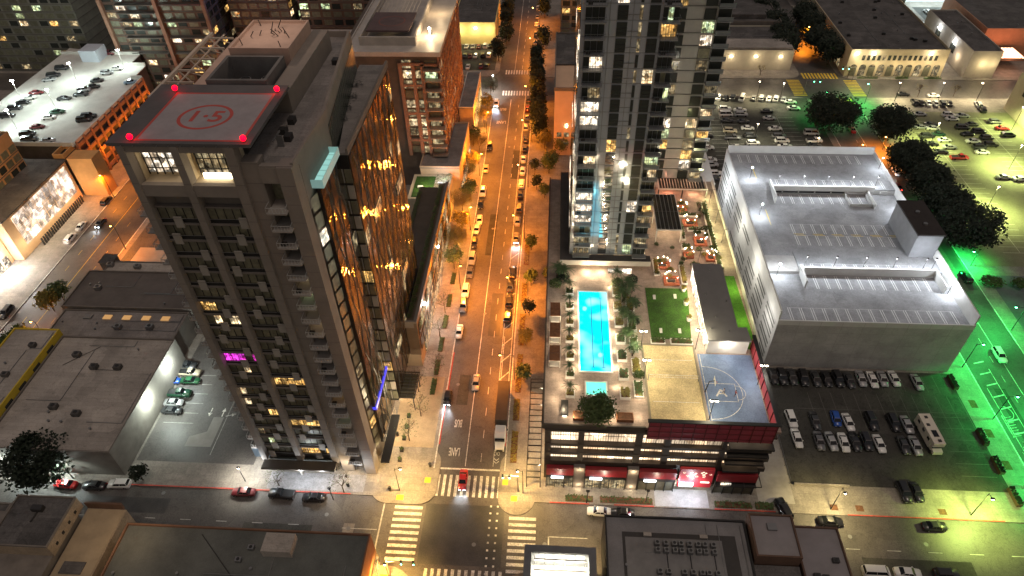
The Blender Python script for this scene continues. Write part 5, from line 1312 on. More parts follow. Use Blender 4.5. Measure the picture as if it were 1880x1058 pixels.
for i in range(9):
    for j in range(7): b.box(178.0+i*1.3,178.6+i*1.3,276+j*1.5,276.4+j*1.5,5.0,5.15)
b.build('marquee_bulbs', emit('bulb_rows',(1,.42,.25),10), t); MB().box(177,190,274.5,288,4.4,4.9).build('marquee', brownw, t)
light(183,272,6,(1,.45,.25),700,.3,t); light(215,286,6,(1,.5,.3),2500,.3,t)
t = lowbuild('flat_roofed_building','large pale building corner at the right edge beside the east parking lot',167.5,230,200,242,14,mat('pale_corner',(.48,.40,.30),.85,n=.08),darkroof,.6)
for i in range(2):
    q = MB()
    for j in range(5): q.box(167.3,167.5,226+i*8.5-j*1.5,227.2+i*8.5-j*1.5,8.5,11.8)
    q.build('window', gl_dark, t)
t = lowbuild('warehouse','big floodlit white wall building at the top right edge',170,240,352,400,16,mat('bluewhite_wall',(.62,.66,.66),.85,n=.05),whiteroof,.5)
for x in (176,196,216,234): light(x,345,11,(.75,.95,1),7500,.4,t)
aptower('dark distant block at the top right beyond the ficus trees',118,168,345,380,18,greyw,38,.2,4,3.1,1,'s',maxw=60)
aptower('dark distant low block far right beyond the marquee',240,300,292,325,16,greyw,39,.2,4,3.1,1,'sw',maxw=50)
# filler roofs farther off so the ground does not run bare to the horizon
r = random.Random(77); k = 0
sides = ['far left','left of centre','centre','right of centre','far right']
for yy in (410,470):
    for i in range(5):
        x = -300+i*125+r.uniform(-10,10)
        lowbuild('distant_building','plain dark roofed distant building, %s, %s row beyond the frame'%(sides[i],'nearer' if yy==410 else 'farther'),x,x+60,yy,yy+36,r.uniform(10,22),darkw,darkroof,.5)
# far right plaza pieces
sheet('plaza_paving', 119, 160, 96, 146, .165, mat('dim_plaza',(.10,.10,.115),.7,n=.3,scale=.15,fine=.1))
# ------------------------------------------------------------------ vehicles
PAINT = {'white':(.72,.71,.68),'silver':(.38,.385,.39),'grey':(.14,.14,.145),'dark grey':(.05,.052,.055),'black':(.012,.012,.014),'red':(.45,.012,.012),'blue':(.01,.07,.35),'dark green':(.01,.06,.03),'green':(.01,.08,.03),'beige':(.42,.36,.26),'maroon':(.13,.012,.016),'light blue':(.2,.3,.42)}
def paint(n):
    k = 'car_paint_'+n.replace(' ','_')
    if k in MATS: return MATS[k]
    m, nt, b = nodes_of(k); b.inputs['Base Color'].default_value = (*PAINT[n],1); b.inputs['Roughness'].default_value = .32
    b.inputs['Coat Weight'].default_value = .7; b.inputs['Coat Roughness'].default_value = .08; b.inputs['Metallic'].default_value = .25 if n in ('silver','grey','dark grey') else 0
    MATS[k] = m; return m
tyre = mat('tyre_rubber',(.012,.012,.012),.85,n=0); rim = mat('wheel_rim',(.35,.35,.36),.3,.8,n=0); cglass = glass('car_glass',(.012,.014,.016),.06,.1)
hl = mat('headlight_glass',(.7,.7,.7),.15,.3,n=0); tl = mat('tail_lamp',(.35,.01,.01),.25,n=0); HLON = emit('headlight_on',(.75,.9,1),22); TLON = emit('tail_on',(1,.03,.02),12); plastic = mat('car_plastic',(.02,.02,.02),.6,n=0)
def loft(secs, cap=True):
    """secs: list of (x, [(y,z)...]) half profiles mirrored"""
    b = MB(); n = None; vs = []; 
    for x,pr in secs:
        full = [(x,-y,z) for y,z in pr] + [(x,y,z) for y,z in pr[::-1]]
        n = len(full); vs += full
    fs = []
    for i in range(len(secs)-1):
        for j in range(n-1): fs.append((i*n+j,(i+1)*n+j,(i+1)*n+j+1,i*n+j+1))
        fs.append((i*n+n-1,(i+1)*n+n-1,(i+1)*n,i*n))
    fs.append(tuple(range(n))); fs.append(tuple(range((len(secs)-1)*n,len(secs)*n))[::-1])
    b.add(vs,fs); return b
TYPES = {
 # length, width, belt heights along x, cabin (x0,x1,x2,x3,roof z)
 'sedan': (4.75,1.84,[(-1,.62,.80),(-.93,.68,.92),(-.55,.72,.98),(.30,.72,.95),(.86,.70,.80),(1,.58,.62)],(-.66,-.36,.18,.48,1.44)),
 'suv':   (4.85,1.94,[(-1,.60,.95),(-.95,.72,1.1),(-.5,.76,1.12),(.35,.76,1.08),(.88,.74,.98),(1,.60,.78)],(-.92,-.80,.22,.48,1.76)),
 'hatchback': (4.2,1.78,[(-1,.60,.85),(-.93,.70,.98),(-.5,.72,1.0),(.38,.72,.95),(.88,.68,.82),(1,.56,.62)],(-.90,-.66,.26,.56,1.5)),
 'pickup': (5.7,1.98,[(-1,.74,1.0),(-.96,.76,1.05),(-.1,.76,1.08),(.40,.76,1.1),(.90,.74,1.02),(1,.62,.8)],(-.12,-.06,.30,.50,1.82)),
 'van': (5.2,2.0,[(-1,.64,1.05),(-.97,.76,1.15),(-.5,.78,1.15),(.5,.78,1.15),(.90,.74,1.0),(1,.6,.7)],(-.96,-.92,.52,.80,2.05)),
}
PROTO = {}
def car_parts(kind, cname, on, full):
    key = (kind,cname,on,full)
    if key in PROTO: return PROTO[key]
    L_,W_,bel,(c0,c1,c2,c3,rz) = TYPES[kind]; h = L_/2; P = []; w2 = W_/2
    secs = []
    for (u,wf,z) in bel:
        ww = w2*(wf/.76) if wf < .72 else w2
        secs.append((u*h,[(ww*.86,.22),(ww,.34),(ww*1.0,z*.72),(ww*.90,z)]))
    pm = paint(cname)
    P.append(('body',loft(secs),[pm]))
    zb = bel[2][2]-.04; xs = [c0*h,c1*h,c2*h,c3*h]
    gw0,gw1 = w2*.88,w2*.70
    g = MB(); g.add([(xs[0],-gw0,zb),(xs[3],-gw0,zb-.03),(xs[3],gw0,zb-.03),(xs[0],gw0,zb),(xs[1],-gw1,rz-.06),(xs[2],-gw1,rz-.05),(xs[2],gw1,rz-.05),(xs[1],gw1,rz-.06)],
                    [(0,1,5,4),(1,2,6,5),(2,3,7,6),(3,0,4,7)]); P.append(('windows',g,[cglass]))
    rf = MB(); e = .05
    rf.add([(xs[1]-e,-gw1-.01,rz-.06),(xs[2]+e,-gw1-.01,rz-.06),(xs[2]+e,gw1+.01,rz-.06),(xs[1]-e,gw1+.01,rz-.06),(xs[1]+.08,-gw1*.86,rz),(xs[2]-.12,-gw1*.86,rz),(xs[2]-.12,gw1*.86,rz),(xs[1]+.08,gw1*.86,rz)],
           [(0,1,5,4),(1,2,6,5),(2,3,7,6),(3,0,4,7),(4,5,6,7)])
    # pillars
    for sg in (-1,1):
        for (xa,xb) in ((xs[0],xs[1]),(xs[3],xs[2]),((xs[0]+xs[3])/2,(xs[1]+xs[2])/2)):
            rf.tube((xa,sg*gw0*1.0,zb-.02),(xb,sg*gw1,rz-.05),.045,n=4)
    P.append(('roof',rf,[pm]))
    for u in (-.60,.62):
        for sg in (-1,1):
            q = MB().tube((u*h,sg*(w2-.24),.33),(u*h,sg*(w2+.01),.33),.335,n=14,m=tyre)
            if full: q.tube((u*h,sg*(w2),.33),(u*h,sg*(w2+.02),.33),.2,n=10,m=rim)
            P.append(('wheel',q,None))
    if full or on:
        zf_ = bel[-1][2]*.93
        for sg in (-1,1):
            P.append(('headlight',MB().box(h*.985,h*1.003,sg*w2*.52-.2,sg*w2*.52+.2,zf_-.12,zf_+.03,HLON if on else hl),None))
            P.append(('tail_light',MB().box(-h*1.004,-h*.985,sg*w2*.55-.17,sg*w2*.55+.17,bel[0][2]-.16,bel[0][2]-.02,TLON if on else tl),None))
    if full:
        for sg in (-1,1): P.append(('mirror',MB().box(xs[3]-.35,xs[3]-.18,sg*(w2+.02)-.08,sg*(w2+.02)+.08,zb-.02,zb+.12),[pm]))
        P.append(('bumper',MB().box(h*.96,h*1.01,-w2*.66,w2*.66,.26,.44),[plastic]))
    if kind == 'pickup': P.append(('cargo_bed',MB().box(-h*.95,-h*.16,-w2*.74,w2*.74,1.02,1.1),[plastic]))
    root = []
    for nm_,mb,ms in P:
        me = bpy.data.meshes.new(nm_); me.from_pydata(mb.v,[],mb.f)
        mats_ = ms if ms else mb.mats
        for q in mats_: me.materials.append(q)
        if not ms: me.polygons.foreach_set('material_index', mb.m)
        if nm_ == 'body':
            me.polygons.foreach_set('use_smooth',[True]*(len(mb.f)-2)+[False]*2)
        me.update(); root.append((nm_,me))
    PROTO[key] = root; return root
def car(x,y,z,rz,kind,cname,label,group,on=False,full=True):
    t = bpy.data.objects.new('car' if kind not in ('pickup','van') else {'pickup':'pickup_truck','van':'van'}[kind], None); col.objects.link(t)
    t.location = (x,y,z); t.rotation_euler.z = rz
    tag(t,label,{'pickup':'pickup truck','van':'van'}.get(kind,'car'),group)
    for nm_,me in car_parts(kind,cname,on,full):
        o = bpy.data.objects.new(nm_,me); col.objects.link(o); o.parent = t
    if on:
        for sg in (-.6,.6):
            l = bpy.data.lights.new('headlight_beam','SPOT'); l.energy = 650; l.spot_size = R(70); l.spot_blend = .8; l.color = (.8,.9,1); l.shadow_soft_size = .05
            o = bpy.data.objects.new('headlight_beam',l); col.objects.link(o); o.parent = t; o.location = (TYPES[kind][0]/2+.05,sg,.65); o.rotation_euler = (0,R(-83),0)
    return t
def row(items, desc, frm, group, rz, z=.155, full=True, jit=.055):
    """items: (x,y),kind,colour[,rz][,on]"""
    rr = random.Random(len(desc)*7+len(items)); cnt = {}
    for i,it in enumerate(items):
        (x,y),kind,c = it[:3]; a = rz; on = False
        for e in it[3:]:
            if e is True: on = True
            else: a = e
        kn = {'sedan':'sedan','suv':'SUV','hatchback':'hatchback','pickup':'pickup','van':'van'}[kind]
        lab = '%s %s, %s %s %s'%(c,kn,ORD[i],frm,desc)
        t = car(x+rr.uniform(-.12,.12),y+rr.uniform(-.2,.2),z,a+rr.uniform(-jit,jit),kind,c,lab,group,on,full); s_ = rr.uniform(.95,1.05); t.scale = (s_,rr.uniform(.97,1.03),s_)
N,S,Ea,Wt = math.pi/2,-math.pi/2,0,math.pi
row([((-22.8,118.9),'sedan','white'),((-22.9,128.1),'suv','grey'),((-22.8,133.9),'suv','white'),((-22.6,142.0),'sedan','grey'),((-22.5,147.9),'suv','silver'),((-22.5,154.9),'hatchback','black'),((-22.5,161.5),'sedan','white'),((-22.2,166.4),'sedan','white'),((-22.4,174.7),'sedan','black'),((-22.5,181.4),'suv','white'),((-22.5,195.2),'sedan','beige'),((-22.5,209.4),'suv','dark grey')],
    'in the left kerb lane of the avenue','from the junction','cars parked on the left side of the avenue',S,z=.0)
row([((-10.7,124.9),'suv','dark grey'),((-10.7,130.5),'suv','black'),((-10.8,136.7),'sedan','dark grey'),((-10.5,142.0),'suv','black'),((-10.3,166.2),'sedan','silver'),((-10.2,172.8),'suv','dark grey'),((-10.3,180.2),'sedan','black'),((-10.2,186.1),'suv','white'),((-10.2,194.2),'sedan','white'),((-10.2,201.8),'sedan','white'),((-9.9,208.2),'sedan','black'),((-10.0,214.9),'sedan','dark grey'),((-10.2,223.5),'suv','silver'),((-10.1,230.9),'sedan','grey'),((-10.2,237.7),'sedan','maroon'),((-10.3,245.3),'suv','dark grey'),((-9.6,289.6),'suv','dark grey'),((-9.3,300.2),'sedan','silver'),((-9.3,310.1),'suv','grey'),((-9.4,321.1),'sedan','white'),((-9.2,330.6),'sedan','silver'),((-9.0,342.0),'suv','white')],
    'in the right kerb lane of the avenue','from the junction','cars parked on the right side of the avenue',N,z=.0)
car(*(-23.0,97.5),0,S,'hatchback','black','black hatchback with blue-white headlights driving down the bus lane','hatch' and 'cars driving on the avenue',True)
car(*(-16.9,102.3),0,S,'sedan','silver','silver sedan driving down the avenue beside the stop-line markings','cars driving on the avenue')
car(*(-17.1,76.2),0,S,'sedan','red','red sedan with headlights on crossing the zebra stripes','cars driving on the avenue',True)
car(*(-10.3,157.7),0,S,'sedan','grey','grey sedan with headlights on beside the right kerb of the avenue','cars driving on the avenue',True)
car(*(-22.6,241.4),0,S,'suv','white','white SUV with headlights on near the far left kerb of the avenue','cars driving on the avenue',True)
row([((-100.5,71.4),'sedan','red'),((-94.4,71.3),'sedan','dark grey'),((-89.0,71.7),'suv','white'),((-62.1,71.2),'sedan','maroon'),((-54.0,71.2),'pickup','black'),((-47.2,70.7),'sedan','black')],'along the north kerb of the cross street','from the left','cars parked on the cross street',Wt,z=0)
row([((11.0,70.4),'sedan','white',Wt),((15.5,70.3),'sedan','black',Wt),((56.1,70.3),'sedan','black'),((75.8,70.1),'sedan','black')],'beside the pool podium and dark lot kerb','from the junction','cars parked on the cross street',Ea,z=0)
car(*(47.5,72.5),.155,R(105),'suv','black','black SUV with red tail lights entering the alley beside the podium','cars driving near the alley',False)
row([((61.5,60.6),'van','white'),((67.2,60.8),'sedan','white'),((74.2,60.8),'suv','black')],'along the bottom edge of the cross street','from the left','cars parked at the bottom edge',Ea,z=0)
car(*(-87.5,62.4),0,0,'sedan','white','white sedan half hidden behind the old tan brick building','cars parked on the cross street')
row([((-145.2,121.0),'suv','black',S),((-145.3,152.9),'suv','white',N),((-145.1,159.1),'sedan','white',N),((-144.1,172.8),'suv','black',N)],'along the left street','from the bottom','cars parked on the left street',N,z=0)
car(*(-139.9,161.0),0,S,'sedan','dark grey','dark grey sedan with headlights on in the middle of the left street','cars on the left street',True)
row([((-86.1,91.0),'sedan','dark grey'),((-86.6,93.4),'sedan','silver'),((-86.5,96.1),'pickup','dark green'),((-85.5,99.8),'sedan','green'),((-89.9,99.6),'hatchback','blue'),((-86.6,102.5),'pickup','beige'),((-88.5,104.7),'pickup','dark grey')],'in the small lit lot under the helipad tower','from the bottom','cars in the small lit lot',Ea,z=.17)
# dark lot
NS = S+.03
row([((53.1,107.1),'sedan','black'),((55.1,107.0),'suv','black'),((57.4,106.9),'sedan','dark grey'),((60.0,106.9),'suv','black'),((62.7,106.8),'sedan','dark grey'),((65.2,106.8),'sedan','black'),((68.0,106.7),'suv','black'),((70.4,106.6),'sedan','dark grey'),((73.3,106.9),'sedan','silver'),((75.8,107.0),'sedan','white'),((78.3,107.1),'sedan','silver'),((81.0,107.2),'sedan','white'),((85.8,106.6),'sedan','silver')],'in the row against the garage wall','from the left','cars in the dark parking lot',NS,z=.17)
row([((54.2,94.8),'suv','white'),((59.3,94.6),'sedan','dark grey'),((64.2,95.3),'hatchback','blue'),((66.6,94.5),'sedan','white'),((71.6,94.7),'suv','black'),((76.3,94.5),'suv','black'),((79.2,94.3),'sedan','silver')],'in the middle row of the dark lot','from the left','cars in the dark parking lot',NS,z=.17)
row([((54.2,89.5),'sedan','white'),((58.9,89.0),'sedan','grey'),((61.5,89.0),'sedan','silver'),((64.0,88.9),'sedan','white'),((66.4,89.3),'sedan','black'),((68.9,89.3),'suv','black'),((71.5,89.1),'sedan','white'),((76.5,88.8),'sedan','dark grey'),((78.8,88.9),'sedan','silver')],'in the lower row of the dark lot','from the left','cars in the dark parking lot',NS,z=.17)
row([((72.5,77.3),'suv','black'),((75.1,77.4),'sedan','black')],'at the bottom of the dark lot','from the left','cars in the dark parking lot',NS,z=.17)
# north lot
f_ = False
row([((60.6,248.5),'sedan','dark grey'),((63.7,248.5),'suv','white'),((66.2,248.1),'sedan','black'),((68.9,248.2),'suv','dark grey'),((72.6,247.8),'van','white'),((77.0,247.9),'sedan','grey'),((79.9,247.9),'suv','silver'),((82.5,247.5),'sedan','white'),((85.3,247.1),'suv','white'),((88.1,246.8),'sedan','silver')],'along the far kerb of the north lot','from the left','cars in the north lot',R(70),full=f_)
row([((64.4,238.8),'suv','white'),((64.1,234.6),'van','white'),((63.6,229.6),'sedan','black'),((63.5,222.5),'suv','beige'),((63.4,217.5),'pickup','grey'),((63.8,211.2),'sedan','white')],'in the left column of the north lot','from the back','cars in the north lot',Ea,full=f_)
row([((69.9,238.1),'sedan','white'),((69.6,234.3),'suv','silver'),((69.6,229.0),'sedan','black'),((70.1,224.6),'sedan','white'),((70.0,218.8),'suv','dark grey'),((69.8,213.9),'suv','white')],'in the second column of the north lot','from the back','cars in the north lot',Ea,full=f_)
row([((79.7,237.5),'sedan','black'),((79.5,232.0),'sedan','silver'),((79.9,224.0),'sedan','white'),((80.0,218.6),'suv','grey'),((80.3,215.6),'suv','white'),((80.4,212.0),'sedan','white')],'in the third column of the north lot','from the back','cars in the north lot',Ea,full=f_)
row([((90.1,245.0),'sedan','white'),((90.1,239.8),'sedan','white'),((91.9,221.2),'van','white'),((91.4,216.3),'pickup','white'),((90.6,212.6),'sedan','black')],'in the right column of the north lot','from the back','cars in the north lot',Ea,full=f_)
row([((54.2,218.8),'suv','black'),((53.4,210.6),'sedan','white'),((53.3,202.8),'sedan','white'),((53.1,199.3),'suv','silver'),((53.6,194.0),'suv','white'),((53.2,190.8),'sedan','dark grey')],'along the west wall of the pale garage','from the back','cars beside the garage',Ea,full=f_)
# east lot
row([((135.0,252.6),'sedan','black'),((145.7,251.4),'sedan','white')],'at the kerb opposite the cream shops','from the left','cars on the north street',Ea,z=0,full=f_)
row([((136.3,245.5),'suv','black'),((138.8,245.1),'sedan','black'),((141.4,245.2),'sedan','white'),((143.9,244.8),'sedan','silver'),((146.3,244.8),'suv','dark grey'),((148.9,244.9),'sedan','black'),((159.0,243.8),'suv','white'),((159.1,240.0),'suv','black')],'in the back row of the east lot','from the left','cars in the east lot',R(80),full=f_)
row([((135.0,236.1),'sedan','silver'),((135.8,228.8),'sedan','dark grey'),((131.8,226.4),'sedan','silver'),((135.8,226.1),'sedan','white'),((136.1,221.9),'sedan','dark green'),((131.5,220.2),'suv','black'),((136.3,217.7),'sedan','white'),((131.0,215.0),'sedan','black'),((136.2,213.0),'sedan','silver'),((132.2,209.7),'sedan','dark grey'),((136.6,206.0),'pickup','red')],'in the left block of the east lot','from the back','cars in the east lot',Ea,full=f_)
row([((145.1,235.9),'suv','white'),((145.1,232.7),'sedan','white'),((149.9,235.2),'sedan','silver'),((150.4,229.2),'sedan','dark grey'),((146.1,226.7),'suv','dark grey'),((145.9,221.7),'sedan','black'),((150.5,223.7),'suv','black'),((151.3,219.6),'suv','dark grey'),((145.9,217.2),'sedan','white'),((150.4,214.8),'suv','black'),((146.3,213.3),'suv','dark grey'),((145.7,209.7),'sedan','white')],'in the centre block of the east lot','from the back','cars in the east lot',Ea,full=f_)
row([((159.3,231.0),'suv','grey'),((159.7,226.3),'sedan','red'),((159.8,221.7),'suv','dark grey'),((145.8,194.3),'sedan','silver'),((150.3,193.8),'sedan','white')],'at the right side of the east lot','from the back','cars in the east lot',Ea,full=f_)
rc = random.Random(9); cl = ['white','silver','dark grey','black','white','light blue','maroon']
row([((176+i*4.0,337),rc.choice(['sedan','suv']),rc.choice(cl)) for i in range(18)],'in the back row of the blue-lit far lot','from the left','cars in the blue-lit far lot',N,full=f_)
row([((168+i*3.6,322+ (i%2)*1.2),rc.choice(['sedan','suv']),rc.choice(cl)) for i in range(10)],'in the front row of the blue-lit far lot','from the left','cars in the blue-lit far lot',N+.3,full=f_)
# garage roof on the left
Z = 15.62
row([((-168.7,183.6),'suv','dark grey'),((-171.3,187.3),'suv','black'),((-171.1,191.9),'sedan','maroon'),((-170.8,198.6),'sedan','white'),((-170.0,202.4),'sedan','dark green'),((-173.2,212.3),'sedan','black'),((-168.9,215.3),'sedan','dark grey'),((-169.3,218.6),'suv','silver'),((-167.4,221.3),'sedan','black'),((-168.7,226.5),'sedan','dark grey'),((-168.1,232.9),'suv','silver'),((-166.3,236.2),'sedan','white')],'in the middle row of the floodlit left roof','from the front','cars on the floodlit garage roof',R(15),z=Z,full=f_)
row([((-185.8,199.0),'suv','black'),((-186.7,204.8),'suv','dark grey'),((-186.4,208.8),'sedan','black'),((-186.2,212.5),'sedan','white'),((-185.9,216.2),'sedan','maroon'),((-187.3,226.7),'sedan','silver'),((-187.7,230.3),'suv','black'),((-187.9,236.4),'suv','black')],'along the west rim of the floodlit left roof','from the front','cars on the floodlit garage roof',R(15),z=Z,full=f_)
row([((-162.5,183.4),'sedan','silver'),((-157.5,197.0),'suv','black'),((-157.2,199.6),'suv','black'),((-155.3,225.4),'sedan','light blue')],'along the east rim of the floodlit left roof','from the front','cars on the floodlit garage roof',R(15),z=Z,full=f_)
row([((-182.0,250.8),'sedan','black'),((-176.4,250.4),'suv','maroon')],'at the far end of the floodlit left roof','from the left','cars on the floodlit garage roof',0,z=Z,full=f_)
row([((-39.9,295.1),'sedan','white'),((-37.2,295.1),'sedan','silver'),((-34.3,295.2),'sedan','maroon'),((-31.6,295.8),'suv','white'),((-29.4,295.8),'sedan','black')],'in the back row of the small cream-lit lot','from the left','cars in the small cream-lit lot',N,full=f_)
row([((-39.6,285.3),'sedan','dark grey'),((-37.4,285.3),'sedan','maroon'),((-35.0,285.3),'sedan','white'),((-31.7,285.9),'suv','black'),((-29.3,286.0),'suv','white'),((-37.0,274.3),'sedan','white'),((-31.7,275.0),'sedan','maroon'),((-29.3,275.0),'suv','dark grey')],'in the front rows of the small cream-lit lot','from the left','cars in the small cream-lit lot',N,full=f_)
# green street
car(*(108.6,116.0),0,S,'suv','white','white SUV driving on the green lit street below the garage corner','cars on the green lit street')
car(*(112.9,144.6),.0,N,'suv','black','black SUV parked at the right kerb of the green lit street','cars on the green lit street')
car(*(107.0,224.6),0,N,'sedan','red','red car under the largest ficus near the green junction','cars on the green lit street')
car(*(112.7,197.3),0,N,'sedan','white','white sedan driving up the orange stretch of the right street','cars on the green lit street')
car(*(110.1,188.3),0,N,'sedan','maroon','maroon car with glowing tail lights behind the garage stair tower','cars on the green lit street',True)
# semi truck
x,y = (-9.0,95.5); 
t = thing('semi_truck', 'long trailer truck with white cab waiting at the right kerb near the junction', 'truck', (-10.7,91,0))
MB().box(-12.0,-9.4,91.2,102.2,1.1,4.0).build('trailer', mat('trailer_tarp',(.05,.045,.04),.8,n=.2), t)
q = loft([(-3.1,[(1.1,.5),(1.2,.9),(1.2,2.7),(1.0,3.1)]),(-.9,[(1.1,.5),(1.2,.9),(1.2,2.9),(1.0,3.3)]),(-.2,[(1.1,.5),(1.2,.9),(1.15,2.4),(1.0,2.6)]),(.2,[(1.05,.5),(1.1,.9),(1.05,1.6),(.9,1.8)]),(1.9,[(1.0,.5),(1.0,.9),(.95,1.35),(.75,1.5)])])
q.v = [( -10.7 - (-p[1])*-1, 87.4 - p[0], p[2]) for p in q.v]; q.build('cab', paint('white'), t)
MB().box(-11.75,-9.65,87.0,87.35,1.9,2.6).build('windscreen', cglass, t)
MB().box(-12.2,-9.2,90.6,91.0,1.0,1.2).box(-11.4,-10,85.3,102,.6,1.1).build('chassis', plastic, t)
for yy in (86.4,90.6,91.8,98.6,100.0,101.3):
    for s_ in (-1,1): MB().tube((-10.7+s_*.75,yy,.5),(-10.7+s_*1.2,yy,.5),.5,n=14).build('wheel', tyre, t)
for s_ in (-.7,.7): MB().box(-10.7+s_-.18,-10.7+s_+.18,85.4,85.5,.9,1.2).build('headlight', hl, t)
t.location.x += .7; t.location.y -= 2
# motorhome
x,y = (82.4,91.2)
t = bpy.data.objects.new('motorhome', None); col.objects.link(t); t.location = (x,y,.17); t.rotation_euler.z = R(3); tag(t,'cream motorhome with roof hatches at the right end of the dark lot','motorhome')
def mhp(nm,b,m=None): return b.build(nm,m,t)
mhc = mat('motorhome_cream',(.66,.60,.50),.5,n=.04)
mhp('body',MB().box(-1.25,1.25,-2.6,4.2,.6,3.2),mhc); mhp('overcab',MB().box(-1.2,1.2,-3.7,-2.6,2.1,3.15),mhc)
mhp('cab',MB().add([(-1,-4.5,.5),(1,-4.5,.5),(1,-2.6,.5),(-1,-2.6,.5),(-1,-4.4,1.2),(1,-4.4,1.2),(1,-2.6,2.1),(-1,-2.6,2.1),(-1,-3.5,1.35),(1,-3.5,1.35),(1,-2.9,2.1),(-1,-2.9,2.1)],[(0,1,5,4),(4,5,9,8),(0,4,8,11,7,3),(1,2,6,10,9,5),(10,6,7,11)]),mhc)
mhp('windscreen',MB().quad((-1,-3.5,1.35),(1,-3.5,1.35),(1,-2.9,2.09),(-1,-2.9,2.09)),cglass)
for (a,c) in ((3.2,.0),(1.2,-.4),(-2.9,.2)): mhp('roof_hatch',MB().box(c-.3,c+.3,a-.3,a+.3,3.2,3.36),dark)
mhp('solar_panel',MB().box(-.5,.6,-1.9,-.2,3.21,3.26),MATS['solar_dark'])
for a in (-2,.2,2.4): mhp('side_window',MB().box(-1.27,-1.24,a,a+.9,1.9,2.6),cglass)
for a in (-3.6,2.6):
    for s_ in (-1,1): mhp('wheel',MB().tube((s_*.95,a,.4),(s_*1.26,a,.4),.4,n=12),tyre)
# ------------------------------------------------------------------ trees
def crown(b, cx,cy,cz,rx,rz,n,rr,leaf=.5,lobes=15,squash=1.0):
    L_ = [(cx,cy,cz,rx*.72,rz*.72)]
    for k in range(lobes):
        a = 2*math.pi*k/lobes+rr.uniform(-.3,.3); d = rx*rr.uniform(.38,.62); e = rr.uniform(-.35,.45)*rz
        L_.append((cx+d*math.cos(a),cy+d*math.sin(a),cz+e,rx*rr.uniform(.26,.44),rz*rr.uniform(.28,.5)))
    for i in range(n):
        lx,ly,lz,lr,lh = L_[rr.randrange(len(L_))]
        while True:
            u = Vector((rr.gauss(0,1),rr.gauss(0,1),rr.gauss(0,1)))
            if u.length > .01: break
        u.normalize(); s_ = rr.uniform(.55,1.12)
        if rr.random() < .14: lx,ly,lz,lr,lh = cx,cy,cz,rx*.95,rz*.95; s_ = rr.uniform(.7,1.15)
        p = Vector((lx+u.x*lr*s_, ly+u.y*lr*s_, lz+u.z*lh*s_))
        d1 = Vector((rr.gauss(0,1),rr.gauss(0,1),rr.gauss(0,.6))).normalized(); d2 = d1.orthogonal().normalized()
        q = leaf*rr.uniform(.6,1.3)
        b.add([p-d1*q,p-d2*q*.6,p+d1*q,p+d2*q*.6],[(0,1,2,3)])
def tree(x,y,z,h,rx,label,group=None,m=None,n=900,leaf=.5,name='street_tree',rz=None,tr=.22,seed=1,trunk_h=None,cat='tree'):
    rr = random.Random(seed*13+int(abs(x)*10)); t = thing(name,label,cat,(x,y,z),group)
    rz = rz or rx*.7; th = trunk_h or max(1.5,h-rz*1.3)
    q = MB().tube((x,y,z),(x,y,z+th),tr,tr*.7)
    for k in range(5):
        a = k*1.26+rr.random(); q.tube((x,y,z+th*.9),(x+rx*.5*math.cos(a),y+rx*.5*math.sin(a),z+th+rz*.7),tr*.5,tr*.15,6)
    q.build('trunk', bark, t)
    b = MB(); crown(b,x,y,z+h-rz,rx,rz,n,rr,leaf); b.build('crown', m or leaf_m, t)
    return t
def bare(x,y,z,h,label,group,seed=1,m=None,nl=90):
    rr = random.Random(seed); t = thing('bare_tree',label,'tree',(x,y,z),group)
    q = MB(); q.tube((x,y,z),(x,y,z+h*.4),.13,.09,6)
    def br(p,d,l,r_,k):
        e = p+d*l; q.tube(p,e,r_,r_*.6,5)
        if k:
            for _ in range(3): br(e,(d+Vector((rr.uniform(-.8,.8),rr.uniform(-.8,.8),rr.uniform(-.2,.5)))).normalized(),l*.72,r_*.6,k-1)
    q2 = q
    for _ in range(4): br(Vector((x,y,z+h*.38)),Vector((rr.uniform(-.8,.8),rr.uniform(-.8,.8),1)).normalized(),h*.22,.075,3)
    q.build('trunk', bark, t)
    b = MB()
    for _ in range(nl):
        a = rr.random()*6.28; d = rr.random()**.5*h*.4; p = Vector((x+d*math.cos(a),y+d*math.sin(a),z+h*rr.uniform(.55,1))); s_ = .13
        b.quad(p+Vector((-s_,0,0)),p+Vector((0,-s_,.05)),p+Vector((s_,0,.1)),p+Vector((0,s_,0)))
    b.build('crown', m or leaf_y, t); return t
big = [((1532,206,7),8.6,'largest round ficus beside the green junction'),((1637,224,7),6.6,'round ficus above an orange lamp, second from the green junction'),((1675,290,7),6.6,'round ficus third from the green junction at the east lot corner'),((1708,332,7),5.6,'ficus glowing green at its foot, fourth from the junction'),((1735,372,7),6.2,'ficus between the green-footed one and the last one of the row'),((1778,412,7),8.0,'last and nearest big ficus of the right street row')]
for i,(p,rx,lab) in enumerate(big):
    x,y = [(99.1,225.1),(116.5,218.4),(114.9,195.1),(115.4,181.9),(115.2,170.5),(117.4,160.0)][i]
    tree(x,y,.15,12.5,rx*1.12,lab,'big ficus trees on the right street',leaf_d,11000,.40,'ficus_tree',5.6,.45,i)
for i,(x,y) in enumerate([(96.8,326.7),(97.9,309.6),(97.6,294.9),(96.3,284.5),(112.8,318.7),(112.8,305.9),(111.7,290.4),(113.7,279.2)]):
    tree(x,y,.15,12,6.2,'dark ficus %s from the top in the %s row above the green junction'%(ORD[i%4],'left' if i<4 else 'right'),'ficus rows beyond the green junction',leaf_d,4500,.5,'ficus_tree',5,.4,i+20)
for i,(px_) in enumerate([(-7.6,270.4),(-7.2,256.6),(-6.6,244.7),(-6.1,233.1),(-5.8,223.1),(-5.2,214.4)]):
    tree(px_[0],px_[1],.15,13,3.3,'tall dark columnar tree %s from the far crosswalk right of the avenue'%ORD[i],'columnar trees right of the avenue',leaf_d,2600,.38,'columnar_tree',6,.2,i+40,2.5)
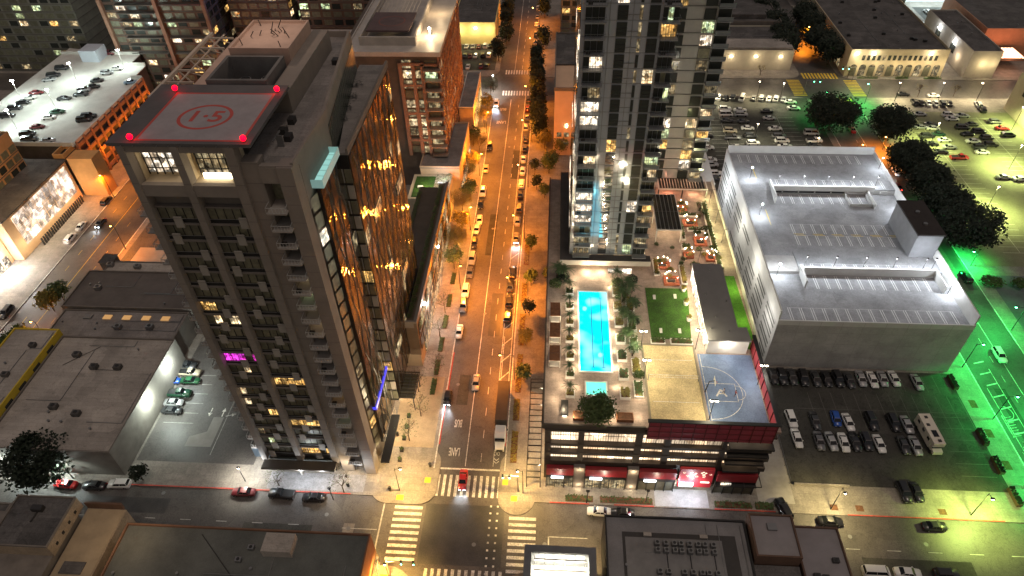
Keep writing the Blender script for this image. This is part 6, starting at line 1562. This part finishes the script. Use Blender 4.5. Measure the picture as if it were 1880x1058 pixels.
for i,(x,y) in enumerate([(-5.7,292.8),(-5.8,330.5),(-23.6,330.4),(-22.9,315.3),(-22.3,298.7),(-24.5,281.1),(-23.2,345.2)]):
    tree(x,y,.15,11,3.4,'dark tree %s along the far avenue, %s'%(ORD[i],'right side' if i<2 else 'left side'),'trees along the far avenue',leaf_d,1100,.5,'street_tree',5,.2,i+60,2.5)
for i,(x,y) in enumerate([(-0.6,196.0),(-3.1,209.4),(2.6,205.2),(-1.3,193.5)]):
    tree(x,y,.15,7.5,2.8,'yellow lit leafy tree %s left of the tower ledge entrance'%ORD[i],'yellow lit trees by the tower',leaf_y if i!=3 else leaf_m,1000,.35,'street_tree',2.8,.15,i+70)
for i,((x,y),m_,lab) in enumerate([((-5.2,137.4),leaf_m,'small green sidewalk tree right of the avenue near the tower ledge'),((-5.7,115.4),leaf_y,'bright orange-yellow sidewalk tree right of the avenue'),((-5.6,103.6),leaf_m,'green sidewalk tree just below the bright orange-yellow one'),((-0.3,138.7),leaf_m,'green tree against the podium wall by the tower ledge')]):
    tree(x,y,.15,5.5,2.0,lab,'sidewalk trees right of the avenue',m_,900,.28,'street_tree',2,.1,i+80)
pts_ = [(-28.4,210.7),(-25.5,204.5),(-27.0,193.9),(-28.1,187.3),(-26.3,177.0),(-27.6,169.5),(-26.9,160.7),(-27.0,150.8),(-27.1,143.5),(-25.2,246.4),(-25.5,235.2),(-25.7,223.8)]
for i,(x,y) in enumerate(pts_):
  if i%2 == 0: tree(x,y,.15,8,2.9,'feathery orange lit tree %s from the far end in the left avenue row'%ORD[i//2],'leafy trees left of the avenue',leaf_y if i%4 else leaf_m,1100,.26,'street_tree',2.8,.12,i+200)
  else: bare(x,y,.15,8,'sparse orange lit tree %s from the far end on the left avenue sidewalk'%ORD[i] if i<9 else 'sparse lit tree %s from the far crosswalk left of the avenue'%ORD[i-9],'sparse trees left of the avenue',i+1,leaf_y if i%3 else leaf_m,3200)
for i,(x,y) in enumerate([(-27.4,125.9),(-27.6,117.3),(-26.9,104.7),(-28.5,92.3),(-30.0,85.6),(-30.2,99.3)]):
    bare(x,y,.15,6.5,'bare branched tree %s from the far end on the pale left sidewalk'%ORD[i],'bare trees on the left sidewalk',i+31,leaf_m)
bare(*(-41.4,72.4),.15,6,'thin bare tree at the kerb in front of the helipad tower',None,51,leaf_m); bare(*(-55.4,73.3),.15,5,'thin sapling at the kerb left of the bare tree',None,52,leaf_m); bare(*(37.9,77.3),.15,4.5,'yellow-leaved sapling at the east end of the podium front',None,53,leaf_y)
tree(*(-104.7,72.8),.15,11.5,6.8,'huge dark round tree over the cross street at the left edge',None,leaf_d,9000,.34,'ficus_tree',5,.4,90)
tree(*(-84.8,73.3),.15,4.6,2.0,'small dark round tree at the mouth of the small lot',None,leaf_d,900,.25,'street_tree',1.6,.12,91)
for i,(x,y) in enumerate([(-131.9,126.2),(-132.7,122.5),(-132.1,109.5),(-133.5,107.2),(-131.4,101.0)]): tree(x,y,.15,7,3.0,'bushy tree %s from the far end beside an orange lamp of the left street'%ORD[i],'trees on the left street',leaf_m if i!=1 else leaf_y,1200,.35,'street_tree',2.6,.15,i+95)
tree(*(9.5,78.6),D,6.6,3.7,'round green tree in the white planter at the pool deck edge',None,leaf_m,2800,.26,'deck_tree',3,.16,110)
for i,(x,y) in enumerate([(79.3,277.3),(118.4,267.5),(139.9,251.2),(153.2,251.4),(83.6,268.0)]): bare(x,y,.15,5,'small street tree %s along the far north street'%ORD[i],'small trees on the north street',i+120,leaf_y)
for i,(x,y) in enumerate([(125.1,141.6),(119.3,141.8),(117.5,142.4)]): tree(x,y,.15,2.6,2.0,'clipped shrub %s from the right edge beside the green street'%ORD[i],'shrubs beside the green street',leaf_m,600,.25,'shrub',1.3,.08,i+130,.6,'shrub')
for i,(x,y) in enumerate([(-5.1,183.7),(-2.4,179.1),(-6.0,193.4),(-5.7,152.7),(-5.2,125.7)]): tree(x,y,.15,5.5,1.9,'small leafy tree %s from the tower ledge corner on the right avenue sidewalk'%ORD[i],'sidewalk trees right of the avenue',leaf_m if i%2 else leaf_d,700,.28,'street_tree',2,.1,i+180)
# hedges and beds on the sidewalks
def bed(x0,x1,y0,y1,label,m=None,n=220,h=.5,base=None):
    t = thing('planting_bed',label,'planting bed',((x0+x1)/2,(y0+y1)/2,.155),'sidewalk planting beds')
    MB().box(x0,x1,y0,y1,.155,.2).build('soil', base or soil, t)
    rr = random.Random(int(x0*7+y0*3)); b = MB()
    for _ in range(n):
        x = rr.uniform(x0,x1); y = rr.uniform(y0,y1); s_ = rr.uniform(.1,.24); z = .2+rr.random()*h
        b.quad((x-s_,y,z),(x,y-s_,z+.05),(x+s_,y,z+.12),(x,y+s_,z+.05))
    b.build('foliage', m or leaf_m, t)
for i,y in enumerate((98.5,104.5,112,120,128,137)): bed(-27.4,-26.3,y,y+4.6,'narrow green bed %s from the junction on the left avenue sidewalk'%ORD[i],leaf_m,260)
for i,(y0,y1) in enumerate(((81,89),(92,98),(100,112),(115,126),(129,138),(146,158))): bed(-7.6,-6.2,y0,y1,'reddish bed %s from the junction on the right avenue sidewalk'%ORD[i],leaf_y,160)
for i,(x0,x1) in enumerate(((4.2,9.8),(11.2,21.8),(34.2,41.5),(42.2,45.8))): bed(x0,x1,72.5,73.9,'brick-red planting bed %s from the junction in front of the podium'%ORD[i],leaf_m,110)
for i,(x,y) in enumerate(((-63.6,72.9),(-54,72.9),(-37.6,72.9),(95.6,84),(95.6,92),(95.6,100),(57,73),(62,73),(78,73))): sheet('tree_pit',x,x+1.5,y,y+1.3 if x<90 else y+2.2,.159,soil if x>50 else jm)
for i,(x0,x1) in enumerate(((122,130),(137,142),(148,155))): bed(x0,x1,266.5,267.4,'green hedge %s from the left in front of the cream shops'%ORD[i],leaf_m,160,.8,grassm)
# ------------------------------------------------------------------ lamps and signals
def lamp(x,y,label,c,bulb,p,h=8.5,arm=(1.6,0),group='street lamps',r=.35,z=.15,pole=None):
    t = thing('street_lamp',label,'street lamp',(x,y,z),group)
    MB().tube((x,y,z),(x,y,z+h),.11,.07).build('pole', pole or dark, t)
    ax,ay = x+arm[0],y+arm[1]
    if arm != (0,0): MB().tube((x,y,z+h-.2),(ax,ay,z+h+.2),.05).build('arm', pole or dark, t)
    MB().box(ax-.35,ax+.35,ay-.2,ay+.2,z+h+.15,z+h+.3,dark).build('head', None, t)
    MB().ball((ax,ay,z+h+.02),.26,.16).build('bulb', bulb, t)
    if bulb is BAMB and x < 0 and x > -25: light(ax,ay,z+h-.35,c,p,r,t)
    else: light(ax,ay,z+h-.35,c,p,r,t,'SPOT',142 if bulb is not BGRN else 156)
    return t
OR = [(-24.4,135.1),(-24.0,161.6),(-23.4,191.3),(-23.6,219.3)]
for i,(x,y) in enumerate(OR): lamp(-24.4,y,'orange sodium lamp %s from the junction left of the avenue'%ORD[i],AMB,BAMB,6600,8.5,(max(.6,x+24.4),0))
for i,y in enumerate((104,131,158,185,214,240,285,320)): lamp(-7.9,y,'orange sodium lamp %s from the junction right of the avenue'%ORD[i],(1,.27,.02),BAMB,5600 if i!=1 else 12500,8.5,(-3.2,0))
LS = [(-127.5,110.2),(-127.1,149.1),(-143.9,175.1)]
for i,(x,y) in enumerate(LS): lamp(x+1.0,y,'orange sodium lamp %s from the bottom on the left street'%ORD[i],AMB,BAMB,5600,8.5,(-1,0))
x,y = (110.4,299.6); lamp(x,y,'orange sodium lamp between the ficus rows at the top',AMB,BAMB,13000,8,(-1,0))
x,y = (113.4,210.6); lamp(x,y+1,'orange sodium lamp under the second big ficus',AMB,BAMB,9000,6,(-1.5,-2))
lamp(99.0,200,'orange sodium lamp beside the rear of the pale garage',AMB,BAMB,12000,8.5,(1.5,0))
for i,(x,y,p) in enumerate(((98.6,112.2,8500),(98.6,130,8500),(116.6,150,10000),(116.5,176,5000),(98.4,80,8500),(98.5,238,6500),(118,245,6500))):
    lamp(x,y,'green glowing street lamp %s'%['at the garage front corner','beside the garage east wall','under the last big ficus','under the green-footed ficus','at the bottom right corner sidewalk','left of the far green junction','right of the far green junction'][i],GRN,BGRN,p*.6,8 if i not in (2,3) else 5,(1.4,0) if x<110 else (-1.2,0),'green glowing lamps')
x,y = (-62.9,74.0); lamp(x,y,'white twin-headed lamp on the sidewalk left of the helipad tower',(1,.95,.8),BWRM,1800,5,(0,0))
for i,(px_) in enumerate([(-43.2,69.8),(8.5,71.6),(20.4,72.2)]): lamp(px_[0],px_[1]+.8,'short dark post lamp %s from the left on the front sidewalk'%ORD[i],WRM,dark,300,4.2,(0,0),'short post lamps')
for i,(x,y,p) in enumerate(((132,176,21000),(150,200,21000),(163,226,16000),(170,176,21000),(190,190,15000),(130,214,15000))):
    lamp(x,y,'yellow-green lot lamp %s'%['near the ficus row front','in the centre of the east lot','at the back of the east lot','right of the centre of the east lot','at the right rim of the east lot','near the ficus row back'][i],(.85,1,.36),BWRM,p*.8,9,(0,0),'lot lamps')
for i,(x,y) in enumerate(((52,222),(70,214),(88,205),(60,245),(86,245))): lamp(x,y,'pale lot lamp %s from the left tower side in the north lot'%ORD[i],(1,.95,.65),BWRM,3200,8,(0,0),'lot lamps')
for i,(x,y) in enumerate(((60,247.5),(78,247.5),(130,247.5),(146,247.5),(160,247.5),(176,247.5))): lamp(x,y,'warm street lamp %s from the left along the north street'%ORD[i],(1,.85,.5),BWRM,4200,7,(0,1),'north street lamps')
lamp(-24.5,252,'white lamp at the far crosswalk corner left of the avenue',(1,.95,.85),BWHT,3500,7,(0,0))
x,y = (65.3,74.3); lamp(57,73.2,'dim warm street lamp beside the dark lot',(1,.8,.35),BWRM,4500,8,(0,-1.2)); lamp(84,73.2,'dim green-yellow street lamp at the lower right kerb',(.75,1,.2),BWRM,9500,8,(0,-1.2))
lamp(-100,73,'pale white street lamp by the huge dark tree',(.85,1,.9),BWHT,2600,7,(0,-1)); lamp(-60,57,'unlit-looking dim lamp on the south kerb of the cross street',(1,.75,.5),BWRM,1100,8,(0,1.2))
lamp(6,57.0,'warm lamp on the south kerb right of the junction',(1,.7,.3),BWRM,5500,8,(0,1.5)); lamp(-28.3,54.5,'bright warm lamp at the south west corner of the junction',(1,.6,.15),BWRM,9000,7,(0,0)); lamp(-30,73.4,'warm lamp at the north west corner of the junction',(1,.62,.2),BWRM,6500,8,(1.2,0)); lamp(-4.5,74,'warm lamp at the north east corner of the junction',(1,.62,.2),BWRM,6500,8,(-1,0))
light(-29,88,9,(1,.80,.5),2600,.4); light(-29,120,9,(1,.85,.75),2600,.4); light(-30,140,11,(1,.8,.6),1800,.4)
for y in (150,172,196,220): light(-26.5,y,4.5,(1,.5,.1),700,.3)  # lights without lamps, added low to brighten the sidewalk foliage
lamp(98.8,97,'added green lamp beside the farther bike dock',GRN,BGRN,5200,8,(1.6,0),'green glowing lamps'); lamp(115.8,100,'added green lamp across from the dark lot',GRN,BGRN,5200,8,(-2.5,0),'green glowing lamps'); lamp(115.8,125,'added green lamp across from the garage wall',GRN,BGRN,5200,8,(-2.5,0),'green glowing lamps')  # lamps added to fill out the green light along the street
# mast-arm signals
def signal(x,y,dx,label,c=BGRN):
    t = thing('traffic_signal',label,'traffic signal',(x,y,.15),'mast arm signals')
    MB().tube((x,y,.15),(x,y,6),.12).tube((x,y,5.8),(x+dx,y,6.2),.08).build('mast', steel, t)
    for k in (1,.55): 
        q = MB().box(x+dx*k-.18,x+dx*k+.18,y-.18,y+.18,5.2,6.3).build('signal_head', black, t)
        MB().box(x+dx*k-.1,x+dx*k+.1,y-.22,y-.18,5.3,5.5).build('lens', c, q)
signal(-2.4,57.3,0.1,'signal mast at the south east corner beside the roof court building'); signal(-28.5,55.6,5,'signal mast at the south west corner of the junction')
signal(-5.5,74.2,-3,'signal mast at the north east corner by the trellis'); signal(97,252.5,5,'green signal mast left of the far green junction'); signal(119,264,-5,'green signal mast right of the far green junction')
# bus shelters on the green street
for i,(y) in enumerate((95.5,86.0)):
    t = thing('bike_dock', '%s white hooped bicycle dock on the green lit sidewalk'%('farther','nearer')[i], 'bike dock', (100.2,y,.15), 'bike docks')
    b = MB()
    for k in range(8): b.tube((101.2,y-3+k*.7,.02),(102.6,y-3+k*.7,.7),.05,n=5)
    b.tube((101.2,y-3.2,.05),(101.2,y+2.6,.05),.07,n=5); b.build('rack', whitep, t)
    b = MB()
    for k in range(10):
        a,c = -math.pi/2+math.pi*k/10, -math.pi/2+math.pi*(k+1)/10
        b.tube((102.4+1.6*math.cos(a),y+3.4+1.8*math.sin(a),.1),(102.4+1.6*math.cos(c),y+3.4+1.8*math.sin(c),.1),.07,n=5)
    b.build('hoop', whitep, t)
for i,(x,y) in enumerate(((94.7,107.0),(94.6,91.7),(94.8,84.7),(94.3,77.4))):
    t = thing('hedge_planter', 'brown boundary planter %s from the garage along the dark lot fence'%ORD[i], 'planter', (93.8,y,.15), 'planters along the dark lot')
    MB().box(93.6,94.6,y-2,y+2,.16,1.1).build('box', brownw, t); 
    b = MB()
    for _ in range(120): a = rnd.uniform(93.6,94.6); c = rnd.uniform(y-2,y+2); b.quad((a-.15,c,1.1),(a,c-.15,1.3),(a+.15,c,1.4),(a,c+.15,1.2))
    b.build('foliage', MATS['leaf_dark'], t)
t = thing('lot_fence', 'thin dark fence along the dark lot beside the alley', 'fence', (50.4,95,.15))
b = MB()
for i in range(16): b.box(50.2,50.26,78.6+i*2.1,78.66+i*2.1,.15,1.5)
b.box(50.2,50.26,78.6,110,1.4,1.46); b.box(50.2,50.26,78.6,110,.8,.84); b.build('rails', steel, t)
t = thing('low_wall', 'low pale wall between the dark lot and the street sidewalk', 'wall', (56,78.4,.15)); MB().box(51,62,78.2,78.5,.15,.9).build('wall', concrete, t)
# bins, hydrants, benches on the sidewalks
for i,(x,y) in enumerate([(-32.0,73.4),(-40.9,73.9),(-32.9,86.9),(-24.5,79.4)]):
    t = thing('trash_bin','dark street bin %s'%['on the corner plaza left of the junction','under the lit pier of the helipad tower','beside the side canopy of the helipad tower','at the red kerb left of the avenue'][i],'bin',(x,y,.16),'street bins')
    MB().tube((x,y,.16),(x,y,1.1),.3,.34,10).build('body', dark, t); MB().tube((x,y,1.1),(x,y,1.2),.36,.3,10).build('lid', black, t)
for i,y in enumerate((80.5,83,86,89,92)):
    t = thing('shrub_pot','square dark shrub pot %s from the corner along the plaza edge'%ORD[i],'pot plant',(-31.2,y,.16),'shrub pots on the plaza')
    MB().box(-31.6,-30.8,y-.4,y+.4,.16,.7).build('pot', dark, t); b = MB(); crown(b,-31.2,y,1.1,.5,.45,90,rnd,.12,4); b.build('shrub', leaf_m, t)
b = MB()
for i,(x,y) in enumerate([(98.4,157.5),(91.2,118.0),(99.3,109.7)]): pass
# ------------------------------------------------------------------ people
def person(x,y,z,rz,label,shirt,arms=0.3,stride=.18):
    t = bpy.data.objects.new('person', None); col.objects.link(t); t.location = (x,y,z); t.rotation_euler.z = rz; tag(t,label,'person','people in the scene')
    vs = [(0,0,.95),(0,0,1.15),(0,0,1.38),(0,0,1.50),(0,.02,1.62),(0,.02,1.72),
          (-.19,0,1.40),(-.28,arms*.4,1.16),(-.28,arms,.98+arms*.5),(-.28,arms+.05,.90+arms*.6),
          (.19,0,1.40),(.28,arms*.3,1.16),(.28,arms*.7,.98+arms*.3),(.28,arms*.75,.90+arms*.3),
          (-.10,0,.90),(-.11,stride,.50),(-.11,stride*.6,.08),(-.11,stride*.6+.16,.04),
          (.10,0,.90),(.11,-stride*.5,.50),(.11,-stride*1.4,.10),(.11,-stride*1.4+.16,.05)]
    es = [(0,1),(1,2),(2,3),(3,4),(4,5),(2,6),(6,7),(7,8),(8,9),(2,10),(10,11),(11,12),(12,13),(0,14),(14,15),(15,16),(16,17),(0,18),(18,19),(19,20),(20,21)]
    rad = [.15,.13,.15,.06,.10,.09,.07,.05,.04,.04,.07,.05,.04,.04,.10,.07,.045,.04,.10,.07,.045,.04]
    me = bpy.data.meshes.new('body'); me.from_pydata(vs,es,[]); o = bpy.data.objects.new('body',me); col.objects.link(o); o.parent = t
    sk = o.modifiers.new('s','SKIN'); 
    for i,rv in enumerate(rad): me.skin_vertices[0].data[i].radius = (rv,rv)
    me.skin_vertices[0].data[0].use_root = True
    o.modifiers.new('sub','SUBSURF').levels = 1
    m, nt, b = nodes_of('skin_clothes'); geo = nt.nodes.new('ShaderNodeTexCoord'); sp_ = nt.nodes.new('ShaderNodeSeparateXYZ'); rp = nt.nodes.new('ShaderNodeValToRGB'); rp.color_ramp.interpolation = 'CONSTANT'
    nt.links.new(geo.outputs['Object'],sp_.inputs[0]); mp = nt.nodes.new('ShaderNodeMath'); mp.operation='MULTIPLY'; mp.inputs[1].default_value=.5; nt.links.new(sp_.outputs['Z'],mp.inputs[0]); nt.links.new(mp.outputs[0],rp.inputs['Fac'])
    e = rp.color_ramp.elements; e[0].position = 0; e[0].color = (.03,.03,.03,1); e[1].position = .06; e[1].color = (.32,.19,.13,1)
    for p_,c_ in ((.26,(.03,.035,.06,1)),(.47,(*shirt,1)),(.735,(.36,.21,.15,1))): q = e.new(p_); q.color = c_
    nt.links.new(rp.outputs['Color'],b.inputs['Base Color']); me.materials.append(m)
    h_ = MB().ball((0,-.01,1.70),.115,.10,8,5).build('hair', mat('dark_hair',(.02,.013,.01),.8,n=0)); h_.parent = t
x,y = (34.3,85.8); person(x,y,D+.06,1.0,'person in a pale shirt dribbling near the hoop on the blue court',(.6,.5,.5),.35)
x,y = (36.5,85.4); person(x,y,D+.06,-1.2,'person in a dark red shirt at the free throw line of the blue court',(.35,.08,.08),.25)
x,y = (-96.8,75.4); person(x,y,.15,.5,'person in dark clothes walking on the lit sidewalk right of the huge tree',(.03,.03,.04),.1)
x,y = (-95.3,74.7); person(x,y,.15,.6,'second walker in grey just behind the dark-clothed one',(.14,.14,.15),.1)
for o in bpy.data.objects:
    if '_w' in o: del o['_w']
print('THINGS', len([o for o in bpy.data.objects if o.parent is None]), 'ALL', len(bpy.data.objects), 'LIGHTS', len([o for o in bpy.data.objects if o.type=='LIGHT']))
